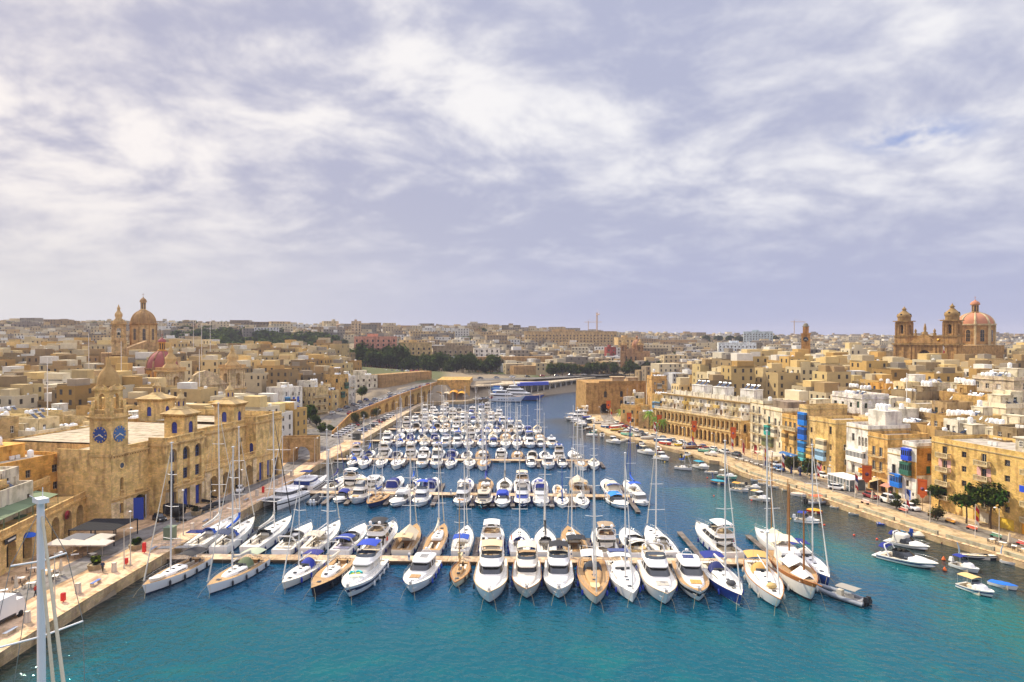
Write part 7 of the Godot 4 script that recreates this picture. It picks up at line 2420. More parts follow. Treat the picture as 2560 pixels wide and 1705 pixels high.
func gulet(o:Node3D,k:Dictionary)->void:
	var l:float=k.l; var b:float=k.b
	var h:=Hull.new(l,b,2.3,false,0.14,0.72)
	h.steep=2.2
	base_hull(o,h,{"hull":0xf4f1ea,"boot":0x7a2c22,"deck":1,"trim":0x9a5a24})
	var s:=Shape.new(); h.skin(s,0.80,1.0,1,0.03,18,true)
	obj("bulwark",s,teak(0xa86a2c),o)
	var y:=h.sheer(0.4)
	s=Shape.new(); s.frustum(V(-b*0.3,y-0.1,l*0.18),V(b*0.3,y+1.9,l*0.42),0.15,0.1,0.5)
	obj("wheelhouse",s,paint(0xf2efe8),o)
	s=Shape.new()
	for x in [-0.6,0.0,0.6]:s.box(V(x*b*0.36-0.4,y+0.9,l*0.42-0.40),V(x*b*0.36+0.4,y+1.5,l*0.42-0.02))
	obj("wheelhouse_window",s,glass(),o)
	s=Shape.new(); canopy(s,0.0,l*0.22,b*0.42,y+2.4,0.35)
	obj("aft_awning",s,cloth(0xe8dcc4),o)
	for e in [[0.40,0.62,1.6],[0.64,0.84,1.0]]:
		s=Shape.new()
		var z0:float=e[0]*l; var z1:float=e[1]*l; var w:=b*0.36*(1.0 if e[0]<0.5 else 0.8)
		var yy:float=y+e[2]
		for sd in [-1.0,1.0]:
			var a:=V(sd*w,yy-0.7,z0); var d:=V(sd*w*0.85,yy-0.6,z1); var f:=V(0,yy+0.3,z1); var g:=V(0,yy+0.5,z0)
			if sd<0:s.quad(a,d,f,g)
			else:s.quad(d,a,g,f)
		obj("awning",s,cloth(0xf2eee4),o)
	for e in [[0.34,0.62],[0.72,0.50]]:
		s=Shape.new(); s.tube([V(0,y,e[0]*l),V(0,y+l*e[1],e[0]*l-0.2)],0.16,0.11,8)
		obj("mast",s,teak(0xb0702c),o)
	s=Shape.new(); s.tube([h.at(0.96,1,0)*V(0,1,1),h.at(1.0,1,0)*V(0,1,1)+V(0,0.6,2.6)],0.14,0.08,7)
	obj("bowsprit",s,teak(0xa86a2c),o)
	s=Shape.new()
	for sd in [-1,1]:
		s.tube([h.at(0.34,1,sd),V(0,y+l*0.6,0.34*l)],0.025,-1,3); s.tube([h.at(0.7,1,sd),V(0,y+l*0.48,0.72*l)],0.025,-1,3)
	s.tube([h.at(1,1,0)*V(0,1,1)+V(0,0.5,2.2),V(0,y+l*0.49,0.72*l)],0.025,-1,3)
	obj("rigging",s,mat(0x8c8478,0.6),o)
	guard_rails(o,h,0.05,2,0.5)
	mooring(o,h)
	fenders(o,h,0xe8e4dc,4,0.15,0.7)
func superyacht(o:Node3D,l:float,b:float,hull:int,decks:int)->void:
	var h:=Hull.new(l,b,3.0,true,0.15,0.9)
	base_hull(o,h,{"hull":hull,"boot":0x20283c,"deck":1},0.02,0.10,0.7)
	var y:=h.sheer(0.4)-0.1
	var z0:=0.10*l; var z1:=0.74*l
	for i in decks:
		var s:=Shape.new()
		var w:=b*(0.44-0.05*i)
		blob(s,[[y,z0,z1,w,5],[y+0.7,z0,z1-0.4,w,5]],0.4,false); obj("deckhouse",s,paint(0xf2f2f0),o)
		s=Shape.new(); blob(s,[[y+0.68,z0+0.4,z1-0.3,w*0.99,5],[y+1.7,z0+1.2,z1-3.2,w*0.9,5]],0.4,false); obj("windscreen",s,glass(0x121418),o)
		s=Shape.new(); blob(s,[[y+1.65,z0-1.5,z1-2.6,w*1.0,5],[y+2.05,z0-1.7,z1-2.4,w*1.02,5],[y+2.2,z0-1.2,z1-3.4,w*0.9,5]],0.4); obj("roof",s,paint(0xf2f2f0),o)
		y+=2.15; z0+=0.07*l; z1-=0.15*l
	var s:=Shape.new()
	s.tube([V(0,y,(z0+z1)/2),V(0,y+3.0,(z0+z1)/2-1)],0.5,0.3,6); s.lathe([Vector2(0.4,0),Vector2(0.8,0.4),Vector2(0.6,1.0),Vector2(0,1.2)],V(-1.2,y+0.8,z0+2),10); s.lathe([Vector2(0.4,0),Vector2(0.8,0.4),Vector2(0.6,1.0),Vector2(0,1.2)],V(1.2,y+0.8,z0+2),10)
	obj("mast",s,paint(0xf2f2f0),o)
	s=Shape.new()
	for sd in [-1,1]:
		for i in 6:s.cbox(h.at(0.3+0.08*i,0.55,sd),V(0.06,0.4,0.9))
	obj("porthole",s,glass(0x101418),o)
	guard_rails(o,h,0.3,1,0.9)
func line_z(p:Array,x:float)->float:
	return lerpf(p[1],p[3],(x-p[0])/(p[2]-p[0]))
const PONTOONS:=[[-61.0,-121.7,51.0,-118.6],[-58.0,-172.4,29.0,-167.6],[-57.5,-218.5,26.0,-215.6],[-53.0,-257.0,17.0,-254.0],[-52.5,-289.0,11.0,-287.0],[-51.5,-321.0,0.0,-320.0],[-50.5,-351.0,-6.0,-350.0]]
func pontoons()->void:
	for i in PONTOONS.size():
		var p:Array=PONTOONS[i]
		var o:=thing("pontoon","%s floating concrete pontoon from the near end of the marina"%numeral(i),"pontoon",V(p[0],0,p[1]),0.0,"pontoons of the marina")
		var l:=Vector2(p[2]-p[0],p[3]-p[1]).length()
		o.rotation.y=atan2(-(p[3]-p[1]),p[2]-p[0])
		var n:=maxi(int(l/6.0),1)
		var s:=Shape.new()
		s.box(V(0,0.55,-1.45),V(l/n-0.05,0.68,1.45))
		var dm:=s.mesh()
		for k in n:obj("deck_slab",dm,[worn(0xe2c6a0,"paving",0.3),worn(0xd8bb94,"paving",0.3),worn(0xe8cfac,"paving",0.3)][(k*7/3)%3],o,V(k*l/n,0.0+0.008*(k%2),0))
		s=Shape.new()
		for k in n:s.box(V(k*l/n+0.3,-0.3,-1.35),V((k+1)*l/n-0.3,0.55,1.35))
		obj("float",s,mat(0x4c463c,0.9),o)
		s=Shape.new()
		for sd in [-1,1]:s.box(V(0,0.36,sd*1.45-(0.06 if sd<0 else -0.003)),V(l,0.6,sd*1.45+(0.06 if sd>0 else -0.003)))
		obj("timber_edge",s,mat(0x5c4630,0.9),o)
		if i<4:
			for k in int(l/9.5):
				s=Shape.new()
				s.box(V(-0.2,0.68,-0.2),V(0.2,1.75,0.2)); s.frustum(V(-0.22,1.75,-0.22),V(0.22,1.95,0.22),0.08,0.08,0.08)
				var b:=thing("service_post","white service post on the %s pontoon, %s from the left quay"%[numeral(i),numeral(k)],"post",o.transform*V(5.0+k*9.5,0,-1.0 if k%2 else 1.0),o.rotation.y,"service posts on the pontoons")
				obj("cabinet",s,mat(0xe8e6e0,0.5),b)
				s=Shape.new(); s.box(V(-0.12,1.25,0.203),V(0.12,1.6,0.215))
				obj("panel",s,mat(0x2a4a80,0.4),b)
func finger(x:float,row:int,side:int,l:=11.0)->void:
	var p:Array=PONTOONS[row]
	var z:=line_z(p,x)+side*1.6
	var o:=thing("finger_jetty","x","jetty",V(x,0,z),0.0 if side>0 else PI,"finger jetties between the berths")
	labels.erase("x")
	var s:=Shape.new()
	var n:=int(l/2.2)
	for k in n:s.box(V(-0.55,0.42,k*l/n),V(0.55,0.52,(k+1)*l/n-0.06))
	obj("planking",s,worn(0x8a8078,"paving",0.4),o)
	s=Shape.new(); s.box(V(-0.45,-0.2,0.5),V(0.45,0.42,1.6)); s.box(V(-0.45,-0.2,l-1.8),V(0.45,0.42,l-0.3))
	obj("float",s,mat(0x4a4640,0.9),o)
	tag(o,"grey finger jetty on the %s side of the %s pontoon, %s from the left quay"%["near" if side>0 else "far",numeral(row),numeral(fingers.get(row*2+side,0))],"jetty","finger jetties between the berths")
	fingers[row*2+side]=fingers.get(row*2+side,0)+1
var fingers:={}
func berth(called:String,label:String,cat:String,kind:String,k:Dictionary,sx:float,sz:float,bx:float,bz:float,lod:=2,group:="")->Node3D:
	var o:=thing(called,label,cat,V(sx,0,sz),atan2(bx-sx,bz-sz),group)
	if not k.has("l"):k["l"]=Vector2(bx-sx,bz-sz).length()
	match kind:
		"sail":sail_yacht(o,k,lod)
		"motor":motor_yacht(o,k,lod)
		"express":express(o,k,lod)
		"open":open_boat(o,k,lod)
		"rib":inflatable(o,k)
		"cat":catamaran(o,k,lod)
		"gulet":gulet(o,k)
	return o
func near_rows()->void:
	var N:=0x1d2a5c
	var a:=[
		["sail","long white sloop with teak deck and black cockpit awning next to the quay",-54.2,-56.8,104.6,4.4,{"deck":1,"bimini":0x24242a,"bim1":0.34,"wheels":2,"dinghy":0xe6e2d8,"tall":1.75,"spreaders":3,"furl":0xe2dac8,"boom":0.0,"fend":0x20242c,"coach_col":0xf2efe8}],
		["sail","white sloop with pale green bimini and sprayhood, second from the quay",-43.9,-46.9,104.6,4.5,{"deck":1,"bimini":0xb4bfa4,"hood":0x6d7a58,"wheels":2,"tall":1.72,"spreaders":3,"furl":0xd8d4c8,"fend":0x20242c,"cover":0xd8d2c4,"boot":0x14203c}],
		["sail","cream sloop with navy sprayhood and bimini near the left of the front row",-33.8,-36.0,106.6,4.0,{"deck_col":0xece4d2,"hood":0x2338a0,"bimini":0x2a2f86,"tall":1.5,"furl":0xf0ece2,"fend":0x1f3fb0,"hull":0xf2ecdc}],
		["sail","dark navy-hulled sloop with a wide bare teak deck",-28.8,-30.5,103.4,4.5,{"hull":0x141c2e,"boot":0x4a4438,"deck":1,"coach":0.66,"coach_col":0xf4f2ec,"tall":1.62,"spreaders":3,"wheels":2,"fend":0x20242c,"furl":0,"cover":0xe4dcc8}],
		["motor","white flybridge yacht with blue bimini and a turquoise float on its foredeck",-23.6,-24.9,102.0,5.0,{"top":0x1c44b8,"band":0x1a2448,"fend":0xe8e8e4,"pad":0,"win":0xb9b4a8,"house":0xf6f3ec,"front":0.62}],
		["motor","white hardtop sports yacht with black roof slots and tan bow sunpad",-14.3,-15.7,104.0,4.7,{"fly":0,"pad":0xb08a5e,"fend":0x1c4ab4,"win":0x14171c,"front":0.60,"lean":0.14}],
		["sail","small varnished classic yacht with bare wooden deck, cream hull",-8.3,-9.0,105.8,3.1,{"deck":1,"hull":0xf0e6c8,"coach_teak":1,"coach_w":0.2,"l":11.0,"tall":1.35,"furl":0,"cover":0xe8d8a8,"fend":0x3a3632,"mast_col":0xc89a5a,"boot":0xa8743a,"full":0.5,"rake":0.12,"trim":0xa8682c}],
		["motor","biggest white flybridge yacht with beige bimini in the middle of the front row",-3.3,-3.4,99.6,5.3,{"top":0xe0c8a0,"fend":0x2a2c30,"seat":0xdcc8a4,"pad":0,"house":0xf8f6f0,"front":0.60,"trim":0xc9a878}],
		["motor","cream trawler yacht with upright windows and a pointed high bow",2.6,2.2,101.6,4.7,{"lean":0.03,"pad":0,"top":0xeadbc0,"house":0xf2e8d6,"hull":0xf0e8da,"front":0.58,"fend":0x1f3fa0,"seat":0xd8b890,"trim":0xa87c4a,"fb":1.7}],
		["motor","white flybridge yacht with black bimini beside the cream trawler",8.0,7.0,101.6,4.9,{"top":0x24242a,"pad":0xeae4d6,"seat":0xe6d6ae,"front":0.62,"fend":0x20242c,"lean":0.13}],
		["sail","big teak-decked ketch-like yacht with beige hull and white cockpit awning",13.6,12.3,99.0,5.0,{"deck":1,"hull":0xded6c6,"boot":0x3a2a24,"hood":0x2c3440,"bimini":0xf0ece4,"tall":1.62,"spreaders":4,"stout":1.2,"coach_teak":1,"dinghy":0xe0c490,"furl":0xe4ded0,"fend":0x1f3fb0,"trim":0xb8864c,"rake":0.12,"boom":0.3}],
		["sail","modern plumb-bowed white yacht with a long deckhouse and skylight hatches",18.0,18.0,101.0,5.0,{"coach":0.78,"coach_w":0.34,"hood":0xf0ede6,"bimini":0xf2efe8,"solar":1,"wheels":2,"tall":1.5,"radar":1,"fend":0x1f3fb0,"furl":0xf0ece2,"hull":0xf2f1ee,"deck_col":0xe8e4da,"boot":0x3c3c3a}],
		["motor","large white flybridge yacht with dark wrap windscreen and grey bow sunbed",23.8,22.6,99.0,5.2,{"top":0,"pad":0xb9b2a4,"fend":0x1f3fb0,"front":0.62,"lean":0.13,"trim":0xc0a888}],
		["motor","sleek white coupe yacht with solar panels and a wide teak bow",29.6,27.8,100.4,4.8,{"fly":0,"solar":1,"sunroof":0,"pad":0xc99a52,"band":0x16181c,"front":0.62,"lean":0.15,"fend":0x20242c,"deck":1}],
		["sail","navy-hulled yacht with white deck and blue awnings, right part of front row",33.6,33.7,100.0,4.9,{"hull":0x16307c,"boot":0xb8b4ac,"hood":0x1c2c6c,"bimini":0x1c2f86,"deck_bag":0x4a4a4c,"tall":1.6,"spreaders":3,"fend":0x1f3fb0,"furl":0xe8e4da,"cover":0xe8e2d4}],
		["sail","white classic cutter with tan doghouse canopy beside the wooden-trimmed motor sailer",41.2,38.5,97.6,4.9,{"hood":0xd9aa5c,"bimini":0xdcae60,"tall":1.5,"radar":1,"deck_bag":0xd8b878,"trim":0xb0702c,"rake":0.14,"full":0.6,"fend":0xe6dcc8,"boot":0x24407c,"furl":0xf2eee4,"wheels":1}],
		["gulet","white wooden motor sailer with brown bulwark and white deck tents",47.0,44.6,99.8,5.6,{}],
		["sail","white-decked navy sloop with a blue bimini, outermost on the right",51.3,50.2,107.6,4.4,{"hull":0x1d4088,"boot":0xd8d4cc,"bimini":0x1c2f86,"tall":1.5,"fend":0,"furl":0xf0ece2,"deck_col":0xefece4,"hood":0xe6e0d2}],
	]
	for e in a:
		var z:float=line_z(PONTOONS[0],e[2])+2.3
		if e[1].contains("outermost"):z=-124.0
		if e[0]=="gulet":z=-120.5
		e[6]["b"]=e[5]
		berth({"sail":"sailing_yacht","motor":"motor_yacht","gulet":"motor_sailer"}[e[0]],e[1],{"sail":"sailing boat","motor":"motor boat","gulet":"motor sailer"}[e[0]],e[0],e[6],e[2],z,e[3],-e[4],2,"boats moored along the pontoons")
	var fl:=thing("inflatable_float","turquoise and yellow inflatable float lying on a yacht's white foredeck","float",V(-24.6,2.72,-107.0),0.3)
	var s:=Shape.new()
	for sd in [-1,1]:
		var pts:=[]
		for i in 9:pts.append(V(sd*(0.2+0.75*i/8.0),0.12+0.02*i,sin(i/8.0*PI)*-0.75+0.1*i))
		s.tube(pts,0.20,0.16,8)
	obj("tube",s,mat(0x16b4b8,0.4),fl)
	s=Shape.new(); s.box(V(-0.8,0.0,-0.5),V(-0.15,0.14,0.35)); s.box(V(0.15,0.0,-0.5),V(0.8,0.14,0.35))
	obj("seat",s,mat(0xd8d858,0.5),fl)
	var b:=[
		["sail","white sloop with a blue solar panel close against the left quay, behind the front row",-58.3,-58.2,145,4.2,{"solar":1,"hood":0x2a5ab8,"tall":1.45,"cover":0xe0dcd0}],
		["sail","sloop with a bright blue sail cover and blue hood near the left quay",-53.5,-54.0,143,4.0,{"cover":0x1560d0,"hood":0x1c4ca8,"tall":1.3,"bimini":0x2a3a5c}],
		["sail","white racing-style sloop with twin black wheels seen from the stern",-47.8,-46.4,143.5,4.3,{"wheels":2,"hood":0x2a2c30,"tall":1.45,"furl":0x26282c,"cover":0xe0dccf,"bimini":0}],
		["express","white open sports cruiser with a small blue cover on its stern",-41.9,-41.0,139,4.0,{"seat":0xe8e0cc,"top":0,"pad":0xeae6da}],
		["sail","white sloop with a beige bimini full of gear, left of the sports cruiser",-36.7,-35.6,141,4.3,{"bimini":0xd8ccb6,"hood":0xd8ccb6,"tall":1.4,"fend":0x20242c}],
		["express","white sports cruiser with a blue canopy and tall wrap screen",-31.3,-30.0,138.5,4.2,{"top":0x1c3f9c,"top1":0.32,"seat":0xcfcad8}],
		["motor","flybridge cruiser with a black bimini and dark saloon glass at its stern",-25.5,-24.2,139.5,4.6,{"top":0x2a2c32,"seat":0xa08c74,"ring":1}],
		["sail","beige ketch under a ridge tent with cluttered stern",-20.0,-19.4,139,4.4,{"awning":0xe2d2b2,"bimini":0xdcc398,"tall":1.25,"deck":1,"hull":0xf0eadc,"spreaders":2}],
		["sail","slim sloop with bare white deck and no canopy behind the front row",-14.6,-13.8,139,3.8,{"tall":1.35,"furl":0xe8e0cc,"cover":0xe6dcc4,"spreaders":2,"deck":1}],
		["sail","white sloop with a blue bimini left of the tall-sided flybridge yacht",-9.4,-9.0,138,3.9,{"bimini":0x1f50b8,"tall":1.2,"fend":0}],
		["motor","beige-topped flybridge yacht moored stern-on behind the biggest one",-3.8,-3.7,138,4.6,{"top":0xf2eee6,"seat":0xd8b890,"pad":0xe6d8c0}],
		["sail","white sloop with an orange life ring and blue sprayhood",1.4,1.5,136.5,4.2,{"hood":0x1a3494,"tall":1.4,"ringo":1,"bimini":0,"fend":0x1f3fa0}],
		["sail","sloop with a black sprayhood and grey sail stack",6.2,6.4,137,4.3,{"hood":0x26282c,"cover":0x3a3a3c,"tall":1.5}],
		["sail","teak-decked sloop with an olive sprayhood and black bimini",11.8,11.2,137.5,4.7,{"hood":0x8a8c62,"bimini":0x22242a,"deck":1,"tall":1.35,"wheels":2,"hull":0xece6d8}],
		["motor","flybridge cruiser with a brown canvas top and dark saloon door",17.4,17.2,136,4.5,{"top":0xb49c7e,"seat":0x8a6a4c,"fly":1}],
		["express","beige open cruiser with tan seats between the brown-topped cruiser and a sloop",23.2,22.4,136,4.5,{"seat":0xd8b87c,"top":0xf0e8d8,"top1":0.25}],
		["sail","white sloop with the name lettered across its broad white stern",28.0,27.2,137.5,4.6,{"wheels":2,"hood":0xa8a8a4,"tall":1.55,"spreaders":3,"name":"ATLAS","fend":0x20242c,"deck_col":0xeae6dc}],
		["motor","white flybridge yacht alone beside an empty finger jetty",39.3,37.6,138.5,4.8,{"top":0xf4f2ee,"seat":0xa89878,"pad":0xe0d8c4,"ring":1,"fend":0x1c2c80}],
		["sail","ketch under a long beige tent behind the wooden motor sailer",50.3,48.6,136.5,4.4,{"awning":0xe6d4b0,"mizzen":1,"tall":1.3,"mast_col":0xb07a3c,"furl":0,"boom":0.3,"fend":0}],
	]
	for e in b:
		e[6]["b"]=e[5]
		var z:float=line_z(PONTOONS[0],e[2])-2.4
		var o:=berth({"sail":"sailing_yacht","motor":"motor_yacht","express":"motor_cruiser"}[e[0]],e[1],{"sail":"sailing boat","motor":"motor boat","express":"motor boat"}[e[0]],e[0],e[6],e[2],z,e[3],-e[4],2,"boats moored along the pontoons")
		if e[6].has("name"):
			var tm:=TextMesh.new()
			tm.text=e[6].name
			var f:=SystemFont.new(); f.font_names=PackedStringArray(["Droid Sans"])
			tm.font=f; tm.font_size=40; tm.pixel_size=0.012; tm.depth=0.02
			obj("boat_name",tm,mat(0x3a4250,0.5),o,V(0,0.75,-0.03),PI)
		if e[6].has("ringo"):
			var rg:=[]
			for j in 13:rg.append(V(1.5,1.9+cos(TAU*j/12)*0.36,6.5+sin(TAU*j/12)*0.36))
			var q:=Shape.new(); q.tube(rg,0.1,-1,6,false)
			obj("life_ring",q,mat(0xf0521a,0.6),o)
	for x in [-38.8,-22.6,-16.9,-6.6,8.9,14.8,20.2,25.6]:finger(x,0,-1,12.0)
	finger(33.8,0,-1,17.0); finger(46.8,0,-1,15.0)
	var c:=[
		["cat","large white sailing catamaran lying beside the left quay",-53.4,-55.6,160.5,7.2,{"l":13.5,"tall":1.35,"furl":0xe4e0d6}],
		["rib","dark-canvassed inflatable with two white outboards, stern to the camera",-47.2,-48.0,178,2.9,{"l":9.0,"cover":0x3c4046,"motors":2,"motor_col":0xe8e8e8,"hull":0x3a3e44}],
		["express","small navy-sided cruiser with a blue canopy, second pontoon",-41.0,-41.9,161.8,3.4,{"top":0x1c2f8c,"band":0x1c2a52,"pad":0}],
		["motor","cream flybridge cruiser with an orange-tan bow sunpad",-36.6,-37.6,160.8,4.1,{"pad":0xe0b06a,"top":0xe4cfa8,"fb":1.3,"house":0xf6efe0}],
		["sail","navy-hulled wooden ketch with teak decks and varnished trim",-31.4,-33.2,156.8,4.1,{"hull":0x1c3468,"deck":1,"coach_teak":1,"trim":0xb07c3c,"tall":1.2,"mizzen":1,"rake":0.12,"full":0.6,"cover":0x2060c0,"fend":0}],
		["express","white sports boat with a long closed cover, second pontoon near side",-26.2,-27.7,157.4,4.1,{"enclosed":0xf0eee8,"pad":0}],
		["motor","flybridge boat with bright blue bimini and wooden stern, second pontoon",-21.6,-21.9,157.5,4.0,{"top":0x2050d0,"win":0x20304c,"ring":1,"pad":0xe4dcc6}],
		["motor","white flybridge cruiser with a tan bow cushion, left of the dark-hulled one",-11.6,-12.2,157.6,4.1,{"pad":0xd09a5c,"top":0xefe6d4,"seat":0xd8b080}],
		["motor","black-hulled cruiser with dark windscreen and tan foredeck",-6.6,-6.9,156.4,4.1,{"hull":0x2a2a2c,"pad":0x34363a,"fly":0,"win":0x0e1014,"house":0xd8ccb4,"boot":0x8a3a2a}],
		["express","white sports cruiser with a big royal blue canopy, second pontoon",-2.2,-2.4,156.6,3.9,{"top":0x2244b4,"enclosed":0x2446b8}],
		["motor","white flybridge cruiser with navy hull and blue windscreen covers",2.5,2.4,157.6,4.0,{"hull":0x20386c,"win":0x2440a0,"top":0,"pad":0xece6da}],
		["motor","plain white cabin cruiser with covered windows, second pontoon",7.0,6.8,157.4,4.0,{"win":0xeae4d8,"top":0,"pad":0,"fly":1,"seat":0xe8e0d0}],
		["sail","white sloop with beige sprayhood, near side of the second pontoon",11.9,11.7,157.2,3.7,{"hood":0xdccdb0,"tall":1.35,"mast_col":0x2a56a8,"furl":0x2a56a8}],
		["sail","white sloop with an open bow hatch beside the big beige ketch",16.4,16.7,156.6,3.8,{"hood":0xe4e0d4,"tall":1.4,"wheels":2}],
		["express","grey-white coupe with bright blue cockpit cover at the pontoon's end",24.2,26.0,156.0,4.2,{"top":0x2a8ce0,"top1":0.40,"fend":0x20242c}],
		["motor","white cabin cruiser with navy waterline, last on the second pontoon",30.0,31.3,159.5,4.0,{"fly":0,"sunroof":0,"win":0x5c5850,"pad":0}],
	]
	for e in c:
		e[6]["b"]=e[5]
		var z:float=line_z(PONTOONS[1],e[2])+2.2
		var bz:float=-e[4]
		if e[0]=="rib":z=-161.2; bz=-172.0
		berth({"sail":"sailing_yacht","motor":"motor_yacht","express":"motor_cruiser","cat":"catamaran","rib":"inflatable_boat"}[e[0]],e[1],{"sail":"sailing boat","motor":"motor boat","express":"motor boat","cat":"catamaran","rib":"inflatable boat"}[e[0]],e[0],e[6],e[2],z,e[3],bz,1,"boats moored along the pontoons")
	var d:=[
		["cat","blue-curtained white power catamaran by the left quay, far side of second pontoon",-54.0,-53.0,189,6.8,{"l":13.0,"top":0x1c3f8c,"tall":0.0,"win":0x1c3a78}],
		["sail","sloop with a purple-blue furled sail and long bowsprit rails",-47.0,-46.0,188,3.9,{"furl":0x3a3f90,"cover":0x3a3f80,"hood":0x3a3f80,"tall":1.25}],
		["motor","tall white flybridge yacht with a hard roof, far side of second pontoon",-42.2,-41.2,187,4.6,{"top":0xf4f2ec,"fb":1.6,"pad":0xe4dcc8}],
		["motor","white cruiser with a dark enclosed cockpit beside the tall flybridge yacht",-36.7,-35.8,187,4.2,{"fly":0,"win":0x2a2622,"pad":0xe4dcc8}],
		["express","white cruiser with a navy cockpit tent, far side of second pontoon",-31.0,-30.4,186.5,3.9,{"enclosed":0x1f2f7c}],
		["sail","small sloop with blue sail bag between two canopied cruisers",-26.0,-25.6,185,3.2,{"cover":0x2a6ad0,"hood":0x3a62b0,"tall":1.2}],
		["express","white cruiser with dark blue canopy before the wide gap in the pontoon",-21.4,-20.8,185.5,4.0,{"top":0x1c2f80,"enclosed":0x22347c}],
		["sail","sloop with a long royal blue sprayhood right of the gap",-12.0,-11.6,185,3.9,{"hood":0x2338a0,"bimini":0x2338a0,"tall":1.5}],
		["sail","sloop with black awning and a blue furled sail on its mast",-7.0,-6.7,185.5,4.2,{"bimini":0x2c2c30,"cover":0x2a3f9c,"tall":1.55,"deck":1,"furl":0x2a3f9c}],
		["sail","white sloop with a grey stacked sail, far side of second pontoon",-2.0,-1.8,185.5,4.2,{"cover":0x8c887e,"tall":1.4,"hood":0xb8b4a8}],
		["motor","three-tier white flybridge yacht behind the navy-hulled cruiser",2.6,2.6,185,4.4,{"top":0xe8d2b0,"seat":0xc9a878}],
		["express","white cruiser with a square blue cockpit cover, far side of second pontoon",7.2,7.2,184.5,4.3,{"enclosed":0x2a3c94,"top":0}],
		["rib","cream inflatable tender among the cruisers of the second pontoon",11.9,11.8,182,3.0,{"l":8.5,"hull":0xe6dcc8,"seat":0xd8b078,"motors":1,"motor_col":0xd8d4cc}],
		["sail","big beige ketch with wide canvas, far side of second pontoon",17.4,17.0,186,4.9,{"awning":0xd8ccb4,"bimini":0xcabda4,"tall":1.55,"deck":1,"hull":0xece4d2,"spreaders":3,"mizzen":1}],
		["express","beige-covered sports cruiser beyond the blue-covered coupe",25.6,25.0,183,4.5,{"enclosed":0xe4d6bc,"top":0x2060c0,"top1":0.2}],
		["sail","sloop with bright blue mast, blue bimini and white deck",31.0,30.4,183,4.0,{"bimini":0x1f5cc8,"mast_col":0x1f4fa8,"furl":0x2258b0,"tall":1.5,"cover":0x1f5cc8}],
	]
	for e in d:
		e[6]["b"]=e[5]
		var z:float=line_z(PONTOONS[1],e[2])-2.2
		berth({"sail":"sailing_yacht","motor":"motor_yacht","express":"motor_cruiser","cat":"catamaran","rib":"inflatable_boat"}[e[0]],e[1],{"sail":"sailing boat","motor":"motor boat","express":"motor boat","cat":"catamaran","rib":"inflatable boat"}[e[0]],e[0],e[6],e[2],z,e[3],-e[4],1,"boats moored along the pontoons")
	for x in [-44.6,-39.2,-29.8,-18.6,-9.4,-4.6,0.1,9.3,14.2]:finger(x,1,1,9.5)
	for x in [-49.8,-33.8,-18.4,-9.5,4.9,20.6]:finger(x,1,-1,11.0)
	finger(28.4,1,1,13.0); finger(28.4,1,-1,12.0)
	berth("inflatable_boat","grey inflatable with a canopy and black outboards beside the wooden motor sailer","inflatable boat","rib",{"l":8.2,"b":3.0,"top":0xa8a296,"motors":2,"hull":0x8a9098},52.4,-101.0,46.6,-109.5,2)
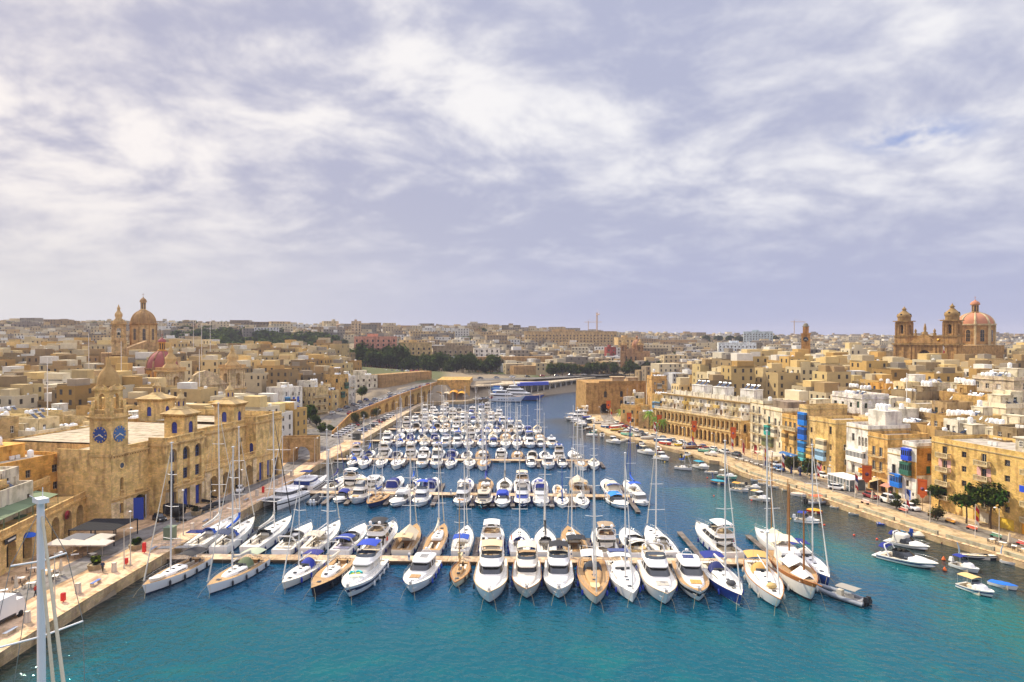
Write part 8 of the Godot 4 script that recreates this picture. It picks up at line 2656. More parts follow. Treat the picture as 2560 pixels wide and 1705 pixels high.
func far_rows()->void:
	var r:=RandomNumberGenerator.new()
	r.seed=2024
	var protos:=[]
	var specs:=[
		["sail",{"l":12.5,"b":3.9,"hood":0x26408c,"tall":1.35,"cover":0x26408c},"white sloop with navy hood","sailing boat"],
		["sail",{"l":12.0,"b":3.8,"hood":0xdccdb2,"tall":1.4,"cover":0xe6dcc8},"white sloop with beige hood","sailing boat"],
		["sail",{"l":13.5,"b":4.1,"bimini":0x2a2c30,"tall":1.45,"deck":1},"teak-decked sloop with black bimini","sailing boat"],
		["sail",{"l":11.0,"b":3.5,"hood":0x1f5cc8,"cover":0x1f6ad8,"tall":1.3},"white sloop with bright blue sail cover","sailing boat"],
		["sail",{"l":13.0,"b":4.0,"wheels":2,"tall":1.5,"furl":0x2a3f7c,"hull":0xf0ece0},"cream sloop with dark furled sail","sailing boat"],
		["sail",{"l":12.0,"b":3.8,"awning":0xd8c7a4,"tall":1.25,"mizzen":1,"hull":0xece4d2},"beige ketch under an awning","sailing boat"],
		["motor",{"l":13.0,"b":4.2,"top":0xe6dac2,"pad":0xe0cfae},"white flybridge yacht with cream bimini","motor boat"],
		["motor",{"l":12.0,"b":4.0,"top":0x22459c,"pad":0xeae4d6},"white flybridge yacht with blue bimini","motor boat"],
		["motor",{"l":12.0,"b":4.0,"fly":0,"pad":0xc9a878,"win":0x1a1c20},"white hardtop cruiser","motor boat"],
		["express",{"l":10.5,"b":3.5,"top":0x22347c,"enclosed":0x24388c},"small cruiser under a navy tent","motor boat"],
		["express",{"l":10.0,"b":3.4,"top":0xe6dcc8,"seat":0xd8b888},"small cruiser with beige canopy","motor boat"],
		["express",{"l":9.5,"b":3.3,"pad":0xe4dac4,"seat":0xe8e0d0},"small white open sports boat","motor boat"],
	]
	for i in specs.size():
		var e:Array=specs[i]
		var o:=Node3D.new()
		o.name="proto"
		o.visible=false
		add_child(o)
		o.set_meta("category",e[3]); o.set_meta("group","boats moored along the pontoons")
		match e[0]:
			"sail":sail_yacht(o,e[1],1)
			"motor":motor_yacht(o,e[1],1)
			"express":express(o,e[1],1)
		protos.append(o)
	var put:=func(i:int,x:float,z:float,turn:float,label:String)->void:
		var e:Array=specs[i]
		copy_of(protos[i],{"sail":"sailing_yacht","motor":"motor_yacht","express":"motor_cruiser"}[e[0]],label,V(x,0,z),turn,r.randf_range(0.93,1.06))
	var rows:={
		[2,1]:[[-49.7,3],[-45.9,0],[-40.6,1],[-35.6,4],[-28.0,8],[-23.6,6],[-18.8,0],[-13.6,1],[-8.6,2],[6.2,10],[11.3,8],[15.8,11],[21.0,2],[25.4,1]],
		[2,-1]:[[-51.0,7],[-46.6,3],[-42.0,6],[-37.4,11],[-33.0,6],[-28.6,8],[-24.2,7],[-19.6,9],[-14.8,0],[-10.0,2],[-3.6,8],[1.6,2],[6.4,10],[10.6,0],[15.2,7],[20.2,4]],
		[3,1]:[[-46.5,6],[-41.5,3],[-37.0,0],[-32.4,5],[-28.2,11],[-24.2,8],[-19.8,7],[-15.6,0],[-11.2,3],[-6.8,9],[-2.4,1],[2.0,0],[6.3,7],[10.5,10],[14.6,8]],
		[3,-1]:[[-47.5,8],[-43.0,4],[-38.4,9],[-34.0,0],[-29.6,9],[-25.0,9],[-20.6,3],[-16.0,6],[-11.6,0],[-7.2,5],[-2.8,2],[1.6,1],[6.0,3],[10.6,2]],
		[4,1]:[[-46.0,1],[-41.6,4],[-37.0,0],[-32.6,3],[-28.2,1],[-23.8,8],[-19.4,5],[-15.0,1],[-10.6,3],[-6.2,0],[-1.8,2],[2.6,6],[6.8,9],[10.6,5]],
		[4,-1]:[[-45.5,6],[-41.0,10],[-36.6,5],[-32.2,10],[-27.8,2],[-23.2,6],[-18.8,10],[-14.4,1],[-10.0,4],[-5.4,3],[-1.0,11],[3.4,0]],
		[5,1]:[[-45.0,8],[-40.4,6],[-36.0,10],[-31.6,5],[-27.0,1],[-22.6,6],[-18.2,9],[-13.8,11],[-9.4,6],[-5.0,8],[-0.8,3]],
		[5,-1]:[[-43.5,1],[-38.5,4],[-33.5,2],[-28.0,6],[-23.0,0],[-17.5,1],[-12.0,10],[-6.5,8]],
		[6,1]:[[-44.5,6],[-39.4,8],[-34.6,6],[-29.6,10],[-25.0,11],[-20.5,9],[-15.8,7],[-11.0,2],[-6.6,8]],
		[6,-1]:[[-41.0,8],[-34.5,6],[-27.5,11],[-20.5,8],[-13.0,6]],
	}
	for key in rows:
		var row:int=key[0]
		var side:int=key[1]
		var n:=0
		for e in rows[key]:
			var x:float=e[0]+r.randf_range(-0.3,0.3)
			var z:float=line_z(PONTOONS[row],x)+side*2.1
			var t:float=(0.0 if side>0 else PI)+r.randf_range(-0.05,0.05)-x*0.0015
			put.call(e[1],x,z,t,"%s, %s from the quay, %s pontoon's %s side"%[specs[e[1]][2],numeral(n),numeral(row),"near" if side>0 else "far"])
			if row<4 and n%2==1:finger(x+2.2,row,side,9.0)
			n+=1
	for e in [[33.5,-318.0,9,"navy-tented cruiser lying off the bastion quay"],[32.0,-325.0,8,"white hardtop cruiser lying nose-out at the bastion quay"],[34.5,-312.0,10,"beige-canopied cruiser nearest the camera at the bastion quay"],[35.5,-338.0,6,"flybridge yacht moored under the bastion wall"],[34.0,-305.0,11,"small open sports boat by the bastion quay steps"]]:
		put.call(e[2],e[0]+4.0,e[1],-PI/2+0.2,e[3])
	for e in [[30,-497,11],[37,-504,10],[44,-510,11],[51,-516,8],[58,-521,10]]:
		put.call(e[2],e[0],e[1]+4.0,0.9,"small motor boat at the far basin quay, %s from the terminal"%numeral(int((e[0]-30)/7.0)))
	var o:=thing("superyacht","long white three-deck motor yacht in the far basin, the nearer one","motor yacht",V(-13.5,0,-419),1.22)
	superyacht(o,23,6.0,0xf2f2f0,2)
	o=thing("superyacht","blue-hulled big motor yacht behind the long white one","motor yacht",V(-6,0,-432),1.12)
	superyacht(o,29,6.8,0x34509c,3)
	o=thing("sailing_yacht","tall white mast with two furled headsails close to the camera, lower left","sailing boat",V(-25.3,0,-29.5),PI-0.35)
	var big:={"l":20.0,"b":5.4,"fb":1.9,"hull":0xf2f0ea,"deck":1}
	var h:=Hull.new(20.0,5.4,1.9,false,0.05,0.84)
	o.rotation.y=0.95
	o.position=V(-24.9-sin(0.95)*10.6,0,-36.0-cos(0.95)*10.6)
	base_hull(o,h,big,0.06,0.34,0.55)
	var foot:=V(0,1.9,10.6)
	var s:=Shape.new()
	s.tube([foot,foot+V(0,18,0),foot+V(0,29.4,0)],0.23,0.18,14)
	var m:=obj("mast",s,mat(0xe8e8ea,0.3,0.1),o)
	for e in [[22.2,2.1],[26.2,1.3]]:
		s=Shape.new(); s.tube([foot+V(-e[1],e[0]+0.06,-0.2),foot+V(0,e[0],0),foot+V(e[1],e[0]+0.06,-0.2)],0.05,-1,6)
		obj("spreader",s,mat(0xf0efec,0.4),m)
	s=Shape.new(); s.box(foot+V(-0.26,29.3,-0.35),foot+V(0.26,29.55,0.4)); s.tube([foot+V(0.1,29.5,0),foot+V(0.1,30.1,0)],0.025,-1,4); s.tube([foot+V(-0.2,29.5,0.1),foot+V(-0.55,29.8,0.1)],0.02,-1,4)
	obj("masthead",s,mat(0xe0e0e0,0.4),m)
	for e in [[19.6,28.6],[16.6,25.8]]:
		s=Shape.new(); s.tube([V(0,2.2,e[0]),foot+V(0,e[1],0.2)],0.17 if e[1]>25 else 0.13,0.07,8)
		obj("furled_sail",s,cloth(0xe4d8bc),o)
	s=Shape.new()
	for sd in [-1,1]:s.tube([V(sd*2.6,2,10.2),foot+V(sd*2.1,22.26,-0.2),foot+V(sd*1.3,26.26,-0.2),foot+V(0,29.0,0)],0.02,-1,4,false)
	for sd in [-1,1]:s.tube([V(sd*2.5,2,9.6),foot+V(0,11.6,0)],0.016,-1,4,false); s.tube([V(sd*2.5,2,10.9),foot+V(0,20.4,0)],0.016,-1,4,false)
	s.tube([V(0,2,0.3),foot+V(0,29.2,0)],0.02,-1,4,false)
	obj("rigging",s,mat(0x9a9a98,0.4,0.5),o)
func right_boats()->void:
	var W:=0xf4f2ec
	var q:=[
		["express","white sports cruiser with navy stripe and blue arch canopy, largest of the moored boats",67.0,-123.7,72.7,-116.0,{"b":4.0,"band":0x1c2c74,"top":0x1c2c88,"top0":0.02,"top1":0.16,"fend":0}],
		["express","cream covered speedboat behind the largest moored cruiser",73.5,-132.1,77.6,-126.4,{"b":3.2,"enclosed":0xece6d8,"top":0x1c2c80,"top0":0.0,"top1":0.08,"fend":0}],
		["open","small motorboat with a navy canopy and white outboard",76.9,-118.9,78.4,-114.2,{"b":2.3,"hull":0xe2e8ea,"cuddy":1,"top":0x1a2f90,"top1":0.45,"motors":1,"motor_col":0xe4e4e4}],
		["open","white fishing boat with a straw-coloured awning and small wheelhouse",71.7,-108.9,73.5,-103.7,{"b":2.7,"cuddy":1,"top":0xecc884,"top0":0.04,"top1":0.5,"band":0x23407c}],
		["open","narrow white rowing boat under a bright blue cover",77.2,-110.1,79.3,-106.6,{"b":1.9,"cover":0x1670d8,"motor":false}],
		["open","carved black and white rowing gondola with tall stem posts",80.9,-123.3,87.1,-121.4,{"b":1.7,"hull":0x1c2430,"band":0xe8e6e0,"posts":0x9cb4cc,"motor":false,"fb":0.7}],
		["open","white open launch at the right edge beside the quay",86.8,-120.8,88.9,-117.6,{"b":1.9,"motor":false}],
		["open","dark red and white rowing boat close to the quay wall",82.9,-131.7,85.1,-130.6,{"b":1.6,"hull":0x7a1c24,"motor":false}],
		["open","inflatable-shaped boat under a crumpled beige cover",80.2,-136.4,83.2,-135.2,{"b":2.4,"cover":0xd4ccb8,"hump":0.7,"hull":0xc9c4b8,"motors":1,"motor_col":0x1c50b0}],
		["open","light blue and white dinghy beside the covered boat",80.2,-139.8,80.9,-137.6,{"b":1.5,"hull":0x3a9ad8,"motor":false}],
		["open","square royal blue float boat off the quay",77.7,-145.1,79.8,-144.3,{"b":1.8,"hull":0x1a52c0,"seat":0x2a68d8,"motor":false,"full":0.98}],
		["open","long grey racing scull moored by the quay steps",75.6,-153.1,80.1,-150.2,{"b":1.0,"hull":0xb8c4c4,"motor":false,"fb":0.4}],
		["open","white and turquoise motorboat with a navy sunshade",61.3,-147.5,65.4,-144.7,{"b":2.7,"hull":0xf2f4f2,"boot":0x2aa4c0,"cuddy":1,"top":0x1c38a0,"top1":0.45,"motors":1,"motor_col":0xe8e8e8}],
		["open","red fishing boat under an orange-yellow cover",67.9,-155.9,69.6,-152.6,{"b":2.0,"hull":0xc03028,"cover":0xf0a824,"motor":false,"hump":0.4}],
		["open","tiny white dinghy off the quay between the red boat and the rowing skiffs",74.6,-159.5,76.0,-157.8,{"b":1.3,"motor":false}],
		["rib","grey inflatable patrol boat with black engines and orange canopy",70.0,-162.0,77.5,-164.1,{"b":2.8,"top":0xe0714a,"motors":2,"hull":0x77797c}],
		["open","white workboat with a wheelhouse and tan awning behind the masts",59.2,-168.0,62.0,-163.5,{"b":2.8,"cuddy":2,"top":0xe6c078,"top0":0.05,"top1":0.3}],
		["open","pinkish covered rowing boat close to the right quay",70.6,-171.9,73.2,-168.5,{"b":1.9,"cover":0xdcc4b0,"motor":false}],
		["open","yellow and white dinghy by the right quay",70.0,-176.7,73.2,-176.0,{"b":1.8,"hull":0xe6e2cc,"boot":0xe0b028,"motor":false}],
		["open","long grey-white launch tied along the right quay",67.9,-180.5,71.4,-178.9,{"b":1.9,"motor":false,"hull":0xcfd4d2}],
		["open","white motorboat with outboard and dark wheel near the quay",62.1,-180.2,64.6,-176.8,{"b":2.2,"cuddy":1,"motors":1}],
		["open","slim white skiff off the near end of the arcade quay",66.3,-189.0,69.2,-186.7,{"b":1.4,"motor":false,"hull":0xdfe6ea}],
		["open","tiny white tender between the skiff and the quay",66.7,-184.6,68.8,-183.3,{"b":1.3,"motor":false}],
		["open","mint-green and white fishing boat with a folded canopy",58.7,-193.6,62.7,-189.6,{"b":2.8,"hull":0x8cd8c4,"cuddy":1,"top":0xe8e0cc,"top1":0.3}],
		["open","dark blue traditional fishing boat with yellow and red bands",55.1,-187.0,57.4,-182.5,{"b":2.5,"hull":0x1c4a94,"band":0xe8a41c,"posts":0x2a4a8c,"cover":0x2a9ab0,"motor":false}],
		["open","white motorboat with an orange-tan canopy in midstream",57.1,-177.4,60.5,-174.0,{"b":2.5,"top":0xe8a848,"top1":0.5,"motors":1,"boot":0x2a8cc0}],
		["open","small yellow-decked rowing boat behind the tan-canopied motorboat",60.9,-184.4,63.2,-182.3,{"b":1.6,"hull":0xeee4c4,"boot":0xe8b42c,"motor":false}],
		["sail","small white sloop with a blue sail cover alone at a mooring",49.4,-205.9,53.5,-202.2,{"b":2.2,"fb":0.8,"tall":1.25,"cover":0x1c5cc8,"fend":0,"spreaders":1}],
		["open","white cabin boat under a teal and lilac canopy",56.2,-208.8,58.7,-202.9,{"b":2.9,"cuddy":1,"top":0x2a9cb4,"top0":0.05,"top1":0.5,"top_h":1.2}],
		["open","white open boat off the mint-green one",56.6,-199.6,59.7,-197.2,{"b":1.8,"motor":false}],
		["open","white sport-fishing boat with a hard top in midstream",47.4,-223.8,50.1,-217.3,{"b":3.0,"cuddy":2,"motors":1,"motor_col":0xe0c030}],
		["open","white motorboat with a small beige sunshade, left of the hard-topped one",44.1,-234.9,47.6,-227.5,{"b":2.8,"cuddy":1,"top":0xdccbb0,"top1":0.4}],
		["open","white pilot-style boat with an upright wheelhouse in the upper channel",36.4,-257.9,40.1,-251.2,{"b":2.7,"cuddy":2}],
		["open","low white and red speedboat in the upper channel",30.5,-274.4,34.0,-269.9,{"b":2.2,"boot":0xc03a28,"cover":0xf0ece4}],
	]
	for e in q:
		var k:Dictionary=e[6]
		var sx:float=e[2]; var sz:float=e[3]; var bx:float=e[4]; var bz:float=e[5]
		berth({"express":"motor_cruiser","open":"small_boat","rib":"inflatable_boat","sail":"sailing_yacht"}[e[0]],e[1],{"express":"motor boat","open":"small boat","rib":"inflatable boat","sail":"sailing boat"}[e[0]],e[0],k,sx,sz,bx,bz,1,"small craft off the right quay")
func arcade_left()->void:
	var m:=worn(0xfbd894,"stone",0.11)
	var o:=thing("restaurant_arcade","stone arcade with a balustraded terrace and green awnings beside the clock tower","building",V(-79.6,1.7,-95),1.719)
	var s:=Shape.new()
	var holes:=[]
	for i in 9:holes.append([1.4+i*4.7,4.2+i*4.7,0.02,4.9,true])
	facade(s,turned(0,0,0),43.2,6.0,holes,1.3)
	s.quad(V(0,6,0),V(43.2,6,0),V(43.2,6,-6),V(0,6,-6))
	holes=[]
	for i in 8:holes.append([1.2+i*3.2,2.3+i*3.2,6.2,9.2])
	facade(s,turned(0,0,-6),27,12.4,holes,0.3)
	facade(s,turned(27,0,-6,PI/2),12,12.4,[],0.2)
	facade(s,turned(27,0,-6.6),16,9.6,[[3.0,4.2,6.2,8.2],[10.4,12.6,6.1,8.6,true]],0.4)
	parapet(s,0,27,-18,-6,12.4,0.6); parapet(s,27,43,-18,-6.6,9.6,0.7)
	obj("wall",s,m,o)
	for i in 8:window(o,turned(1.75+i*3.2,6.2,-6.26),1.1,3.0,0x2f6fc0,false,0x8c98a0,1,2)
	window(o,turned(30.6,6.2,-6.95),1.2,2.0,0x1f46a0)
	for i in 9:door(o,turned(2.8+i*4.7,0.03,-1.28),2.7,4.5,[0x2a2620,0x3a2c22,0x241f1c][i%3],true)
	var rf:=Shape.new(); rf.quad(V(0,12.42,-6.3),V(27,12.42,-6.3),V(27,12.42,-18),V(0,12.42,-18)); rf.quad(V(27,9.62,-6.9),V(43,9.62,-6.9),V(43,9.62,-18),V(27,9.62,-18))
	obj("roof",rf,worn(0xdcd2c0,"paving",0.15),o)
	for i in 9:balusters(o,V(0.3+i*4.75,6.0,-0.15),V(4.9+i*4.75,6.0,-0.15),1.05,m,"balustrade",0.4)
	var c:=Shape.new(); c.box(V(-0.2,5.6,0.004),V(43.4,6.0,0.3)); c.box(V(0,11.6,-5.996),V(27.2,12.0,-5.7)); c.box(V(27.2,8.8,-6.596),V(43,9.2,-6.3))
	obj("cornice",c,worn(0xd8ae6c,"plaster",0.2),o)
	for i in 8:
		var a:=Shape.new(); var x:=0.4+i*4.4
		a.quad(V(x,8.2,-1.6),V(x+4.3,8.2,-1.6),V(x+4.3,9.0,-5.6),V(x,9.0,-5.6)); a.quad(V(x,8.96,-5.6),V(x+4.3,8.96,-5.6),V(x+4.3,8.16,-1.6),V(x,8.16,-1.6))
		for e in [x,x+4.2]:a.box(V(e,6,-1.7),V(e+0.08,8.16,-1.62))
		obj("awning",a,cloth([0x6c7c5c,0x788a66][i%2]),o)
	for i in 6:
		var tk:=Shape.new(); tk.lathe([Vector2(0.5,0),Vector2(0.55,1.0),Vector2(0.2,1.2),Vector2(0,1.2)],V(4+i*1.3,12.45,-9.5),10)
		obj("water_tank",tk,mat(0xececea),o)
	for i in 5:
		var pl:=Shape.new(); pl.box(V(28.2+i*1.7,10.3,-7.0),V(29.6+i*1.7,10.8,-6.55))
		obj("flower_box",pl,mat(0xa8242c,0.7),o)
	var sg:=Shape.new(); sg.box(V(14.4,4.7,0.31),V(17.6,5.6,0.4)); var so:=obj("shop_sign",sg,mat(0x16181e),o)
	for k in 8:
		var l:=Shape.new(); l.box(V(15.2+k*0.28,5.0,0.402),V(15.4+k*0.28,5.3,0.41)); obj("letter",l,mat(0xe8e4da),so)
	var ba:=Shape.new(); ba.lathe([Vector2(0,0),Vector2(0.5,0.02),Vector2(0.9,0.2),Vector2(1.1,0.6)].map(func(p):return Vector2(p.x,-p.y)),V(21.6,4.7,0.3),12)
	obj("awning",ba,cloth(0x1c5cc8),o)
	var rs:=Shape.new(); rs.tube([V(34.4,4.4,0.4),V(34.4,4.4,0.5)],0.85,-1,18); obj("round_sign",rs,mat(0xa81e2c),o)
	var r:=RandomNumberGenerator.new(); r.seed=8
	for e in [[V(-100,6,-134),15,12,9.4,0xf0b862,1.36,"plain golden walled block left of the clock tower"],[V(-101,4,-117),13,12,10.5,0xf2c470,1.65,"golden house with grey upper wall at the left edge"],[V(-92,1.7,-121),9,8,10.6,0xe8dcc4,1.65,"pale flat-roofed kitchen block behind the terrace"]]:
		house(thing("house",e[6],"house",e[0],e[5]),e[1],e[2],e[3],e[4],r,4.0)
	o=thing("pergola","black slatted pergola over restaurant tables below the clock tower","pergola",V(-76.6,1.72,-128))
	var n:=0
	for i in 12:
		var b:=Shape.new(); b.box(V(-4.2+i*0.7,2.85,-4),V(-3.56+i*0.7,2.95,4)); obj("roof_slat",b,mat(0x121318,1.0),o)
	var p:=Shape.new()
	for x in [-4.1,-0.1,4.1]:
		for z in [-3.9,3.9]:p.box(V(x-0.08,0,z-0.08),V(x+0.08,2.85,z+0.08))
	obj("frame",p,mat(0x16171a),o)
	for e in [[-79.2,-118.6,2.7,0xe6d8c4,"beige"],[-76.5,-118.6,2.7,0xe6d8c4,"beige"],[-73.9,-118.6,2.7,0xeee0cc,"beige"],[-71.3,-118.6,2.7,0xeee0cc,"beige"],[-77.6,-122.0,4.0,0x77777a,"grey"],[-73.6,-122.0,3.4,0xd6cbb6,"sand"]]:
		var q:=thing("parasol","open %s square parasol before the black pergola, %s of the six"%[e[4],numeral(n)],"parasol",V(e[0],1.72,e[1]),0.0,"open parasols before the pergola")
		var w:float=e[2]/2
		var a:=Shape.new(); a.frustum(V(-w,2.3,-w),V(w,2.95,w),w-0.12,w-0.12,w-0.12); a.box(V(-w,2.1,-w),V(w,2.3,w)); obj("canopy",a,cloth(e[3]),q)
		a=Shape.new(); a.tube([V(0,0,0),V(0,2.9,0)],0.05,-1,6); obj("pole",a,mat(0xb8b0a4),q)
		n+=1
var table_m:Node3D
func tables(x:float,z:float,y:float,label:String)->void:
	if table_m==null:
		table_m=thing("cafe_table","x","table",V(0,-20,0),0.0,"cafe tables on the quays")
		labels.erase("x")
		var s:=Shape.new(); s.box(V(-0.6,0.7,-0.4),V(0.6,0.76,0.4)); obj("table_top",s,mat(0xe8e2d4),table_m)
		s=Shape.new(); s.box(V(-0.05,0,-0.05),V(0.05,0.7,0.05)); obj("leg",s,mat(0x55504a),table_m)
		for e in [-0.95,0.95]:
			s=Shape.new(); s.box(V(e-0.22,0.4,-0.22),V(e+0.22,0.45,0.22)); s.box(V(e+signf(e)*0.18,0.45,-0.22),V(e+signf(e)*0.22,0.9,0.22))
			for k in 4:s.box(V(e-0.2+(k%2)*0.36,0,-0.2+(k/2)*0.36),V(e-0.16+(k%2)*0.36,0.4,-0.16+(k/2)*0.36))
			obj("chair",s,mat(0x6a5e50),table_m)
		table_m.visible=false
	copy_of(table_m,"cafe_table",label,V(x,y,z),x*3.0)
func closed_parasol(x:float,z:float,y:float,h:int,label:String)->void:
	var q:=thing("closed_parasol",label,"parasol",V(x,y,z),0.0,"closed parasols on the quays")
	var s:=Shape.new(); s.lathe([Vector2(0.30,0.7),Vector2(0.34,0.9),Vector2(0.22,1.5),Vector2(0.24,1.7),Vector2(0.14,2.3),Vector2(0,2.7)],Vector3.ZERO,9); obj("canopy",s,cloth(h),q)
	s=Shape.new(); s.tube([V(0,0,0),V(0,0.8,0)],0.05,-1,5); s.box(V(-0.35,0,-0.35),V(0.35,0.1,0.35)); obj("pole",s,mat(0x8a8478),q)
var car_m:Node3D
func car(x:float,y:float,z:float,turn:float,col:int,label:String,van:=false)->Node3D:
	if car_m==null:
		car_m=thing("parked_car","x","car",V(0,-20,0),0.0,"cars parked and driving by the harbour")
		labels.erase("x")
		var s:=Shape.new()
		blob(s,[[0.28,-2.1,2.1,0.84,6],[0.55,-2.15,2.18,0.88,6],[0.86,-2.1,2.05,0.84,6],[0.92,-2.0,1.8,0.74,6]],0.06,true,false,20)
		blob(s,[[1.40,-1.5,0.45,0.60,5],[1.45,-1.4,0.35,0.52,5]],0.06,true,false,20)
		obj("body",s,paint(0xf0f0f0),car_m)
		s=Shape.new(); blob(s,[[0.88,-1.95,1.15,0.76,5],[1.41,-1.5,0.48,0.61,5]],0.06,false,false,20); obj("windows",s,glass(0x14181c),car_m)
		for e in [[-0.8,-1.3],[0.8,-1.3],[-0.8,1.35],[0.8,1.35]]:
			s=Shape.new(); s.tube([V(e[0]-0.11,0.32,e[1]),V(e[0]+0.11,0.32,e[1])],0.32,-1,12); obj("wheel",s,mat(0x1a1a1c,0.8),car_m)
		for e in [[-0.58,2.1,0xf2f0e4],[0.58,2.1,0xf2f0e4],[-0.6,-2.12,0xa01818],[0.6,-2.12,0xa01818]]:
			s=Shape.new(); s.cbox(V(e[0],0.68,e[1]),V(0.34,0.16,0.12)); obj("headlight" if e[1]>0 else "tail_light",s,mat(e[2],0.3),car_m)
		car_m.visible=false
	var o:=copy_of(car_m,"parked_car",label,V(x,y,z),turn)
	(o.get_child(0) as MeshInstance3D).material_override=paint(col)
	if van:o.scale=V(1.1,1.5,1.2)
	return o
const CARS:=[[0xf2f2f0,"white"],[0x2a2c30,"black"],[0x9aa0a6,"silver"],[0xa01c22,"red"],[0x24468c,"blue"],[0xe6e6e2,"pale"],[0x5c6066,"grey"],[0xd8d4c8,"cream"]]
func lamp(x:float,z:float,y:float,h:float,arm:float,label:String)->void:
	var o:=thing("street_lamp",label,"street lamp",V(x,y,z),0.0,"street lamps along the quays")
	var s:=Shape.new(); s.tube([V(0,0,0),V(0,h,0)],0.09,0.05,6); s.lathe([Vector2(0.16,0),Vector2(0.14,0.5),Vector2(0.09,0.6)],Vector3.ZERO,8)
	if absf(arm)>0:s.tube([V(0,h*0.93,0),V(arm*0.5,h+0.05,0),V(arm,h,0)],0.035,-1,5)
	obj("pole",s,mat(0xc9c4b8,0.5,0.3),o)
	s=Shape.new(); s.lathe([Vector2(0.24,0),Vector2(0.26,0.06),Vector2(0.12,0.18),Vector2(0,0.2)],V(arm,h,0),10); obj("lamp_head",s,mat(0xe4e2dc,0.4),o)
func flag_pole(x:float,z:float,y:float,h:float,cols:Array,label:String)->void:
	var o:=thing("flag_pole",label,"flag",V(x,y,z),0.0,"flags on poles along the right quay")
	var s:=Shape.new(); s.tube([V(0,0,0),V(0,h,0)],0.07,0.04,6); obj("pole",s,mat(0xe0dcd4,0.4),o)
	for k in cols.size():
		var rows:=[]
		var l:=3.4/cols.size()
		for i in 5:
			var row:=PackedVector3Array()
			var yy:=h-0.3-l*k-l*i/4.0
			for j in 6:row.append(V(0.08+j*0.13+0.05*sin(yy*3.0),yy-j*0.16,0.12*sin(j*1.6+yy*2.2)))
			rows.append(row)
		s=Shape.new(); s.loft(rows); obj("flag_cloth",s,cloth(cols[k]),o)
func banner(x:float,z:float,y:float,w:float,turn:float,label:String,h:=7.4)->void:
	var o:=thing("festival_banner",label,"banner",V(x,y,z),turn,"orange festival banners on the right quay")
	var s:=Shape.new(); s.tube([V(0,0,-0.12),V(0,h,-0.12)],0.06,0.05,6); s.tube([V(-w/2,h-0.3,-0.05),V(w/2,h-0.3,-0.05)],0.05,-1,6); obj("pole",s,mat(0x8a6c40),o)
	s=Shape.new(); s.poly(PackedVector2Array([Vector2(-w/2,h-0.35),Vector2(-w/2*0.92,h-2.4),Vector2(-w/2,h-3.8),Vector2(-w*0.3,h-3.9),Vector2(-w*0.18,h-4.4),Vector2(0,h-4.6),Vector2(w*0.18,h-4.4),Vector2(w*0.3,h-3.9),Vector2(w/2,h-3.8),Vector2(w/2*0.92,h-2.4),Vector2(w/2,h-0.35)]),Transform3D(),0.05)
	obj("cloth",s,cloth(0xd8641c),o)
	s=Shape.new(); s.tube([V(0,h-2.5,0.03),V(0,h-2.5,0.05)],w*0.2,-1,16); obj("round_emblem",s,mat(0x7a4a68,0.8),o)
	s=Shape.new()
	for sd in [-1,1]:
		s.cbox(V(sd*w*0.38,h-2.1,0.035),V(w*0.07,3.0,0.02)); s.cbox(V(sd*w*0.2,h-3.5,0.035),V(w*0.2,0.14,0.02))
	s.cbox(V(0,h-0.8,0.035),V(w*0.6,0.22,0.02)); s.cbox(V(0,h-4.1,0.035),V(w*0.2,0.2,0.02))
	obj("gold_embroidery",s,mat(0xb8480c,0.7),o)
func bench(x:float,z:float,y:float,turn:float,col:int,label:String)->void:
	var o:=thing("bench",label,"bench",V(x,y,z),turn,"benches on the quays")
	for k in 3:
		var s:=Shape.new(); s.box(V(-1.1,0.45,-0.25+k*0.18),V(1.1,0.5,-0.1+k*0.18)); obj("seat_slat",s,mat(col),o)
	for e in [-0.9,0.9]:
		var s:=Shape.new(); s.box(V(e-0.15,0,-0.25),V(e+0.15,0.45,0.25)); obj("leg",s,mat(0xc8b898 if y>1.5 else 0x2c2a28),o)
	if y<1.5:
		for k in 2:
			var s:=Shape.new(); s.box(V(-1.1,0.62+k*0.2,0.28),V(1.1,0.76+k*0.2,0.33)); obj("back_slat",s,mat(0xf0ece4 if k else col),o)
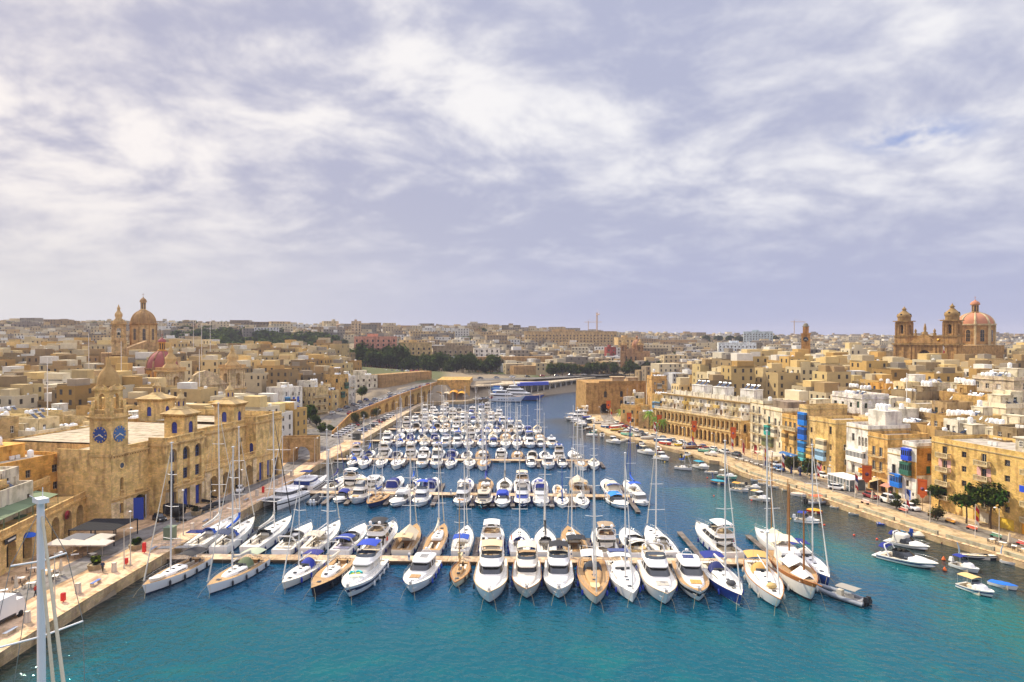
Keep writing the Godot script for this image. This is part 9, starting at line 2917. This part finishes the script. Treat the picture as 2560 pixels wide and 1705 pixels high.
func field_body(bones:Array,cell:float)->Shape:
	var lo:=V(9,9,9); var hi:=-lo
	for b in bones:
		for q in [0,1]:
			var e:Vector3=b[q]; var r:Vector3=V(1,1,1)*(b[2+q]+cell*2)
			lo=lo.min(e-r); hi=hi.max(e+r)
	var n:=Vector3i(((hi-lo)/cell).ceil())+Vector3i.ONE
	var f:=PackedFloat32Array(); f.resize(n.x*n.y*n.z)
	for i in n.x:
		for j in n.y:
			for k in n.z:
				var p:=lo+V(i,j,k)*cell
				var acc:=0.0
				for b in bones:
					var ab:Vector3=b[1]-b[0]
					var t:=clampf((p-b[0]).dot(ab)/maxf(ab.length_squared(),1e-6),0,1)
					acc+=exp(-((p-b[0]-ab*t).length()-lerpf(b[2],b[3],t))/0.018)
				f[(i*n.y+j)*n.z+k]=-0.018*log(maxf(acc,1e-30))
	var s:=Shape.new()
	var id:={}
	for i in n.x-1:
		for j in n.y-1:
			for k in n.z-1:
				var c:=V(0,0,0); var m:=0
				for e in [[0,0,0,1,0,0],[0,1,0,1,1,0],[0,0,1,1,0,1],[0,1,1,1,1,1],[0,0,0,0,1,0],[1,0,0,1,1,0],[0,0,1,0,1,1],[1,0,1,1,1,1],[0,0,0,0,0,1],[1,0,0,1,0,1],[0,1,0,0,1,1],[1,1,0,1,1,1]]:
					var a:float=f[((i+e[0])*n.y+j+e[1])*n.z+k+e[2]]; var b:float=f[((i+e[3])*n.y+j+e[4])*n.z+k+e[5]]
					if (a<0)!=(b<0):
						c+=V(e[0],e[1],e[2]).lerp(V(e[3],e[4],e[5]),a/(a-b)); m+=1
				if m>0:
					id[Vector3i(i,j,k)]=s.p.size()
					var q:=(i*n.y+j)*n.z+k
					s.put(lo+(V(i,j,k)+c/m)*cell,V(f[q+n.y*n.z]-f[q],f[q+n.z]-f[q],f[q+1]-f[q]).normalized())
	for v in id:
		for ax in 3:
			var u:=Vector3i.ZERO; var w:=Vector3i.ZERO; var d:=Vector3i.ZERO
			d[ax]=1; u[(ax+1)%3]=1; w[(ax+2)%3]=1
			if not (id.has(v-u) and id.has(v-w) and id.has(v-u-w)):continue
			var a:float=f[(v.x*n.y+v.y)*n.z+v.z]; var e:Vector3i=v+d; var b:float=f[(e.x*n.y+e.y)*n.z+e.z]
			if (a<0)==(b<0):continue
			var q:=[id[v],id[v-u],id[v-u-w],id[v-w]]
			if a>0:q.reverse()
			s.ix.append_array([q[0],q[2],q[1],q[0],q[3],q[2]])
	return s
func people()->void:
	var body:Mesh; var shirt:Mesh; var legs:Mesh; var hair:Mesh
	var hip:=V(0,0.94,0); var neck:=V(0,1.48,0.02)
	var limbs:=[[V(0,1.0,0),V(0,1.40,0.01),0.15,0.16],[V(-0.17,1.40,0),V(0.17,1.40,0),0.07,0.07],[neck,V(0,1.56,0.03),0.055,0.05],[V(0,1.60,0.03),V(0,1.70,0.03),0.095,0.10],[V(0,1.61,0.12),V(0,1.64,0.13),0.02,0.015]]
	var leg:=[]; var arm:=[]
	for sd in [-1,1]:
		var st:float=sd*0.22
		leg+=[[V(sd*0.09,0.95,0),V(sd*0.10,0.50,st*0.6+0.04),0.095,0.07],[V(sd*0.10,0.50,st*0.6+0.04),V(sd*0.10,0.09,st-0.03),0.065,0.045],[V(sd*0.10,0.05,st-0.05),V(sd*0.11,0.04,st+0.15),0.045,0.035]]
		arm+=[[V(sd*0.21,1.39,0),V(sd*0.25,1.12,-st*0.4),0.055,0.045],[V(sd*0.25,1.12,-st*0.4),V(sd*0.25,0.88,-st*0.7+0.08),0.042,0.032],[V(sd*0.25,0.86,-st*0.7+0.09),V(sd*0.25,0.76,-st*0.7+0.12),0.036,0.022]]
	body=field_body(limbs+leg+arm,0.03).mesh()
	var fat:=func(a:Array,g:float)->Array:return a.map(func(b):return [b[0],b[1],b[2]+g,b[3]+g])
	shirt=field_body(fat.call([limbs[0],limbs[1],arm[0],arm[3]],0.018),0.035).mesh()
	legs=field_body(fat.call([leg[0],leg[1],leg[3],leg[4]],0.016),0.035).mesh()
	hair=field_body([[V(0,1.72,0.0),V(0,1.66,-0.03),0.10,0.09]],0.03).mesh()
	var defs:=[[-9.2,0.69,-120.2,0.5,0xe8e4dc,0x2a3048,"person in a white top walking along the front pontoon"],[-66.4,1.73,-110.5,0.2,0x2c3a5c,0x3c3a38,"person in dark blue walking on the sunlit left promenade"],[-70,1.73,-100.0,2.6,0xb84038,0x2c2c30,"person in a red top beside the left cafe tables"],[85,1.12,-170.5,1.0,0xe6e0d4,0x30343c,"person in a pale top among the closed parasols on the right quay"],[76.5,1.12,-196,2.0,0x36507c,0x26282c,"person in blue near the navy parasols on the right quay"],[38.5,1.12,-303,0.4,0x30343a,0x44403c,"person in black on the quay below the bastion"],[40.5,1.12,-300,2.2,0xd8d0c0,0x3a4458,"person in a cream top on the quay below the bastion"],[90.5,1.26,-163,1.2,0x8c3a44,0x2c3038,"person in maroon outside the cafe under the orange sign"]]
	for e in defs:
		var o:=thing("person",e[6],"person",V(e[0],e[1],e[2]),e[3])
		obj("body",body,mat(0xc89878,0.7),o); obj("shirt",shirt,cloth(e[4]),o); obj("trousers",legs,cloth(e[5]),o); obj("hair",hair,mat(0x2c2018,0.9),o)
func palm(x:float,z:float,y:float,h:float,label:String)->void:
	var o:=thing("palm_tree",label,"palm tree",V(x,y,z))
	var s:=Shape.new(); s.tube([V(0,0,0),V(0.2,h*0.5,0.1),V(0.1,h,0)],0.3,0.2,8); obj("trunk",s,mat(0x6c5840,0.9),o)
	var lf:=Shape.new()
	for i in 22:
		var a:=i*2.4; var up:=0.9-i*0.075
		var d:=V(cos(a),0,sin(a)); var w:=V(-d.z,0,d.x)
		var last:=V(0.1,h,0)
		for k in range(1,7):
			var q:=V(0.1,h,0)+d*k*0.5+V(0,up*k*0.45-0.07*k*k,0)
			var hw:=0.34*sin(PI*(k/7.0)+0.3)
			for e in [-1.0,1.0]:lf.quad(last,q,q+w*hw*e-V(0,0.16,0),last+w*hw*e-V(0,0.16,0))
			last=q
	obj("fronds",lf,leafy(0x567a3c),o)
func left_quay_things()->void:
	var n:=0
	for e in [[-77.5,-93],[-74.6,-95.5],[-77.4,-97.5],[-72.8,-98.4],[-75.2,-100.6],[-77.8,-102],[-73.2,-103.6],[-76.4,-105.8],[-71.6,-106.8],[-74.4,-109.2],[-77.4,-110.4],[-78.2,-117.4],[-75.2,-117.2],[-72.4,-117.6]]:
		tables(e[0],e[1],1.73,"small white-topped cafe table before the left arcade, %s from the near end"%numeral(n)); n+=1
	n=0
	for e in [[-75.6,-97.0],[-74.0,-101.6],[-76.8,-93.5],[-72.2,-109.0]]:
		closed_parasol(e[0],e[1],1.73,0xd8c8ae,"closed beige parasol among the left cafe tables, %s from the near end"%numeral(n)); n+=1
	n=0
	for e in [[-68.4,-111.8,0x8aa428],[-67.6,-122.4,0x4c7a34],[-67.6,-146,0x5a6a34]]:
		var lb:String=["concrete planter with a yellow-green bush on the sunny promenade","concrete planter with a dark green bush by the footbridge","concrete planter with a low dull bush beside the row of cannons"][n]
		var o:=thing("planter",lb,"planter",V(e[0],1.72,e[1]),0.3)
		var s:=Shape.new(); s.lathe([Vector2(1.0,0),Vector2(1.25,0.9),Vector2(1.1,0.92),Vector2(1.0,0.75),Vector2(0,0.75)],Vector3.ZERO,6,true); obj("pot",s,worn(0xb8a888,"plaster",0.4),o)
		var r:=RandomNumberGenerator.new(); r.seed=n
		var c:=crown_mesh(r,1.7,1.5-n*0.3,260,0.16)
		obj("bush",c[0],leafy(e[2]),o,V(0,0.7,0)); obj("light_foliage",c[1],leafy(e[2]+0x101008),o,V(0,0.72,0)); n+=1
	n=0
	for e in [[-64.5,-87.5],[-64.2,-105],[-64,-121.5],[-62.9,-140],[-61.6,-158]]:
		bench(e[0],e[1],1.72,PI/2,0x4a6cb0 if n==1 else 0x8a94a4,"blue-grey slatted stone-footed bench on the left promenade, %s from the near end"%numeral(n)); n+=1
	n=0
	for e in [[-64.8,-91],[-64.6,-101.4],[-64.6,-110.6],[-62.9,-134],[-62.4,-143],[-61.0,-163],[-60.4,-175],[-60.2,-186]]:
		var s:=Shape.new(); s.frustum(V(-0.32,0,-0.32),V(0.32,1.35,0.32),0.06,0.06,0.06); s.box(V(-0.30,1.35,-0.30),V(0.30,1.5,0.30))
		tag(obj("bollard",s,worn(0xe6ddcc,"plaster",0.4),self,V(e[0],1.72,e[1])),"white stone bollard at the left quay edge, %s from the near end"%numeral(n),"bollard","bollards on the left quay"); n+=1
	n=0
	for e in [[-64.6,-98,1.0,0.5],[-64.6,-114,0.8,0.5],[-64.9,-120.2,1.5,0.5],[-60.6,-166,1.3,0.5]]:
		var s:=Shape.new(); s.box(V(-e[3]/2,0.2,-e[3]/2),V(e[3]/2,e[2]+0.2,e[3]/2)); s.box(V(-0.05,0,-0.05),V(0.05,0.2,0.05)); s.frustum(V(-e[3]/2-0.03,e[2]+0.2,-e[3]/2-0.03),V(e[3]/2+0.03,e[2]+0.34,e[3]/2+0.03),0.1,0.1,0.1)
		tag(obj("red_bin",s,mat(0xd01c1c,0.5),self,V(e[0],1.72,e[1])),"%s red bin on the left promenade, %s from the near end"%[["tilted","short","tall","slim"][n],numeral(n)],"bin","red bins on the promenade"); n+=1
	n=0
	for e in [[-64.8,-96.5,7.6,0.9],[-63.9,-112.2,6.6,1.2],[-63.8,-113.9,8.9,0.0],[-63.2,-131,8.6,0.0],[-62.8,-142,6.0,0.9],[-61.4,-155,7.8,0.0],[-60.6,-170,7.4,0.9],[-60.3,-188,7.4,0.9],[-59.6,-206,7.4,0.9],[-57.6,-228,7.4,0.9],[-57.0,-256,7.4,0.9],[-56,-285,7.4,0.9],[-54.6,-318,7.4,0.9],[-53.2,-350,7.4,0.9]]:
		lamp(e[0],e[1],1.72,e[2],e[3],"slim pale lamp post on the left quay, %s from the near end"%numeral(n)); n+=1
	n=0
	for e in [[-71.6,-146.4,1.2],[-71.0,-151,1.2],[-70.0,-156,1.2],[-70.6,-160,1.2],[-67.2,-147.2,2.4],[-67.0,-149.4,2.4],[-66.8,-151.6,2.4],[-66.5,-154,2.4],[-68.2,-140,1.2],[-68.6,-171,1.3],[-67.6,-178,1.3],[-66.5,-184,1.3]]:
		var o:=thing("cannon","old black iron cannon lying before the museum, %s from the near end"%numeral(n),"cannon",V(e[0],1.74,e[1]),e[2],"cannons before the museum")
		var s:=Shape.new(); s.lathe([Vector2(0.0,-1.4),Vector2(0.12,-1.3),Vector2(0.34,-1.15),Vector2(0.33,-0.3),Vector2(0.24,0.9),Vector2(0.2,1.45),Vector2(0.27,1.55),Vector2(0.12,1.6),Vector2(0,1.4)],Vector3.ZERO,10); obj("barrel",s,mat(0x1e1e20,0.5,0.5),o,V(0,0.55,0)).rotation=V(PI/2,0,0)
		for z in [-0.7,0.6]:
			s=Shape.new(); s.box(V(-0.22,0,z-0.15),V(0.22,0.32,z+0.15)); obj("support",s,worn(0xc8b48c,"plaster",0.4),o)
		n+=1
	car(-66.9,1.74,-167.6,0.25,0xf2f2f0,"white saloon car on the road before the museum"); car(-73.2,1.72,-141.5,0.8,0x1e2226,"dark car beside the museum entrance")
	var o:=thing("lorry","white box lorry at the lower left edge by the quay","lorry",V(-68.4,1.72,-90.2),PI-0.1)
	var s:=Shape.new(); s.box(V(-1.2,0.9,-3.2),V(1.2,3.5,2.0)); obj("cargo_box",s,paint(0xeeeeec),o)
	s=Shape.new(); s.frustum(V(-1.1,0.5,2.1),V(1.1,2.5,3.9),0.05,0,0.5); obj("cab",s,paint(0xe8e8e6),o)
	s=Shape.new(); s.box(V(-1.0,0.45,-3.1),V(1.0,0.9,3.4)); obj("chassis",s,mat(0x2a2a2c),o)
	for e in [[-1.0,-2.0],[1.0,-2.0],[-1.0,2.8],[1.0,2.8]]:
		s=Shape.new(); s.tube([V(e[0]-0.14,0.45,e[1]),V(e[0]+0.14,0.45,e[1])],0.45,-1,12); obj("wheel",s,mat(0x1a1a1c,0.8),o)
	o=thing("gangway","grey metal footbridge from the left quay to the front pontoon","footbridge",V(-63.6,1.75,-123.0),0.1)
	s=Shape.new(); s.box(V(0,0,-0.7),V(6.5,0.08,0.7))
	for z in [-0.7,0.7]:
		s.tube([V(0,1.0,z),V(6.5,0.9,z)],0.035,-1,5)
		for k in 6:s.tube([V(k*1.3,0,z),V(k*1.3,1.0,z)],0.025,-1,4)
	obj("deck",s,mat(0xa8a8a4,0.5,0.4),o)
	s=Shape.new(); s.box(V(-1.2,0,-1.0),V(0.4,2.2,1.0)); s.box(V(-1.3,2.2,-1.1),V(0.5,2.3,1.1))
	tag(obj("utility_cabin",s,mat(0x6a7a64,0.7),self,V(-64.2,1.72,-128.7)),"grey-green utility cabin on the quay beside the metal footbridge","cabin")
	o=thing("stone_gate","old stone gate with a low arch across the road beyond the museum","gate",V(-70.5,1.7,-207),0.05)
	s=Shape.new(); facade(s,turned(0,0,0),11.0,6.4,[[4.2,9.0,0.02,4.7,true]],5.0); facade(s,turned(11,0,-5,PI),11,6.4,[[2.0,6.8,0.02,4.7,true]],0.3); facade(s,turned(11,0,0,PI/2),5,6.4,[],0.2); facade(s,turned(0,0,-5,-PI/2),5,6.4,[],0.2); s.quad(V(0,6.4,0),V(11,6.4,0),V(11,6.4,-5),V(0,6.4,-5)); parapet(s,0,11,-5,0,6.4,1.0)
	obj("wall",s,worn(0xc8a878,"stone",0.11),o)
	var k:=thing("ticket_kiosk","dark square kiosk with a pyramid roof on the marina walk","kiosk",V(-57.6,1.66,-253))
	s=Shape.new(); s.box(V(-1.3,0,-1.3),V(1.3,2.4,1.3)); obj("wall",s,mat(0x3a4448,0.6),k)
	s=Shape.new(); s.frustum(V(-1.7,2.4,-1.7),V(1.7,3.3,1.7),1.5,1.5,1.5); obj("roof",s,mat(0x5c564e,0.8),k)
	var r:=RandomNumberGenerator.new(); r.seed=3
	var cy:=thing("cypress_tree","tall dark cypress behind the museum's far end","tree",V(-85.5,1.8,-258))
	var cm:=Shape.new()
	for i in 1500:
		var t:=r.randf(); var a:=r.randf()*TAU; var rad:=1.45*sin(PI*minf(0.15+t*0.85,1.0))*(1.0-t*0.35)+0.1
		var p:=V(cos(a)*rad,0.6+t*10.4,sin(a)*rad); var dd:=V(cos(a),0.4,sin(a)); var tt:=dd.cross(Vector3.UP).normalized()*0.2
		cm.quad(p-tt,p+tt,p+tt*0.3+V(0,0.5,0)+dd*0.1,p-tt*0.3+V(0,0.5,0)+dd*0.1)
	obj("crown",cm,leafy(0x3a5434),cy)
	s=Shape.new(); s.tube([V(0,0,0),V(0,3,0)],0.2,0.15,6); obj("trunk",s,mat(0x5c4a38),cy)
	n=0
	for e in [["round",-83.5,-282,1.15,"round leafy tree on the island at the bend of the road"],["round",-79.0,-276,0.7,"smaller leafy tree beside the round one at the bend"],["bush",-75,-268,1.8,"low shrub on the traffic island, left one"],["bush",-72,-272,1.6,"low shrub on the traffic island, right one"],["round",-76,-222,0.8,"bright green tree behind the museum's end wing"],["olive",-71.6,-224,0.8,"dull olive bush beside the bright green tree"],["olive",-67.2,-292,0.8,"olive tree below the ramp wall, nearest"],["olive",-66.6,-306,0.7,"reddish-olive tree below the ramp wall, middle"],["olive",-63,-318,0.7,"olive tree below the ramp wall, farthest"],["mid",-76,-345,0.7,"green tree beside the parked cars on the ramp street"]]:
		tree(e[0],e[4],V(e[1],maxf(ground(e[1],e[2]),1.6),e[2]),e[3],e[1],"","shrub" if e[0]=="bush" else "tree")
func cars_everywhere()->void:
	var r:=RandomNumberGenerator.new(); r.seed=17
	var put:=func(pts:Array,n:int,y:float,turn:float,where:String)->void:
		for i in n:
			var t:=(i+0.5)/n
			var a:Vector3=pts[0].lerp(pts[1],t)
			var c:Array=CARS[[0,2,0,5,1,6,0,3,7,4][r.randi_range(0,9)]]
			var b:Vector3=pts[1]-pts[0]
			car(a.x,a.y+y,a.z,atan2(b.x,b.z)+turn+r.randf_range(-0.05,0.05),c[0],"%s car %s, %s from the near end"%[c[1],where,numeral(i)])
	put.call([V(-73.2,4.65,-303),V(-62.4,8.0,-356)],9,0.02,0.0,"parked along the ramp parapet's lower half"); put.call([V(-62.2,7.95,-357),V(-49.6,10.6,-412)],9,0.02,0.0,"parked along the ramp parapet's upper half")
	put.call([V(-81.6,4.5,-303),V(-73.4,7.4,-350)],6,0.1,0.0,"parked under the left street houses"); put.call([V(-76,5.4,-318),V(-64,8.9,-378)],3,0.03,0.0,"driving on the ramp road")
	put.call([V(-66.4,1.7,-256),V(-67.0,1.7,-298)],8,0.0,PI/2,"in the lower car park"); put.call([V(-60.4,1.7,-256),V(-57.8,1.7,-330)],11,0.0,PI/2,"in the car park strip by the marina walk")
	put.call([V(-38,10.6,-458),V(60,10.2,-520)],9,0.1,0.0,"on the road at the head of the creek"); put.call([V(-23,1.65,-409),V(-4,1.65,-425)],9,0.0,PI/2,"parked before the terminal")
	put.call([V(-92,14.6,-470),V(-66,13.8,-486)],8,0.8,PI/2,"on the green terrace above the ramp")
	var row:=edge_points(RIGHT_EDGE,216,318,12.6)
	put.call([V(74.0,1.14,-219),V(53.0,1.14,-264)],9,0.0,0.0,"parked before the arcades"); put.call([V(51.8,1.14,-268),V(46.0,1.14,-305)],6,0.0,0.0,"parked towards the bastion gate"); put.call([V(68,1.14,-226),V(48,1.14,-269)],4,0.0,0.0,"driving before the arcades")
	car(85.5,1.13,-187.5,0.2,0xf2f2f0,"white car between the stone stair and the olive trees"); car(83.6,1.13,-194,1.2,0x3c4248,"dark grey car by the pink door"); car(82.4,1.13,-198,1.2,0x9aa0a6,"silver car beneath the blue-balconied house"); car(79.0,1.13,-204,0.2,0xf0f0ee,"white off-road car beside the restaurant canopy"); car(77.2,1.13,-197,0.2,0x3a78b4,"blue car at the quay tables"); car(82.2,1.13,-172.4,0.9,0xf2f2f0,"white car among the beige closed parasols"); car(89.4,1.13,-152.6,0.22,0xf4f2ee,"white car with an orange stripe on the right quay"); car(87.6,1.13,-158,0.22,0xf0efe8,"white van on the right quay road",true); car(86.2,1.13,-163.6,0.22,0x8a3030,"red and white pickup behind the white van")
	row.clear()
func right_quay_things()->void:
	var n:=0
	for e in [[47.5,-336,0.0,2.2],[48.6,-283,0.0,2.0],[59.4,-275,-0.5,2.0],[68.4,-256,-0.6,2.0],[77.2,-238,-0.7,2.0],[87.0,-197,-1.0,2.2],[87.2,-167.5,-0.4,2.2],[91.2,-151.5,-0.9,2.0]]:
		banner(e[0],e[1],1.12,e[3],e[2],"ornate orange banner on a pole, %s along the right quay from the bastion"%numeral(n)); n+=1
	n=0
	var W:=0xf0ece6; var R:=0xc4202c; var Y:=0xf0c020; var B:=0x2a3a80
	for e in [[54.5,-262,[R,W,R]],[62.2,-236,[Y,R]],[70.4,-219,[W,R,W]],[71.6,-212,[R]],[74.0,-200,[R,Y,R]],[75.6,-191,[B,W,R]],[79.6,-178,[W,R,W,R]],[82.0,-163,[R,B,W,R]],[85.0,-147,[B,W,R]],[89.4,-131.5,[R,Y,R,W]],[44.6,-309,[Y,R,W]]]:
		flag_pole(e[0],e[1],1.12,6.4,e[2],"drooping festival flag on a white pole by the right quay, %s of eleven"%numeral(n)); n+=1
	n=0
	for e in [[74.6,-200.6],[77.2,-193.4],[78.8,-186.4],[79.6,-181.2],[77.8,-189.8]]:
		closed_parasol(e[0],e[1],1.12,0x1f2c66,"closed navy parasol on the right quay, %s from the far end"%numeral(n)); n+=1
	for e in [[83.4,-174.6],[84.2,-177],[82.8,-169.6],[83.6,-165.4],[84.8,-160.4],[86.6,-157.0],[92.0,-126.0],[93.4,-121.0]]:
		closed_parasol(e[0],e[1],1.12,0xd8c8ae,"closed beige parasol on the right quay, %s from the far end"%numeral(n-5)); n+=1
	for i in 9:tables(70.5+i*0.7,-214.0+i*2.4,1.12,"pale cafe table at the right quay edge, %s from the far end"%numeral(i))
	for i in 6:tables(90.2+i*0.6,-128+i*2.0,1.12,"grey-white cafe table at the near right quay, %s from the far end"%numeral(i))
	n=0
	for e in [[91.4,-146.2,0xd0402c],[92.2,-141.6,0xf0a82c],[93.2,-136.4,0xd8582c],[94.2,-131.0,0x3c8a6c],[95.6,-126.0,0xc8302c],[87.6,-150.6,0xd8806c],[83.0,-158.0,0xe0b0a0]]:
		bench(e[0]-1.2,e[1],1.12,PI/2+0.2,e[2],"%s-slatted bench on the right promenade, %s"%[["red","yellow","orange","green","dark red","faded red","pink"][n],["opposite the alley","beside the dry bush","beside the tall flag pole","between two street trees","under the big street tree","left of the waste bin","behind the patrol boat"][n]],); n+=1
	for e in [["street",96.2,-137.0,1.0,"broad flat-crowned street tree before the apartment block, largest"],["street",94.0,-141.0,0.72,"smaller flat-crowned tree left of the largest street tree"],["street",95.2,-152.0,0.62,"low spreading tree at the apartment block's left corner"],["dry",89.6,-143.4,1.2,"dry brown bush beside the yellow bench"],["dry",86.4,-153.2,1.0,"dry bush beside the white and orange car"],["olive",78.6,-192.0,0.75,"grey-leaved olive tree by the navy parasols, far one"],["olive",81.4,-185.0,0.8,"grey-leaved olive tree by the navy parasols, near one"],["bush",90.6,-160.4,1.0,"round green bush before the cafe"],["bush",92.8,-157,0.8,"small green bush by the pink awning"]]:
		tree(e[0],e[4],V(e[1],1.12,e[2]),e[3],e[1],"","tree" if e[0] in ["street","olive"] else "shrub")
	palm(56.4,-281.0,1.1,7.6,"tallest palm at the left end of the arcades"); palm(58.6,-277.5,1.1,5.6,"middle palm at the left end of the arcades"); palm(60.4,-274,1.1,5.0,"shortest palm at the left end of the arcades"); palm(48.6,-301,1.1,6.4,"lone palm before the yellow house by the bastion")
	n=0
	for i in 14:
		var d:=128.0+i*14.0
		lamp(along(RIGHT_EDGE,d)+7.6,-d,1.12,6.6,-0.8,"grey lamp post along the right road, %s from the near end"%numeral(i))
	var k:=thing("glass_kiosk","white-framed glass kiosk before the wide white balcony house","kiosk",V(85.6,1.25,-174.5),-1.36)
	var s:=Shape.new(); s.box(V(-4.2,2.7,-2.4),V(4.2,2.95,2.4))
	for i in 8:
		for z in [-2.3,2.3]:s.box(V(-4.1+i*1.15,0,z-0.06),V(-3.98+i*1.15,2.7,z+0.06))
	for z in [-2.34,2.34]:s.box(V(-4.1,1.2,z-0.03),V(4.1,1.3,z+0.03))
	obj("frame",s,mat(0xf4f3f0),k)
	s=Shape.new(); s.box(V(-4.0,0.02,-2.25),V(4.0,2.68,2.25)); obj("pane",s,glass(0x5a6468),k)
	k=thing("restaurant_shelter","cream tented restaurant shelter before the golden house","shelter",V(78.6,1.13,-208.6),-1.36)
	for i in 3:
		s=Shape.new(); canopy(s,-3.0,3.0,1.55,2.8,0.5); obj("canopy",s,cloth(0xe8d8bc),k,V(-3.1+i*3.1,0,0))
	s=Shape.new()
	for x in [-4.6,-1.5,1.5,4.6]:
		for z in [-2.9,2.9]:s.box(V(x-0.06,0,z-0.06),V(x+0.06,2.85,z+0.06))
	obj("post",s,mat(0xe8e2d4),k)
	var cols:=[[0xf4f2ec,0,"white"],[0x2a62a8,0xd8d0c0,"blue"],[0xe8c83c,0,"yellow"],[0x7ccab8,0,"mint"],[0xf0ece4,0xb8b4a8,"covered white"],[0xc84030,0xe8e0d0,"red"],[0x8a5a34,0,"brown"]]
	for i in 15:
		var d:=224.0+i*5.6
		var e:Array=cols[(i*3)%7]
		var kk:={"l":5.4+(i%3)*0.8,"b":2.0+(i%2)*0.3,"hull":e[0],"motor":i%2==0}
		if e[1]:kk["cover"]=e[1]
		elif i%3==0:kk["cuddy"]=1
		var o:=thing("small_boat","%s boat drawn up on the quay before the arcades, %s from the near end"%[e[2],numeral(i)],"small boat",V(along(RIGHT_EDGE,d)+3.4+(i%2)*1.6,1.35,-d),0.45+(i%4)*0.5,"boats drawn up on the right quay")
		open_boat(o,kk,0)
		if i%2==0:
			var w:=thing("small_boat","%s boat afloat along the arcade quay, %s from the near end"%[cols[(i*5+2)%7][2],numeral(i/2)],"small boat",V(along(RIGHT_EDGE,d)-4.6,0,-d),2.2+(i%3)*0.4,"boats drawn up on the right quay")
			open_boat(w,{"l":5.2+(i%3)*0.6,"b":2.0,"hull":cols[(i*5+2)%7][0],"motors":1,"cuddy":1 if i%4==0 else 0},0)
	n=0
	for e in [[66.6,-122.4,0.5,0],[72.2,-104.8,0.0,0],[77.0,-121.5,0.4,0],[73.7,-116.0,0.6,0],[79.8,-103.6,0.4,0],[74.0,-94.6,0.6,0],[65.4,-152.0,0.3,1],[60.8,-148.8,0.3,2],[66.0,-144.0,0.4,1],[68.6,-136.6,0.3,1],[71.8,-134.0,0.3,1],[58.2,-165.6,0.35,1],[50.4,-170.2,0.35,1],[55.0,-192.0,0.35,1],[48.4,-216.0,0.4,2],[52.0,-204.0,0.35,1],[57.8,-208.0,0.4,2],[12.8,-318.0,0.7,3]]:
		if e[2]==0.0:continue
		var h:int=[0xe86a20,0xd84a24,0xe8c020,0x1f9a6a][e[3]]
		s=Shape.new()
		var bs:float=0.62
		if e[3]==0 or e[3]==3:s.lathe([Vector2(0.2,-0.1),Vector2(0.55,0.1),Vector2(0.5,0.35),Vector2(0.12,1.1),Vector2(0,1.2)],Vector3.ZERO,12)
		else:s.lathe([Vector2(0,-0.3),Vector2(0.3,-0.15),Vector2(0.38,0.1),Vector2(0.28,0.36),Vector2(0,0.48)],Vector3.ZERO,12)
		var bu:=obj("buoy",s,mat(h,0.5),self,V(e[0],0,e[1])); bu.scale=V(bs,bs,bs)
		tag(bu,"%s buoy off the right quay, %s from the near end"%[["orange cone","small red","small yellow","green channel"][e[3]],numeral(n)],"buoy","mooring buoys"); n+=1
	n=0
	for e in [[V(-128,18,-188),16],[V(-150,20,-262),18],[V(-186,24,-300),17],[V(-200,30,-390),18],[V(-196,30,-420),20],[V(-150,26,-330),20],[V(-168,28,-380),22],[V(-120,20,-262),15],[V(118,16,-204),13],[V(150,20,-330),16]]:
		s=Shape.new(); s.tube([e[0],e[0]+V(0,e[1]+0.0,0)],0.16,0.09,5)
		tag(obj("roof_pole",s,mat(0xe8e4dc,0.4),self),"tall white pole standing over the roofs, %s from the left"%numeral(n),"pole","poles over the roofs"); n+=1
	flag_pole(209,-331,22,13.5,[W,R],"white and red flag flying before the big church on the right")
	var o:=thing("restaurant_canopy","orange-yellow sail canopies over the waterside restaurant deck","canopy",V(-39.5,1.64,-410))
	for i in 5:
		s=Shape.new(); canopy(s,-4,4,2.3,4.0+(i%2)*0.7,0.9,0.6); obj("sail",s,cloth([0xf0a21c,0xf4b02c,0xf6e0b4][i%3]),o,V(-9.4+i*4.6,0,i*-0.9))
		s=Shape.new()
		for e in [[-2.2,-3.8],[2.2,3.8]]:s.tube([V(e[0]-9.4+i*4.6,0,e[1]),V(e[0]-9.4+i*4.6,4.2,e[1])],0.09,-1,5)
		obj("post",s,mat(0xd08a28),o)
func _ready()->void:
	make_textures()
	view_and_light()
	make_land()
	make_water()
	make_quays()
	museum()
	churches()
	right_row()
	arcade_block()
	bastion()
	street_row_left()
	arcade_left()
	fill_town()
	far_town()
	far_trees()
	pontoons()
	near_rows()
	far_rows()
	right_boats()
	left_quay_things()
	cars_everywhere()
	right_quay_things()
	people()
	for c in get_children():
		if c is Node3D and not c.visible:c.free()
